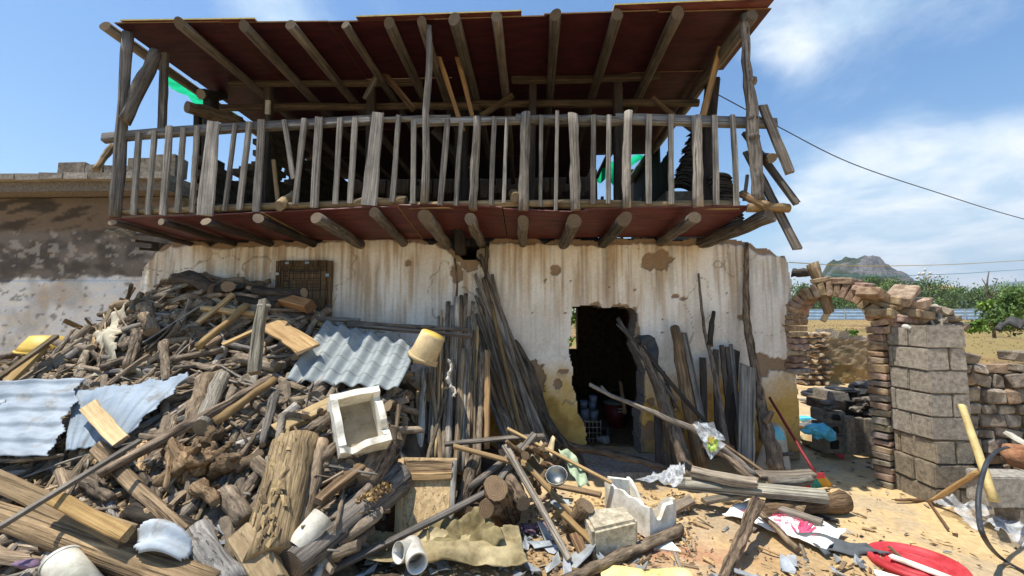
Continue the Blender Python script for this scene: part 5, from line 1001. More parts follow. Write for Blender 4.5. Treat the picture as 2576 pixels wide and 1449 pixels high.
stick('square_batten', 'squared batten standing in the stick bundle', [(1224, 1130, 3.85), (1226, 882, 4.3)], 15, 'fresh', (.72, .6, .5))
tag(sheet('string_rag', [P(1118, 905, 4.0), P(1138, 905, 4.0), P(1150, 1000, 3.85), P(1122, 1000, 3.85)], 8, 14, 'cloth', None, (1.15, 1.15, 1.2), off=lambda u, v: .03 * math.sin(u * 9 + v * 17) + .02 * math.sin(v * 31), keep=lambda u, v: abs(u - .5 - .25 * math.sin(v * 9)) < .22), 'whitish rag string knotted round the stick bundle', 'rag')
G2 = 'long poles leaning on the wall'
LEAN = [(1395,1118,1208,640,11),(1385,1115,1212,660,10),(1375,1110,1195,690,12),(1362,1105,1200,725,11),(1350,1100,1196,745,10),(1340,1098,1215,700,12),(1330,1092,1205,765,11),(1320,1090,1198,790,10),(1310,1085,1212,745,9),(1300,1080,1220,800,10),(1345,1095,1238,690,10),(1288,1075,1206,830,11),(1280,1070,1218,870,9),(1360,1100,1248,820,9),(1372,1108,1260,860,8),(1270,1075,1196,850,12),(1262,1080,1190,880,11)]
for i, (xb, yb, xt, yt, w_) in enumerate(LEAN):
    Yb = 4.35 + .25 * (xb - 1260) / 135; g = rg.uniform(.75, 1.25); pb_ = P(xb, yb, Yb)
    lg = 'tallest' if yt < 700 else 'tall' if yt < 780 else 'shorter'
    stick('leaning_pole', lg + (' grey brown' if g > .8 else ' dark') + ' leaning pole, ' + ORD[sorted(b[0] for b in LEAN).index(xb)] + ' from the left at its foot', [(xb + (xb - xt) * .12, yb + (yb - yt) * .12, Yb - .05), ((xb + xt) / 2 - rg.uniform(0, 8), (yb + yt) / 2, (Yb + 4.92) / 2 + .05), (xt, yt, 4.93)], (w_ * 1.2, w_ * .8), rg.choice(['wood', 'brown', 'bark']), (g, g * .92, g * .82), G2, wob=.12, n=8, seg=10)
stick('tan_pole', 'yellowish pole in the leaning bundle left of the door', [(1318, 1115, 4.35), (1280, 960, 4.6), (1235, 760, 4.9)], 11, 'fresh', (.62, .55, .45)); 
stick('mossy_trunk', 'dark rough trunk curving along the right side of the leaning poles', [(1420, 1130, 4.5), (1372, 1050, 4.65), (1330, 930, 4.82), (1290, 858, 4.9)], (34, 22), 'bark', (.55, .53, .5), cat='trunk', rough=.14, n=12, seg=12)
stick('tall_twig', 'thin bent twig leaning on the wall above the cream bucket', [(1128, 880, 4.75), (1142, 800, 4.85), (1150, 720, 4.93), (1144, 650, 4.95)], 6, 'bark', (.7, .66, .6), n=6)
stick('mid_stub', 'short dark stick poking out near the beam notch', [(1225, 620, 4.9), (1222, 700, 4.9)], 10, 'bark', (.6, .56, .5), n=7)
# right of the door
stick('crooked_trunk', 'long crooked dark trunk leaning beside the house corner', [(1955, 1185, 4.25), (1925, 1080, 4.4), (1912, 1010, 4.55), (1900, 930, 4.7), (1880, 820, 4.85), (1876, 730, 4.93), (1879, 612, 4.97)], (34, 10), 'bark', (.72, .66, .6), cat='trunk', rough=.13, n=12, seg=30, wob=.2)
stick('trunk_stub', 'side stub on the crooked trunk', [(1925, 1060, 4.4), (1942, 1035, 4.35)], (20, 12), 'bark', (.7, .64, .6))
stick('forked_branch', 'crooked branch with grey bark standing before the wall planks', [(1832, 1145, 4.25), (1815, 1040, 4.45), (1795, 930, 4.65), (1775, 850, 4.8), (1765, 780, 4.9), (1757, 688, 4.96)], (17, 5), 'bark', (1.0, .96, .92), cat='branch', n=8, seg=20, wob=.3)
stick('charred_branch', 'short charred forked branch leaning on the crooked branch', [(1785, 870, 4.75), (1790, 820, 4.85), (1796, 785, 4.93)], (16, 9), 'char', (.6, .58, .55), cat='branch', n=8)
stick('brown_log', 'brown round log leaning on the wall between door and planks', [(1762, 1180, 4.3), (1696, 825, 4.9)], (30, 24), 'brown', (.95, .8, .62), cat='log', n=12)
tag(plank('slab_wood', P(1778, 1120, 4.4), P(1720, 838, 4.92), pr(15, 4.6), .04, 'wood', None, (.95, .9, .84)), 'grey slab leaning right of the brown round log', 'slab')
stick('grey_log', 'grey log leaning across the door jamb', [(1738, 1205, 4.1), (1680, 1040, 4.45), (1608, 848, 4.85)], (40, 22), 'bark', (1.05, .98, .92), cat='log', n=12, seg=12)
stick('dark_bar', 'thin dark bar leaning diagonally over the door jamb', [(1905, 1200, 4.1), (1700, 980, 4.5), (1606, 862, 4.8)], 11, 'char', (1.1, 1.05, 1))
stick('forked_stick', 'thin forked grey stick crossing the door opening top', [(1700, 1010, 4.55), (1610, 890, 4.75), (1553, 800, 4.9)], (10, 9), 'wood', (.62, .6, .58)); stick('fork_twig', 'short twig of the fork crossing the door opening', [(1590, 855, 4.78), (1550, 815, 4.85)], (7, 5), 'wood', (.6, .58, .55))
tag(sheet('dark_rag', [P(1605, 840, 4.78), P(1650, 848, 4.8), P(1662, 945, 4.75), P(1615, 880, 4.72)], 8, 10, 'rubber', None, (.6, .62, .64), off=lambda u, v: .03 * math.sin(u * 8 + v * 9)), 'dark grey rag hung on the log tops by the door', 'rag')
stick('pale_branch', 'long pale branch slanting from the door down to the plank stack', [(1482, 967, 4.25), (1560, 1005, 4.2), (1700, 1060, 4.05), (1790, 1105, 3.95), (1900, 1195, 3.8)], (9, 18), 'wood', (1.2, 1.1, 1.0), cat='branch', n=9, seg=20, wob=.25)
stick('pale_twig', 'small twig fork on the pale branch end', [(1530, 990, 4.22), (1512, 972, 4.25)], 6, 'wood', (1.1, 1, .9), n=6)
stick('brown_branch', 'brown branch lying over the pale branch above the plank stack', [(1742, 1068, 4.05), (1850, 1140, 3.95), (1960, 1215, 3.8)], (9, 10), 'brown', (1.05, .9, .75), cat='branch')
stick('gnarled_branch', 'gnarled branch with a thick knot above the plank stack', [(1768, 1118, 4.0), (1830, 1150, 3.9), (1905, 1230, 3.7)], (17, 26), 'bark', (1.05, .95, .85), cat='branch', rough=.15)
stick('sill_log', 'dark bark log lying low across the doorway', [(1412, 1118, 4.55), (1480, 1130, 4.5), (1580, 1152, 4.35), (1700, 1188, 4.15)], (22, 15), 'bark', (.8, .74, .68), cat='log', seg=14)
tag(plank('grey_board', P(1876, 1170, 4.25), P(1882, 860, 4.75) * .25 + P(1880, 940, 4.65) * .75, pr(37, 4.4), .03, 'wood', None, (.82, .79, .72)), 'broad pale grey board leaning left of the crooked trunk', 'board')
for i, (xb, yb, xt, yt, w_, mt, g, lb) in enumerate([(1806, 1110, 1800, 880, 13, 'char', 1.1, 'dark plank standing left of the grey branch'), (1845, 1150, 1815, 868, 10, 'char', 1.2, 'thin dark plank right of the crooked grey branch'), (1858, 1140, 1828, 872, 10, 'char', .9, 'second thin dark plank by the pale board'), (1868, 1120, 1838, 866, 9, 'wood', .6, 'narrow grey lath by the pale board'), (1830, 1120, 1848, 880, 26, 'char', .8, 'charred forked log behind the dark planks'), (1772, 1150, 1768, 900, 16, 'char', .9, 'dark plank standing behind the brown log'), (1690, 1180, 1672, 1000, 16, 'brown', .55, 'brown plank in shade behind the leaning grey log'), (1700, 1030, 1668, 935, 8, 'char', .8, 'short dark lath on the ochre wall'), (1660, 1170, 1655, 1040, 20, 'char', .9, 'dark board low in the corner by the jamb')]):
    g *= 1.5; tag(plank('wall_plank', P(xb, yb, 4.5), P(xt, yt, 4.9), pr(w_, 4.6), .03, mt, None, (g, g * .95, g * .9)), lb, 'plank')
# ================================================================== metal sheets and cream bucket
def corr(n, amp, ph=0.0): return lambda u, v: amp * math.sin(u * n * 6.2832 + ph) + .01 * math.sin(v * 5 + u * 3)
cs_ = thing('corrugated_sheet', 'grey corrugated roofing sheet lying on the heap', 'roofing sheet', P(880, 960, 3.8))
def keep_c(u, v): return not (v > .93 + .05 * math.sin(u * 23)) and not (u > .985)
sheet('sheet', [P(716, 958, 3.60), P(1002, 978, 3.62), P(1055, 872, 4.12), P(818, 806, 4.28)], 98, 30, 'fibre', cs_, None, off=corr(6.4, .026), keep=None, thick=.008)
for v_ in (.2, .45, .68, .88):
    pts = []
    for i in range(45):
        u = i / 44; a_, b_, c_, d_ = P(716, 958, 3.60), P(1002, 978, 3.62), P(1055, 872, 4.12), P(818, 806, 4.28); p = a_ * (1 - u) * (1 - v_) + b_ * u * (1 - v_) + c_ * u * v_ + d_ * (1 - u) * v_
        nn = ((b_ - a_).cross(d_ - a_)).normalized(); pts.append(p + nn * (corr(6.4, .026)(u, v_) + .004 + .0045))
    m = frame(pts[0], pts[-1]); im = m.inverted(); v, f, mi = tube_geo([im @ p for p in pts], [.0022] * 45, 4, 1, 0); link('mould_line', mesh('mould_line', v, f, ['white', 'white'], mi), cs_, m, (.8, .82, .84))
def rag_edge(a, b, s): return lambda u, v: True if (.02 + .03 * math.sin(v * 17 + s) < u < 1 - a - .05 * math.sin(v * 13 + s) - .03 * math.sin(v * 31)) and (.01 + b * abs(math.sin(u * 9 + s)) < v < .98 - b * abs(math.sin(u * 12 + s * 2))) else False
zs = thing('zinc_sheet', 'torn pale blue grey zinc sheet lying flat on the left of the heap', 'roofing sheet', P(330, 1020, 3.3))
sheet('sheet', [P(165, 1135, 2.80), P(300, 1120, 2.88), P(492, 930, 3.42), P(185, 975, 3.22)], 60, 40, 'zinc', zs, (.74, .80, .86), off=lambda u, v: .006 * math.tanh(3 * math.sin(u * 30 + v * 1)) + .012 * math.sin(v * 9 + u * 5), keep=lambda u, v: u < 1 - .05 * abs(math.sin(v * 14)) and v < .97 - .06 * abs(math.sin(u * 10)), thick=.003)
zs2 = thing('zinc_sheet', 'wavy whitish zinc sheet with ripped edge at the left border', 'roofing sheet', P(80, 1060, 3.0))
sheet('sheet', [P(-60, 1165, 2.66), P(150, 1150, 2.72), P(228, 955, 3.25), P(-40, 975, 3.15)], 50, 60, 'zinc', zs2, (.86, .88, .9), off=lambda u, v: .010 * math.tanh(3 * math.sin(v * 32 + u * .8)) + .015 * math.sin(u * 5) + .006 * math.sin(u * 19 + v * 11) + .03, keep=lambda u, v: u < .96 - .10 * abs(math.sin(v * 8 + 1)) + .05 * v, thick=.003)
sheet('fold', [P(-30, 1040, 2.95), P(20, 1030, 3.0), P(30, 975, 3.3), P(-30, 985, 3.25)], 10, 10, 'zinc', zs2, (1.0, 1.0, 1.0), off=lambda u, v: .02 * math.sin(v * 20) + .05)
tag(sheet('zinc_scrap', [P(335, 1398, 2.12), P(475, 1425, 2.12), P(486, 1345, 2.26), P(350, 1318, 2.26)], 18, 14, 'zinc', None, (1.08, 1.08, 1.08), off=lambda u, v: .07 * math.sin(u * 3.1) + .02 * math.sin(v * 9), keep=lambda u, v: (u - .5) ** 2 + (v - .45) ** 2 < .33, thick=.003), 'bent white metal scrap by the squared timber', 'metal scrap')
bk = thing('cream_bucket', 'cream plastic bucket upturned beside the corrugated sheet', 'bucket', P(1075, 900, 4.1)); bd = (P(1090, 840, 4.02) - P(1062, 900, 4.05)).normalized(); bm_ = frame(P(1062, 903, 4.02), P(1092, 838, 4.0), (0, -1, .2))
bb_ = lathe('bucket_body', [(0, .265), (.115, .265), (.122, .26), (.135, .03), (.14, .0), (.13, 0), (.12, .25), (0, .25)], 'cream', bk, bm_, 32, (1.05, 1.02, .95)); as_parent(bb_); bk = bb_; lathe('rim', [(.137, -.005), (.15, -.003), (.15, .025), (.137, .03)], 'cream', bk, bm_, 32, (.95, .9, .8)); lathe('base_disc', [(0, .268), (.113, .268), (.113, .262)], 'yellow', bk, bm_, 32)
tag(plank('support_slat', P(1040, 905, 3.95), P(1100, 918, 3.95), .05, .02, 'fresh', None, (1.1, 1.0, .8)), 'small yellow slat under the cream bucket', 'slat')
yb = thing('yellow_basin', 'yellow plastic basin upturned on the left crest of the heap', 'basin', P(115, 870, 4.4)); lathe('bowl', [(0, .16), (.12, .15), (.18, .05), (.2, 0), (.215, 0), (.19, .06), (.13, .165), (0, .175)], 'yellow', yb, frame(P(112, 885, 4.35), P(118, 850, 4.35)), 28); lathe('rim', [(.2, -.008), (.225, -.008), (.225, .01), (.2, .012)], 'yellow', yb, frame(P(112, 885, 4.35), P(118, 850, 4.35)), 28)
def strip_off(u, v): return .05 * math.sin(v * 11 + u * 4) + .03 * math.sin(u * 9 + v * 5)
tag(sheet('grey_cloth', [P(205, 965, 3.8), P(300, 930, 3.85), P(330, 770, 4.45), P(260, 800, 4.4)], 16, 34, 'cloth', None, (1.1, 1.08, 1.0), off=strip_off, keep=lambda u, v: abs(u - .5 - .12 * math.sin(v * 7)) < .22 + .2 * v - .1 * (v < .3) * abs(math.sin(u * 20))), 'frayed grey cloth strip draped down the left of the heap', 'cloth')
tag(sheet('grey_cloth', [P(300, 965, 3.72), P(370, 955, 3.75), P(385, 920, 3.9), P(320, 900, 3.95)], 14, 12, 'cloth', None, (.9, .88, .8), off=strip_off), 'small crumpled grey cloth behind the zinc sheet', 'cloth')
tag(pole('rope', [P(352, 735, 4.6), P(345, 770, 4.5), P(325, 795, 4.45)], .012, 'fresh', None, (.9, .8, .65), n=6), 'short thick rope end on the left crest', 'rope')
# ================================================================== foam boxes
def foam_box(name, label, m, L, Wd, H, t, rimfn, base=True):
    th = thing(name, label, 'foam box', m.translation); 
    def wall(nm, x0, x1, y0, y1, ax, sd):
        n = 12; v = []; f = []
        for i in range(n + 1):
            u = i / n; h = H * rimfn(sd, u)
            if ax == 'x': pts = [(x0 + (x1 - x0) * u, y0, 0), (x0 + (x1 - x0) * u, y1, 0), (x0 + (x1 - x0) * u, y1, h * .98), (x0 + (x1 - x0) * u, y0, h)]
            else: pts = [(x0, y0 + (y1 - y0) * u, 0), (x1, y0 + (y1 - y0) * u, 0), (x1, y0 + (y1 - y0) * u, h * .98), (x0, y0 + (y1 - y0) * u, h)]
            v += pts
        for i in range(n):
            for j in range(4): k = (j + 1) % 4; f.append((i * 4 + j, i * 4 + k, i * 4 + 4 + k, i * 4 + 4 + j))
        f += [(0, 3, 2, 1), tuple(n * 4 + j for j in range(4))]; me = mesh(nm, v, f, 'foam'); bm = bmesh.new(); bm.from_mesh(me); bmesh.ops.recalc_face_normals(bm, faces=bm.faces[:]); bm.to_mesh(me); bm.free(); link(nm, me, th, m)
    wall('side', -L / 2, L / 2, -Wd / 2, -Wd / 2 + t, 'x', 0); wall('side', -L / 2, L / 2, Wd / 2 - t, Wd / 2, 'x', 1); wall('end', -L / 2, -L / 2 + t, -Wd / 2 + t, Wd / 2 - t, 'y', 2); wall('end', L / 2 - t, L / 2, -Wd / 2 + t, Wd / 2 - t, 'y', 3)
    v, f = box_geo(-L / 2 + t, L / 2 - t, -Wd / 2 + t, Wd / 2 - t, 0, t); link('base', mesh('base', v, f, 'foam'), th, m, (.42, .36, .28)); return th
# box tipped towards the viewer on the heap: opening faces the camera
c0, cx_, cy_ = P(905, 1062, 3.0), (P(975, 1078, 3.0) - P(835, 1035, 3.05)), None
o_ = P(903, 1060, 3.12); xd = (P(985, 1085, 3.0) - P(880, 1128, 2.95)).normalized(); zd = Vector((.42, -.68, .52)).normalized(); yd = zd.cross(xd).normalized(); xd = yd.cross(zd)
foam_box('foam_box', 'dirty white foam box tipped open on the heap below the corrugated sheet', orient(o_ - zd * .13, xd, yd, zd), .36, .44, .22, .05, lambda s, u: 1 - (.45 * max(0, math.sin(u * 6.28 * .9)) ** 3 if s in (0,) else .3 * max(0, math.sin(u * 9)) ** 4 if s == 3 else .04 * math.sin(u * 9)))
fl = PZ(1600, 1345, 0); fd = (PZ(1668, 1335, 0) - PZ(1540, 1260, 0)).normalized(); fy = Vector((-fd.y, fd.x, 0))
foam_box('foam_box', 'broken white foam box standing on the ground right of the granite block', orient(PZ(1608, 1318, 0) + Vector((0, 0, .02)), fd, fy, Vector((0, 0, 1))), .50, .27, .27, .03, lambda s, u: {0: .92 - .1 * u + .04 * math.sin(u * 20), 1: .9 - .75 * max(0, math.sin(u * 3.4)) ** 2, 2: 1.05 - .2 * u, 3: .8 - .35 * max(0, math.sin(u * 5))}[s])
gb_ = box('granite_block', PZ(1545, 1402, 0) + Vector((-.17, -.02, 0)), PZ(1545, 1402, 0) + Vector((.15, .22, .23)), 'rock', None, (1, 1, 1), .015, 4, .02); tag(gb_, 'rough hewn granite block in front of the broken foam box', 'stone block'); gb_.rotation_euler = (.05, -.05, .2)
tag(sheet('foam_piece', [PZ(1645, 1378, .02), PZ(1715, 1388, .02), PZ(1690, 1362, .03), PZ(1648, 1362, .03)], 3, 3, 'foam', None, (1.05, 1.05, 1.05), thick=.03, smooth=False), 'flat white foam piece by the bottom bark log', 'foam')
tag(sheet('yellow_board', [PZ(1515, 1475, .02), PZ(1760, 1490, .02), PZ(1735, 1432, .03), PZ(1510, 1424, .03)], 8, 3, 'yfoam', None, off=lambda u, v: .01 * math.sin(u * 9), thick=.02), 'pale yellow foam board at the bottom edge', 'board')
# ================================================================== door board and clutter in the middle
db = thing('door_board', 'old wooden cupboard door leaning on the stick bundle', 'door', P(1075, 1330, 3.3))
q0, q1, q2, q3 = P(997, 1350, 3.10), P(1140, 1340, 3.12), P(1150, 1152, 3.42), P(1008, 1150, 3.42)
as_parent(sheet('panel', [q0, q1, q2, q3], 10, 14, 'fresh', db, (.88, .84, .76), thick=.03, smooth=False, off=lambda u, v: -.006 if abs(u - .46 - .03 * math.sin(v * 7)) < .03 else 0.0))
def lerp4(u, v): return q0 * (1 - u) * (1 - v) + q1 * u * (1 - v) + q2 * u * v + q3 * (1 - u) * v
plank('cleat', lerp4(.1, .74) + Vector((0, -.035, .01)), lerp4(.93, .75) + Vector((0, -.035, .01)), .05, .03, 'fresh', db, (.8, .7, .58)); plank('stile', lerp4(.97, .02) + Vector((0, -.02, .0)), lerp4(.97, .98) + Vector((0, -.02, 0)), .04, .03, 'wood', db, (1.3, 1.28, 1.2)); plank('stile', lerp4(.04, .02) + Vector((0, -.02, .0)), lerp4(.03, .98) + Vector((0, -.02, 0)), .05, .03, 'fresh', db, (.95, .88, .78))
plank('upper_panel', lerp4(.12, .86) + Vector((0, -.03, .01)), lerp4(.92, .86) + Vector((0, -.03, .01)), .11, .02, 'brown', db, (1.2, 1.05, .85))
def g(name, label, a, b, w_, kind='p', z0=.05, z1=.05, mat='wood', col=(1, .95, .88), cat='plank', t=.03, Ya=None, Yb=None, w1=None, ref=(0, -.4, .9), **k):
    pa_ = P(a[0], a[1], Ya) if Ya else PZ(a[0], a[1], z0); pb_ = P(b[0], b[1], Yb) if Yb else PZ(b[0], b[1], z1); wa, wb = pr(w_, pa_.y), pr(w1 or w_, pb_.y)
    o = plank(name, pa_, pb_, wa, t, mat, None, col, ref=ref, w1=wb, **k) if kind == 'p' else pole(name, [pa_, pb_], [wa / 2, wb / 2], mat, None, col, n=12, **k)
    return tag(o, label, cat)
g('long_batten', 'long grey batten slanting up past the door board to the right', (795, 1452), (1228, 1236), 16, z0=.12, Yb=3.35, col=(.85, .82, .8))
g('cross_batten', 'dark batten laid level across the stick bundle foot', (1118, 1118), (1368, 1096), 13, Ya=3.55, Yb=3.85, col=(.62, .56, .5), t=.025)
g('orange_batten', 'orange brown batten slanting under the level batten', (1140, 1122), (1325, 1172), 12, Ya=3.5, Yb=3.5, mat='fresh', col=(.74, .66, .56), t=.025)
g('lean_batten', 'batten leaning up to the right through the clutter', (1255, 1208), (1345, 1092), 16, Ya=3.45, Yb=3.75, col=(.85, .8, .74))
g('long_lath', 'long lath sloping down to the bottom middle, front one', (1270, 1120), (1432, 1408), 16, Ya=3.55, z1=.05, col=(1.1, 1.0, .86), t=.03)
g('long_lath', 'long tan lath behind the front sloping lath', (1300, 1145), (1500, 1362), 13, Ya=3.6, z1=.08, mat='fresh', col=(.85, .78, .64), t=.025)
g('thin_lath', 'thin lath running right down to the foam box', (1276, 1078), (1540, 1215), 8, Ya=3.8, Yb=3.5, mat='fresh', col=(.85, .76, .62), t=.02)
g('tan_lath', 'fresh tan lath slanting beside the granite block', (1415, 1292), (1500, 1378), 15, z0=.22, z1=.06, mat='fresh', col=(.95, .8, .58))
g('brown_lath', 'brown lath behind the steel bowl pointing to the foam box', (1380, 1218), (1512, 1245), 13, Ya=3.45, Yb=3.3, mat='brown', col=(1.0, .85, .7))
g('round_rail', 'smooth grey rail leaning at the stick bundle foot', (1180, 1228), (1318, 1120), 17, 'r', Ya=3.4, Yb=3.7, mat='wood', col=(.85, .78, .7), cat='rail')
g('lean_log', 'long dark log rising beside the door board', (1150, 1290), (1195, 1150), 34, 'r', Ya=3.3, Yb=3.6, mat='bark', col=(.95, .9, .82), cat='log', w1=28)
g('dark_board', 'dark board leaning behind the round cut log', (1300, 1240), (1262, 1110), 30, Ya=3.5, Yb=3.75, mat='char', col=(1.2, 1.1, 1))
st = thing('cut_log', 'thick log with cracked round cut face in the middle clutter', 'log', P(1230, 1300, 3.15)); as_parent(pole('log_body', [P(1246, 1226, 3.05), P(1270, 1300, 3.45)], [pr(29, 3.05), pr(40, 3.4)], 'bark', st, (.85, .7, .55), n=14, cap='cut')); pole('side_limb', [P(1222, 1278, 3.0), P(1255, 1268, 3.3)], [pr(20, 3.0), pr(26, 3.3)], 'bark', st, (.8, .65, .5), n=12)
g('round_log', 'round log with bark lying right of the cracked cut log', (1318, 1268), (1275, 1190), 36, 'r', Ya=3.2, Yb=3.6, mat='bark', col=(1.15, 1.05, .95), cat='log', w1=42)
g('stump_piece', 'rough brown stump piece left of the granite block', (1440, 1330), (1475, 1270), 52, 'r', z0=.06, Yb=3.1, mat='brown', col=(.9, .78, .66), cat='stump', w1=40, rough=.14)
g('split_piece', 'split brown board standing by the sloping laths', (1278, 1370), (1248, 1312), 20, z0=.03, Yb=2.85, mat='brown', col=(1.1, .85, .6)) if False else None
g('shingle', 'curved brown bark piece at the foot of the laths', (1470, 1398), (1445, 1342), 26, z0=.03, z1=.12, mat='brown', col=(1.05, .8, .6), cat='bark', t=.02)
g('bottom_log', 'bark log lying along the bottom beside the granite block', (1380, 1478), (1712, 1332), 26, 'r', z0=.05, z1=.05, mat='bark', col=(.95, .88, .78), cat='log', seg=14)
g('front_branch', 'bark branch leaning over the printed sack towards the viewer', (1815, 1460), (1908, 1262), 24, 'r', z0=.03, z1=.24, mat='bark', col=(1.0, .88, .76), cat='branch', w1=28, seg=12)
g('thin_branch', 'thin branch lying across the printed sack', (1910, 1290), (2008, 1382), 15, 'r', z0=.12, z1=.04, mat='bark', col=(1.25, 1.12, .95), cat='branch', seg=10)
tw = thing('firewood_bundle', 'shaggy bundle of broken roots under the leaning poles', 'roots', P(1340, 1180, 3.6))
for i in range(16): a_ = P(rg.uniform(1290, 1440), rg.uniform(1130, 1250), rg.uniform(3.4, 3.8)); d_ = Vector((rg.uniform(-.12, .12), rg.uniform(-.1, .1), rg.uniform(-.06, .1))); a_.z = max(a_.z, .05); pole('root', [a_, a_ + d_ * 1.6], [rg.uniform(.015, .04), .015], rg.choice(['brown', 'bark']), tw, (1, .82, .62))
bw = thing('steel_bowl', 'shiny steel bowl tipped among the middle clutter', 'bowl', P(1400, 1190, 3.4)); bmx = frame(P(1402, 1210, 3.32), P(1402, 1210, 3.32) + Vector((-.12, -.5, .8))) @ Matrix.Scale(.85, 4); lathe('bowl', [(0, .0), (.05, .005), (.085, .05), (.095, .085), (.1, .085), (.09, .05), (.055, -.003), (0, -.008)], 'steel', bw, bmx, 32)
tag(sheet('green_rag', [P(1405, 1130, 3.75), P(1440, 1135, 3.75), P(1485, 1220, 3.5), P(1455, 1225, 3.45)], 10, 14, 'cloth', None, (.75, 1.0, .82), off=lambda u, v: .018 * math.sin(u * 8 + v * 13), thick=.004), 'pale green rag hanging among the middle clutter', 'rag')
tag(sheet('tan_rag', [P(1330, 1160, 3.6), P(1385, 1150, 3.65), P(1400, 1105, 3.8), P(1355, 1120, 3.85)], 10, 10, 'cloth', None, (1.05, .95, .72), off=lambda u, v: .05 * math.sin(u * 9 + v * 7)), 'crumpled tan paper rag above the steel bowl', 'rag')
# canvas, PVC tee, paper-white shards
def fold(a, s): return lambda u, v: a * (.6 + 1.3 * mnoise.noise(Vector((u * 2.6 + s, v * 1.8 + u, s))) + .5 * mnoise.noise(Vector((u * 6 + s, v * 4.5 - 2 * u, s))) - .3 * abs(mnoise.noise(Vector((u * 9, v * 5 + 4 * u, s)))))
def crump(a, s): return lambda u, v: a * (1.0 - 1.8 * abs(mnoise.noise(Vector((u * 3.0 + s, v * 2.0 + 1.2 * u, s)))) - .55 * abs(mnoise.noise(Vector((u * 6 + s, v * 6 - 2 * u, s)))) + .12 * mnoise.noise(Vector((u * 17, v * 15, s))))
tag(sheet('canvas_tarp', [PZ(850, 1430, .05), PZ(1330, 1440, .04), PZ(1300, 1340, .12), PZ(930, 1330, .12)], 90, 40, 'canvas', None, (1.0, .97, .88), off=fold(.09, 3), keep=lambda u, v: v < .93 - .12 * abs(math.sin(u * 6)), thick=.004), 'crumpled dirty canvas tarpaulin in the centre foreground', 'tarpaulin')
tag(sheet('stiff_tarp', [PZ(1070, 1405, .06), PZ(1270, 1400, .06), PZ(1225, 1310, .14), PZ(1080, 1320, .12)], 44, 30, 'canvas', None, (.72, .7, .58), off=fold(.10, 9), thick=.006), 'stiff olive canvas piece behind the white pipe tee', 'tarpaulin')
pv_ = thing('pipe_tee', 'white plastic pipe tee fitting on the canvas', 'pipe fitting', PZ(1035, 1415, .05))
def hollow(nm, p0, p1, r, par): lathe(nm, [(r, 0), (r, (p1 - p0).length), (r * .86, (p1 - p0).length), (r * .86, 0), (r, 0)], 'white', par, frame(p0, p1), 26)
hollow('branch_pipe', P(1002, 1390, 2.62), P(1044, 1382, 2.72), pr(24, 2.65), pv_); hollow('main_pipe', P(1050, 1418, 2.55), P(1034, 1372, 2.75), pr(25, 2.6), pv_)
wb = thing('white_bucket', 'white plastic bucket lying at the bottom left edge', 'bucket', on(150, 1440, .05)); mb = frame(P(150, 1408, 2.12), P(215, 1500, 2.02)); wbd_ = lathe('body', [(0, .0), (.068, .0), (.074, .01), (.085, .3), (.08, .3), (0, .02)], 'white', wb, mb, 28, (1.0, .99, .9)); as_parent(wbd_); lathe('rim', [(.074, .0), (.08, .01), (.077, .02)], 'white', wbd_, mb, 28)
tag(blob('purple_cloth', on(70, 1418, .14), (.07, .03, .02), 'cloth', None, 4, .5, 2, (.55, .4, .75)), 'purple cloth scrap at the bottom left', 'cloth')
gt = thing('white_gutter', 'piece of white half round gutter beside the fat grey log', 'gutter', on(780, 1340, .1)); ga, gb2 = on(745, 1380, .16), on(812, 1300, .2); lathe('trough', [(.07, 0), (.07, (gb2 - ga).length), (.064, (gb2 - ga).length), (.064, 0), (.07, 0)], 'white', gt, frame(ga, gb2), 16, (1, .97, .9), arc=3.0)
G3 = 'grey plastic shards strewn over the ground'
def shard(px, py, sx, sy, rz, col, lb, mat='slate', z=.02, grp=G3, bend=.03):
    p = PZ(px, py, z) if px > 800 else on(px, py, .06); k = rg.randint(5, 7); v = []
    for i in range(k): a_ = 6.28 * i / k + rg.uniform(-.3, .3); rr = rg.uniform(.6, 1.1); v.append((sx * rr * math.cos(a_), sy * rr * math.sin(a_), bend * math.cos(2 * a_) * rg.uniform(.3, 1)))
    n = len(v); v2 = v + [(x, y, z_ - .004) for x, y, z_ in v]; f = [tuple(range(n)), tuple(range(2 * n - 1, n - 1, -1))] + [(i, n + i, n + (i + 1) % n, (i + 1) % n) for i in range(n)]
    o = link('plastic_shard', mesh('plastic_shard', v2, f, mat), None, Matrix.Translation(p + Vector((0, 0, .015))) @ Euler((rg.gauss(0, .25), rg.gauss(0, .25), rz)).to_matrix().to_4x4(), col); tag(o, lb, 'shard', grp)
for i in range(54):
    px = rg.uniform(840, 1560) if i < 44 else rg.uniform(1560, 2200); py = rg.uniform(1350, 1455) if i < 44 else rg.uniform(1405, 1455); gg = rg.uniform(.75, 1.25)
    shard(px, py, rg.uniform(.03, .12), rg.uniform(.02, .055), rg.uniform(0, 6), (gg, gg, gg * 1.03) if rg.random() < .75 else (1.3, 1.28, 1.2), 'small bent grey plastic shard lying in the foreground litter')
shard(1450, 1405, .16, .1, .3, (1, 1, 1), 'large grey broken sheet under the lath ends', grp=None); shard(1360, 1370, .12, .06, 0, (.95, 1, 1.05), 'blue grey broken sheet between laths and canvas', grp=None); shard(1405, 1270, .08, .1, .5, (1.2, 1.25, 1.3), 'pale blue grey shard below the steel bowl', z=.12, grp=None); shard(580, 1330, .1, .06, .8, (1.1, 1.15, 1.2), 'bluish shard beside the grey log', grp=None); shard(560, 1370, .12, .04, 1.2, (1.1, 1.15, 1.2), 'curved bluish shard beside the tan block', grp=None)
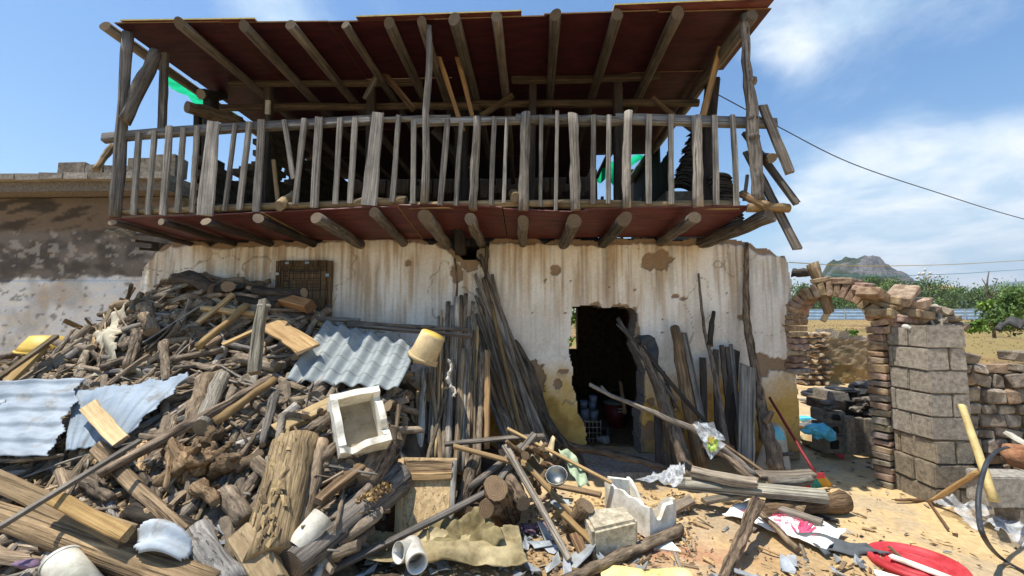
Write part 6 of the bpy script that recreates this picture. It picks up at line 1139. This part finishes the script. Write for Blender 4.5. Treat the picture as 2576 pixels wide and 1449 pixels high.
for (px, py, lb) in [(1330, 1330, 'purple cloth scrap among the middle litter'), (1370, 1325, 'dark violet rag scrap beside the laths')]: tag(blob('rag_scrap', PZ(px, py, .04), (.08, .06, .03), 'cloth', None, px, .6, 2, (.35, .25, .4), fl=1), lb, 'rag')
tag(blob('red_scrap', PZ(1262, 1318, .05), (.04, .03, .02), 'red', None, 6, .6, 1), 'small red scrap in the middle litter', 'scrap')
# plank stack right of the door
for i, (a_, b_, w_, za, zb, t_, col, lb) in enumerate([((1702, 1215), (2082, 1250), 32, .20, .20, .06, (1.25, 1.22, 1.05), 'long pale plank on top of the plank stack'), ((1740, 1185), (1905, 1215), 26, .30, .29, .06, (1.15, 1.02, .85), 'short thick plank on the left of the plank stack'), ((1905, 1195), (2045, 1192), 26, .27, .27, .04, (1.2, 1.05, .88), 'flat worn plank at the back of the plank stack'), ((1935, 1212), (2040, 1205), 20, .25, .25, .06, (.95, .9, .82), 'squared block end on the plank stack'), ((1926, 1270), (2067, 1316), 20, .10, .09, .05, (.85, .78, .68), 'brown plank lying under the stack beside the sack'), ((1740, 1255), (1660, 1300), 22, .12, .02, .04, (1.0, .85, .7), 'brown plank slanting from the stack to the ground'), ((1770, 1262), (1905, 1240), 16, .12, .14, .04, (1.0, .9, .75), 'short strip under the long pale plank')]):
    g('stack_plank', lb, a_, b_, w_, z0=za, z1=zb, t=t_, col=col, ref=(0, -.35, .94))
g('stack_log', 'dark log end sticking out under the plank stack', (2122, 1262), (1900, 1285), 46, 'r', z0=.09, z1=.08, mat='brown', col=(.75, .62, .5), cat='log', w1=36)
g('stack_log', 'hexagonal cut timber end under the plank stack', (2025, 1285), (1935, 1250), 28, 'r', z0=.08, z1=.1, mat='brown', col=(.95, .85, .7), cat='log', n=6) if False else g('stack_log', 'short cut timber end under the plank stack', (2022, 1288), (1935, 1255), 30, 'r', z0=.08, z1=.1, mat='brown', col=(.95, .85, .7), cat='log')
# printed sack
sk = thing('printed_sack', 'white woven sack with red printing lying on the ground', 'sack', PZ(1960, 1320, 0)); s0_, s1_, s2_, s3_ = PZ(1806, 1296, .03), PZ(2085, 1398, .03), PZ(2138, 1340, .05), PZ(1880, 1258, .05)
M['sack'] = simple('woven_sack', lin(214, 212, 206), lin(240, 238, 234), 5, .75, .3, .004)
sk_off = lambda u, v: .035 * (mnoise.noise(Vector((u * 5, v * 3, 2))) + .4 * mnoise.noise(Vector((u * 13, v * 9, 5)))) + .02
as_parent(sheet('sack_cloth', [s0_, s1_, s2_, s3_], 40, 16, 'sack', sk, (1.05, 1.05, 1.05), off=sk_off, keep=lambda u, v: v > .04 + .05 * abs(math.sin(u * 9)) and .02 < u < .985, thick=.006))
def on_sack(u, v, lift=.012):
    nn = ((s1_ - s0_).cross(s3_ - s0_)).normalized(); return s0_ * (1 - u) * (1 - v) + s1_ * u * (1 - v) + s2_ * u * v + s3_ * (1 - u) * v + nn * (sk_off(u, v) + lift)
def print_text(txt, u, v, size, rot=0.0, col=(1, 1, 1)):
    cu = bpy.data.curves.new('print', 'FONT'); cu.body = txt; cu.size = size; tmp = bpy.data.objects.new('print_tmp', cu); me = bpy.data.meshes.new_from_object(tmp); bpy.data.objects.remove(tmp)
    me.materials.clear(); me.materials.append(M['redink']); p = on_sack(u, v); x = (on_sack(min(u + .08, 1), v) - p).normalized(); yv = (on_sack(u, min(v + .15, 1)) - p).normalized(); z = x.cross(yv).normalized(); yv = z.cross(x)
    link('printed_mark', me, sk, orient(p, x, yv, z) @ Matrix.Rotation(rot, 4, 'Z'), col)
M['redink'] = simple('red_ink', lin(206, 60, 96), lin(226, 96, 130), 30, .8, 0)
for (tx, u, v, sz, rt) in [('商', .12, .74, .05, .3), ('重量', .36, .70, .05, -1.2), ('会产', .42, .74, .05, -1.2), ('(N)', .42, .5, .05, -1.0), ('重 量', .46, .32, .045, -1.2), ('Ortn', .52, .52, .05, -1.0), ('限量', .54, .78, .05, -1.2), ('川', .62, .82, .06, .6), ('净', .80, .42, .035, 0), ('不', .80, .26, .035, 0), ('品名', .1, .45, .03, -.5), ('小心', .17, .36, .03, -.5), ('生产', .22, .52, .03, -.5)]: print_text(tx, u, v, sz * 1.35, rt)
hv = [];  # big red hand-like mark
for (u, v, du, dv, w_) in [(.66, .50, -.03, .34, .022), (.68, .48, .005, .42, .022), (.70, .44, .03, .36, .022), (.72, .40, .05, .28, .022), (.66, .36, -.05, .06, .02), (.70, .30, .05, .06, .04), (.68, .40, .04, .02, .05)]:
    pts = [on_sack(u, v, .011), on_sack(u + du * .5, v + dv * .5, .011), on_sack(u + du, v + dv, .011)]; m = frame(pts[0], pts[-1], (0, 0, 1)); im = m.inverted(); vv = []
    for i, p in enumerate(pts): q = im @ p; wv = w_ * (.5 if i == 2 else 1); vv += [(q.x - wv / 2, q.y, q.z), (q.x + wv / 2, q.y, q.z)]
    link('printed_mark', mesh('printed_mark', vv, [(0, 1, 3, 2), (2, 3, 5, 4)], 'redink'), sk, m)
tag(sheet('rubber_sheet', [PZ(2075, 1400, .02), PZ(2245, 1400, .02), PZ(2180, 1372, .05), PZ(2000, 1338, .06)], 22, 8, 'rubber', None, (1, 1, 1), off=lambda u, v: .015 * math.sin(u * 8 + v * 5) + .012, keep=lambda u, v: v > .1 * abs(math.sin(u * 7)), thick=.006), 'torn dark grey rubber sheet over the sack corner', 'rubber sheet')
rl = thing('red_disc', 'large round red plastic lid lying on the ground at lower right', 'lid', PZ(2320, 1420, 0)); rm = Matrix.Translation(PZ(2305, 1424, .01)) @ Euler((-0.05, .0, .25)) .to_matrix().to_4x4()
lathe('disc', [(0, .015), (.18, .015), (.19, .025), (.215, .025), (.22, .04), (.245, .04), (.255, .025), (.255, .0), (.245, .015), (.21, .015), (0, .0)], 'red', rl, rm, 48, (1, 1, 1)); lathe('ridge', [(.12, .016), (.13, .026), (.145, .026), (.155, .016)], 'red', rl, rm, 40, (.9, .9, .9))
tag(plank('white_strip', PZ(2240, 1398, .06), PZ(2430, 1470, .05), .06, .012, 'foam', None, (1.05, 1.04, .98), ref=(0, 0, 1)), 'long white foam strip lying on the red lid', 'foam strip'); tag(plank('white_strip', PZ(2200, 1440, .04), PZ(2330, 1480, .03), .07, .012, 'foam', None, (.95, .96, .96), ref=(0, 0, 1)), 'white foam strip at the bottom edge beside the red lid', 'foam strip')
# shoe sole, slipper
ss = thing('shoe_sole', 'dark grey shoe sole lying on the sand by the sack', 'shoe sole', PZ(2050, 1325, 0)); v = []; f = []; n = 20
for i in range(n): a_ = 6.283 * i / n; x = .12 * math.cos(a_); y = (.032 + .012 * math.cos(a_) - .008 * math.cos(2 * a_)) * math.sin(a_); v.append((x, y, .015 + .02 * (x / .12) ** 2))
v += [(x, y, z - .012) for x, y, z in v]; f = [tuple(range(n)), tuple(range(2 * n - 1, n - 1, -1))] + [(i, n + i, n + (i + 1) % n, (i + 1) % n) for i in range(n)]; link('sole', mesh('sole', v, f, 'rubber'), ss, orient(PZ(2058, 1322, .005), (PZ(2088, 1342, 0) - PZ(2030, 1310, 0)).normalized(), Vector((.2, 1, 0)).normalized(), Vector((0, 0, 1))), (.7, .7, .72))
tag(pole('dark_brush', [PZ(2040, 1295, .03), PZ(2110, 1312, .04)], [.012, .018], 'black'), 'black handled brush lying on the sand', 'brush')
# ================================================================== broom, bags, jug by the wall
br = thing('broom', 'broom with red handle and coloured bristles leaning at the house corner', 'broom', PZ(2055, 1225, 0))
h0, h1 = P(2050, 1190, 3.95), P(1936, 1000, 4.75); pole('handle', [h0, h1], .014, 'red', br, (.42, .36, .36), rough=0, cap='red')
hd0, hd1 = PZ(2012, 1225, .08), PZ(2092, 1210, .06); bh_ = plank('head', PZ(2010, 1200, .14), PZ(2072, 1196, .14), .05, .035, 'red', br, (.8, .8, .8), cap='red'); as_parent(bh_)
for i in range(54):
    u = i / 53; c = [('red', (1, 1, 1)), ('blue', (.3, .75, .55)), ('yellow', (.9, .8, .6))][min(2, int(u * 3))]; p = PZ(2010, 1200, .13).lerp(PZ(2072, 1196, .13), u); q = PZ(2014, 1234, .012).lerp(PZ(2096, 1222, .012), u); pole('bristle', [p, q], [.0035, .003], c[0], bh_, c[1], n=4, seg=2, wob=.5, cap=c[0])
tag(sheet('plastic_bag', [P(1768, 1118, 3.82), P(1822, 1110, 3.82), P(1790, 1066, 3.9), P(1742, 1064, 3.92)], 16, 16, 'clear', None, (1.05, 1.05, 1.05), off=crump(.06, 21), thick=0), 'clear plastic bag hanging on the pale branch', 'plastic bag')
bgp = thing('snack_bag', 'clear plastic bag with green print hanging from the pale branch', 'plastic bag', P(1790, 1140, 3.85)); 
sheet('film', [P(1786, 1155, 3.8), P(1824, 1118, 3.8), P(1765, 1070, 3.88), P(1742, 1066, 3.9)], 16, 18, 'clear', bgp, (1.1, 1.1, 1.1), off=crump(.05, 25), thick=0); M['gprint'] = simple('green_print', lin(120, 170, 60), lin(210, 220, 120), 26, .5, 0)
sheet('print', [P(1786, 1146, 3.79), P(1814, 1118, 3.79), P(1790, 1092, 3.82), P(1768, 1108, 3.82)], 8, 8, 'gprint', bgp, None, off=lambda u, v: crump(.05, 25)(u, v) + .004, keep=lambda u, v: (u - .5) ** 2 + (v - .5) ** 2 < .2, thick=0); sheet('print', [P(1783, 1112, 3.77), P(1796, 1120, 3.77), P(1798, 1100, 3.78), P(1782, 1096, 3.78)], 4, 4, 'yellow', bgp, None, thick=0)
tag(sheet('plastic_film', [P(1600, 1230, 3.7), P(1720, 1225, 3.65), P(1725, 1180, 3.9), P(1690, 1190, 3.95)], 18, 12, 'clear', None, (1.05, 1.02, .95), off=crump(.08, 31), thick=0), 'crumpled clear film at the left end of the plank stack', 'plastic film')
wp = thing('fibre_sheet', 'pale curved fibre panel leaning low at the house corner', 'panel', P(1950, 1170, 4.5)); sheet('panel', [P(1895, 1185, 4.5), P(1990, 1185, 4.5), P(1975, 1085, 4.8), P(1935, 1062, 4.85)], 12, 12, 'foam', wp, (.68, .62, .52), off=lambda u, v: .05 * math.sin(u * 3), thick=.02); pole('edge_bar', [P(1935, 1150, 4.45), P(1992, 1140, 4.5)], .02, 'wood', wp, (.8, .78, .76))
tag(blob('patterned_jug', P(1950, 1100, 4.72), (.10, .05, .11), 'blue', None, 4, .1, 3, (1.5, 1.15, 1.05)), 'pale blue patterned round pot lid behind the trunk', 'lid')
# ================================================================== right side: pipe, basin, hose, film, tools
tag(pole('yellow_pipe', [P(2420, 1020, 3.62), P(2502, 1262, 3.25)], [pr(7, 3.6), pr(9, 3.3)], 'cream', None, (.95, .95, .72), rough=.02, wob=.05, cap='cream'), 'pale yellow plastic pipe leaning on the block pier', 'pipe')
tag(pole('tool_handle', [P(2465, 1185, 3.4), PZ(2340, 1262, .03)], [.018, .02], 'fresh', None, (.85, .72, .55)), 'round wooden tool handle behind the tan basin', 'tool handle')
tb = thing('tan_basin', 'cracked tan plastic basin at the foot of the block pier', 'basin', PZ(2420, 1265, 0)); tbm = Matrix.Translation(PZ(2420, 1262, .02)) @ Euler((-.35, .28, 0)).to_matrix().to_4x4(); tsh = lathe('shell', [(0, .0), (.09, .0), (.15, .11), (.143, .11), (.085, .01), (0, .01)], 'cream', tb, tbm, 28, (.85, .76, .58)); as_parent(tsh); lathe('rim', [(.142, .105), (.165, .105), (.165, .118), (.142, .118)], 'cream', tsh, tbm, 28, (.95, .86, .68))
g('scythe_handle', 'short wooden handle lying on the sand before the pier', (2265, 1222), (2330, 1240), 12, 'r', z0=.03, z1=.03, mat='fresh', col=(.82, .66, .5), cat='handle'); g('dry_stalk', 'dry brown stalk lying by the wooden handle', (2252, 1258), (2390, 1258), 6, 'r', z0=.02, z1=.02, mat='brown', col=(.9, .7, .55), cat='stalk', w1=10); g('thin_stalk', 'thin stalk running from the handle to the film', (2318, 1235), (2385, 1330), 5, 'r', z0=.03, z1=.02, mat='brown', col=(.95, .75, .6), cat='stalk')
tag(sheet('plastic_sheet', [PZ(2345, 1285, .03), PZ(2560, 1385, .03), PZ(2660, 1300, .05), PZ(2450, 1248, .06)], 40, 24, 'clear', None, (1.0, 1.03, 1.08), off=crump(.09, 41), keep=lambda u, v: v > .05 + .06 * abs(math.sin(u * 8)), thick=0), 'crumpled clear plastic sheet on the ground at the right edge', 'plastic sheet')
tag(pole('black_hose', [P(2535, 1125, 3.3), P(2508, 1135, 3.15), P(2482, 1165, 3.05), P(2464, 1230, 2.9), P(2462, 1290, 2.8), P(2475, 1350, 2.65), PZ(2520, 1405, .03), PZ(2620, 1460, .03)], .014, 'black', None, (2.6, 2.8, 2.8), rough=0, wob=0, seg=48, n=10, cap='black'), 'black rubber hose looping down at the right edge', 'hose')
tag(plank('white_trim', P(2536, 1090, 3.6), P(2600, 1125, 3.4), .06, .03, 'white', None, (.95, .93, .86)), 'white trim piece leaning on the rubble wall at the right edge', 'trim')
lathe('clay_pot', [(0, .0), (.1, .0), (.14, .08), (.12, .16), (.11, .16), (.12, .08), (0, .02)], 'brick', None, Matrix.Translation(Vector((P(2570, 1170, 3.75).x, 3.72, .38))), color=(1.1, .75, .6)); tag(bpy.data.objects['clay_pot'], 'reddish clay pot behind the low block wall', 'pot')
for (px, py) in [(2262, 820), (2290, 830)]: pass
tag(lathe('white_cup', [(0, 0), (.03, 0), (.045, .05), (.04, .05), (.0, .01)], 'white', None, Matrix.Translation(P(2262, 822, 4.25) )), 'small white cup on top of the block pier', 'cup'); tag(pole('white_bottle', [P(2275, 822, 4.05), P(2295, 828, 3.95)], .025, 'white', cap='white'), 'small white bottle lying on top of the block pier', 'bottle')
tag(sheet('grey_sack_cloth', [P(2345, 830, 4.15), P(2372, 835, 4.1), P(2372, 770, 4.25), P(2330, 765, 4.25)], 8, 10, 'cloth', None, (.8, .8, .8), off=lambda u, v: .03 * math.sin(u * 7 + v * 4)), 'grey cloth draped on the broken wall top by the arch', 'cloth')
# ================================================================== inside the doorway
M['enamel'] = simple('enamel', lin(180, 190, 205), lin(220, 226, 232), 8, .35, .05)
tb_ = thing('dark_shelf', 'low dark shelf standing inside the doorway', 'shelf', P(1490, 1120, 5.9)); tz = P(1490, 1060, 5.9).z
sx0, sx1 = P(1452, 1060, 5.8).x, P(1528, 1060, 5.8).x; box('top', (sx0, 5.6, tz - .03), (sx1, 6.1, tz), 'char', tb_)
for x in (sx0 + .03, sx1 - .03):
    for y in (5.63, 6.07): box('leg', (x - .02, y - .02, .03), (x + .02, y + .02, tz - .03), 'char', tb_)
cup = [(0, 0), (.045, 0), (.06, .10), (.055, .10), (.04, .01), (0, .01)]; jar = [(0, 0), (.06, 0), (.062, .16), (.057, .16), (.055, .01), (0, .01)]
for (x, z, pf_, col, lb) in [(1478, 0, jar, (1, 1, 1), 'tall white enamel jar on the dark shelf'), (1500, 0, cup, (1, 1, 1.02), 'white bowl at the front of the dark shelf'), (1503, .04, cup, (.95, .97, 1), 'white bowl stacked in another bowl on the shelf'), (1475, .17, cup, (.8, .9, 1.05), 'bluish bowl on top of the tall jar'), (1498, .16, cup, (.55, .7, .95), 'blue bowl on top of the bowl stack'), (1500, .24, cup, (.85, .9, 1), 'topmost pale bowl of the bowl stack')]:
    lathe('enamel_bowl', pf_, 'enamel', None, Matrix.Translation((P(x, 1060, 5.7).x, 5.95, tz + z + .001)), 22, tuple(v * .32 for v in col)); tag(bpy.context.scene.objects[-1] if False else [o for o in COL.objects if o.name.startswith('enamel_bowl')][-1], lb, 'bowl')  # bowl tints cut down to put the room's shade into the colour
rb_ = thing('red_bucket', 'red bucket with wire handle inside the doorway', 'bucket', (P(1550, 1110, 6.3).x, 6.3, .03)); rbm = Matrix.Translation((P(1550, 1110, 6.3).x, 6.3, .03)); rbd_ = lathe('body', [(0, 0), (.14, 0), (.165, .36), (.16, .36), (.13, .02), (0, .02)], 'red', rb_, rbm, 28, (.2, .18, .18)); as_parent(rbd_); lathe('lid', [(0, .37), (.17, .365), (.175, .34), (.168, .34)], 'white', rb_, rbm, 28, (.25, .26, .26))  # bucket and lid tints darkened as well for the dim room
hp = []; 
for i in range(13): a_ = math.pi * i / 12; hp.append(Vector((-.165 * math.cos(a_), -.04 * math.sin(a_), .34 + .2 * math.sin(a_))) + rbm.translation)
pole('wire_handle', hp, .004, 'wire', rbd_, (3, 3, 3), n=5, rough=0, wob=0, seg=24)
cu = bpy.data.curves.new('print', 'FONT'); cu.body = 'PAINT' if False else '▮▮▮'; 
lb_ = box('white_lettering', rbm.translation + Vector((.0, -.166, .28)), rbm.translation + Vector((.10, -.160, .30)), 'white', rb_, (.5, .5, .5)); box('white_lettering', rbm.translation + Vector((.0, -.164, .24)), rbm.translation + Vector((.10, -.158, .255)), 'white', rb_, (.5, .5, .5))
wr = thing('wire_rack', 'small wire rack standing on the floor inside the doorway', 'rack', (P(1485, 1120, 5.6).x, 5.5, .03)); rxo = P(1472, 1110, 5.5).x
for i in range(4): 
    for j in range(3): pass
    box('rod', (rxo, 5.48, .08 + i * .07), (rxo + .2, 5.486, .086 + i * .07), 'steel', wr)
for i in range(5): box('rod', (rxo + .05 * i - .003, 5.474, .03), (rxo + .05 * i + .003, 5.48, .32), 'steel', wr)
tag(pole('door_stick', [P(1572, 1040, 5.6), P(1560, 960, 5.9)], .025, 'fresh', None, (.7, .6, .5)), 'orange brown stick standing inside the doorway', 'stick')
tag(blob('grey_rag', Vector((P(1518, 1125, 5.5).x, 5.5, .07)), (.1, .08, .05), 'cloth', None, 7, .6, 2, (.7, .7, .75)), 'pale rag lying on the floor inside the doorway', 'rag')
tag(box('door_sill', (P(1468, 1150, 4.7).x, 4.35, -.02), (P(1720, 1150, 4.7).x, 4.98, .06), 'conc', None, (.9, .88, .88), .01, 3, .01), 'grey concrete step before the doorway', 'step')
# ================================================================== litter on the ground
lt = Acc(); ch = lt
for i in range(2000):
    u = rg.random()
    if u < .78: px, py = rg.uniform(830, 1750), rg.uniform(1240, 1455)
    elif u < .93: px, py = rg.uniform(1600, 2250), 1449 - 240 * rg.random() ** 1.8
    else: px, py = rg.uniform(2000, 2600), rg.uniform(1130, 1449)
    p = PZ(px, py, .012)
    if p.y > 4.9 and px < 2030: continue
    l = rg.uniform(.005, .028) * (1.6 if rg.random() < .08 else 1); c = tuple(PAL[rg.randrange(5)] * rg.uniform(1.0, 1.4)) if rg.random() < .9 else tuple(L3(150, 154, 154) * rg.uniform(.6, 1.1)); chip(p, l, l * rg.uniform(.12, .5), rg, c, .15)
tag(lt.build('ground_litter', 'tone'), 'splinters, husks and chips strewn over the sandy ground', 'litter', kind='stuff')
for i in range(26):
    px, py = rg.uniform(2040, 2240), rg.uniform(1120, 1200); 
    tag(blob('ground_stone', PZ(px, py, .01), (rg.uniform(.012, .035), rg.uniform(.012, .03), .012), 'stone', None, i, .3, 1, (.8, .75, .68), fl=1), 'small stone on the sand inside the gate', 'stone', 'small stones inside the gate')
for i in range(22):
    px, py = rg.uniform(1550, 2300), rg.uniform(1290, 1449); a_ = PZ(px, py, .015); an = rg.uniform(0, 3.1); l = rg.uniform(.06, .2)
    tag(plank('wood_splinter', a_, a_ + Vector((math.cos(an) * l, math.sin(an) * l, rg.uniform(0, .03))), rg.uniform(.012, .03), .01, rg.choice(['brown', 'wood', 'fresh']), None, (1.05, .95, .82), ref=(0, 0, 1), seg=3), 'small loose splinter of wood on the open sand', 'splinter', 'splinters on the sand')
# ================================================================== air between here and the far hills
hzb = box('haze', (-900, -60, -1.2), (4800, 2950, 290), 'white'); hzb.data.materials.clear()
hm = bpy.data.materials.new('thin_air'); hm.use_nodes = True; ht = hm.node_tree; ht.nodes.clear(); ho = ht.nodes.new('ShaderNodeOutputMaterial'); hv_ = ht.nodes.new('ShaderNodeVolumePrincipled')
hv_.inputs['Color'].default_value = (.82, .9, 1, 1); hv_.inputs['Density'].default_value = .00026; hv_.inputs['Anisotropy'].default_value = .3; ht.links.new(hv_.outputs[0], ho.inputs[1]); hzb.data.materials.append(hm); tag(hzb, 'thin haze over the fields and far hills', 'haze', kind='stuff')
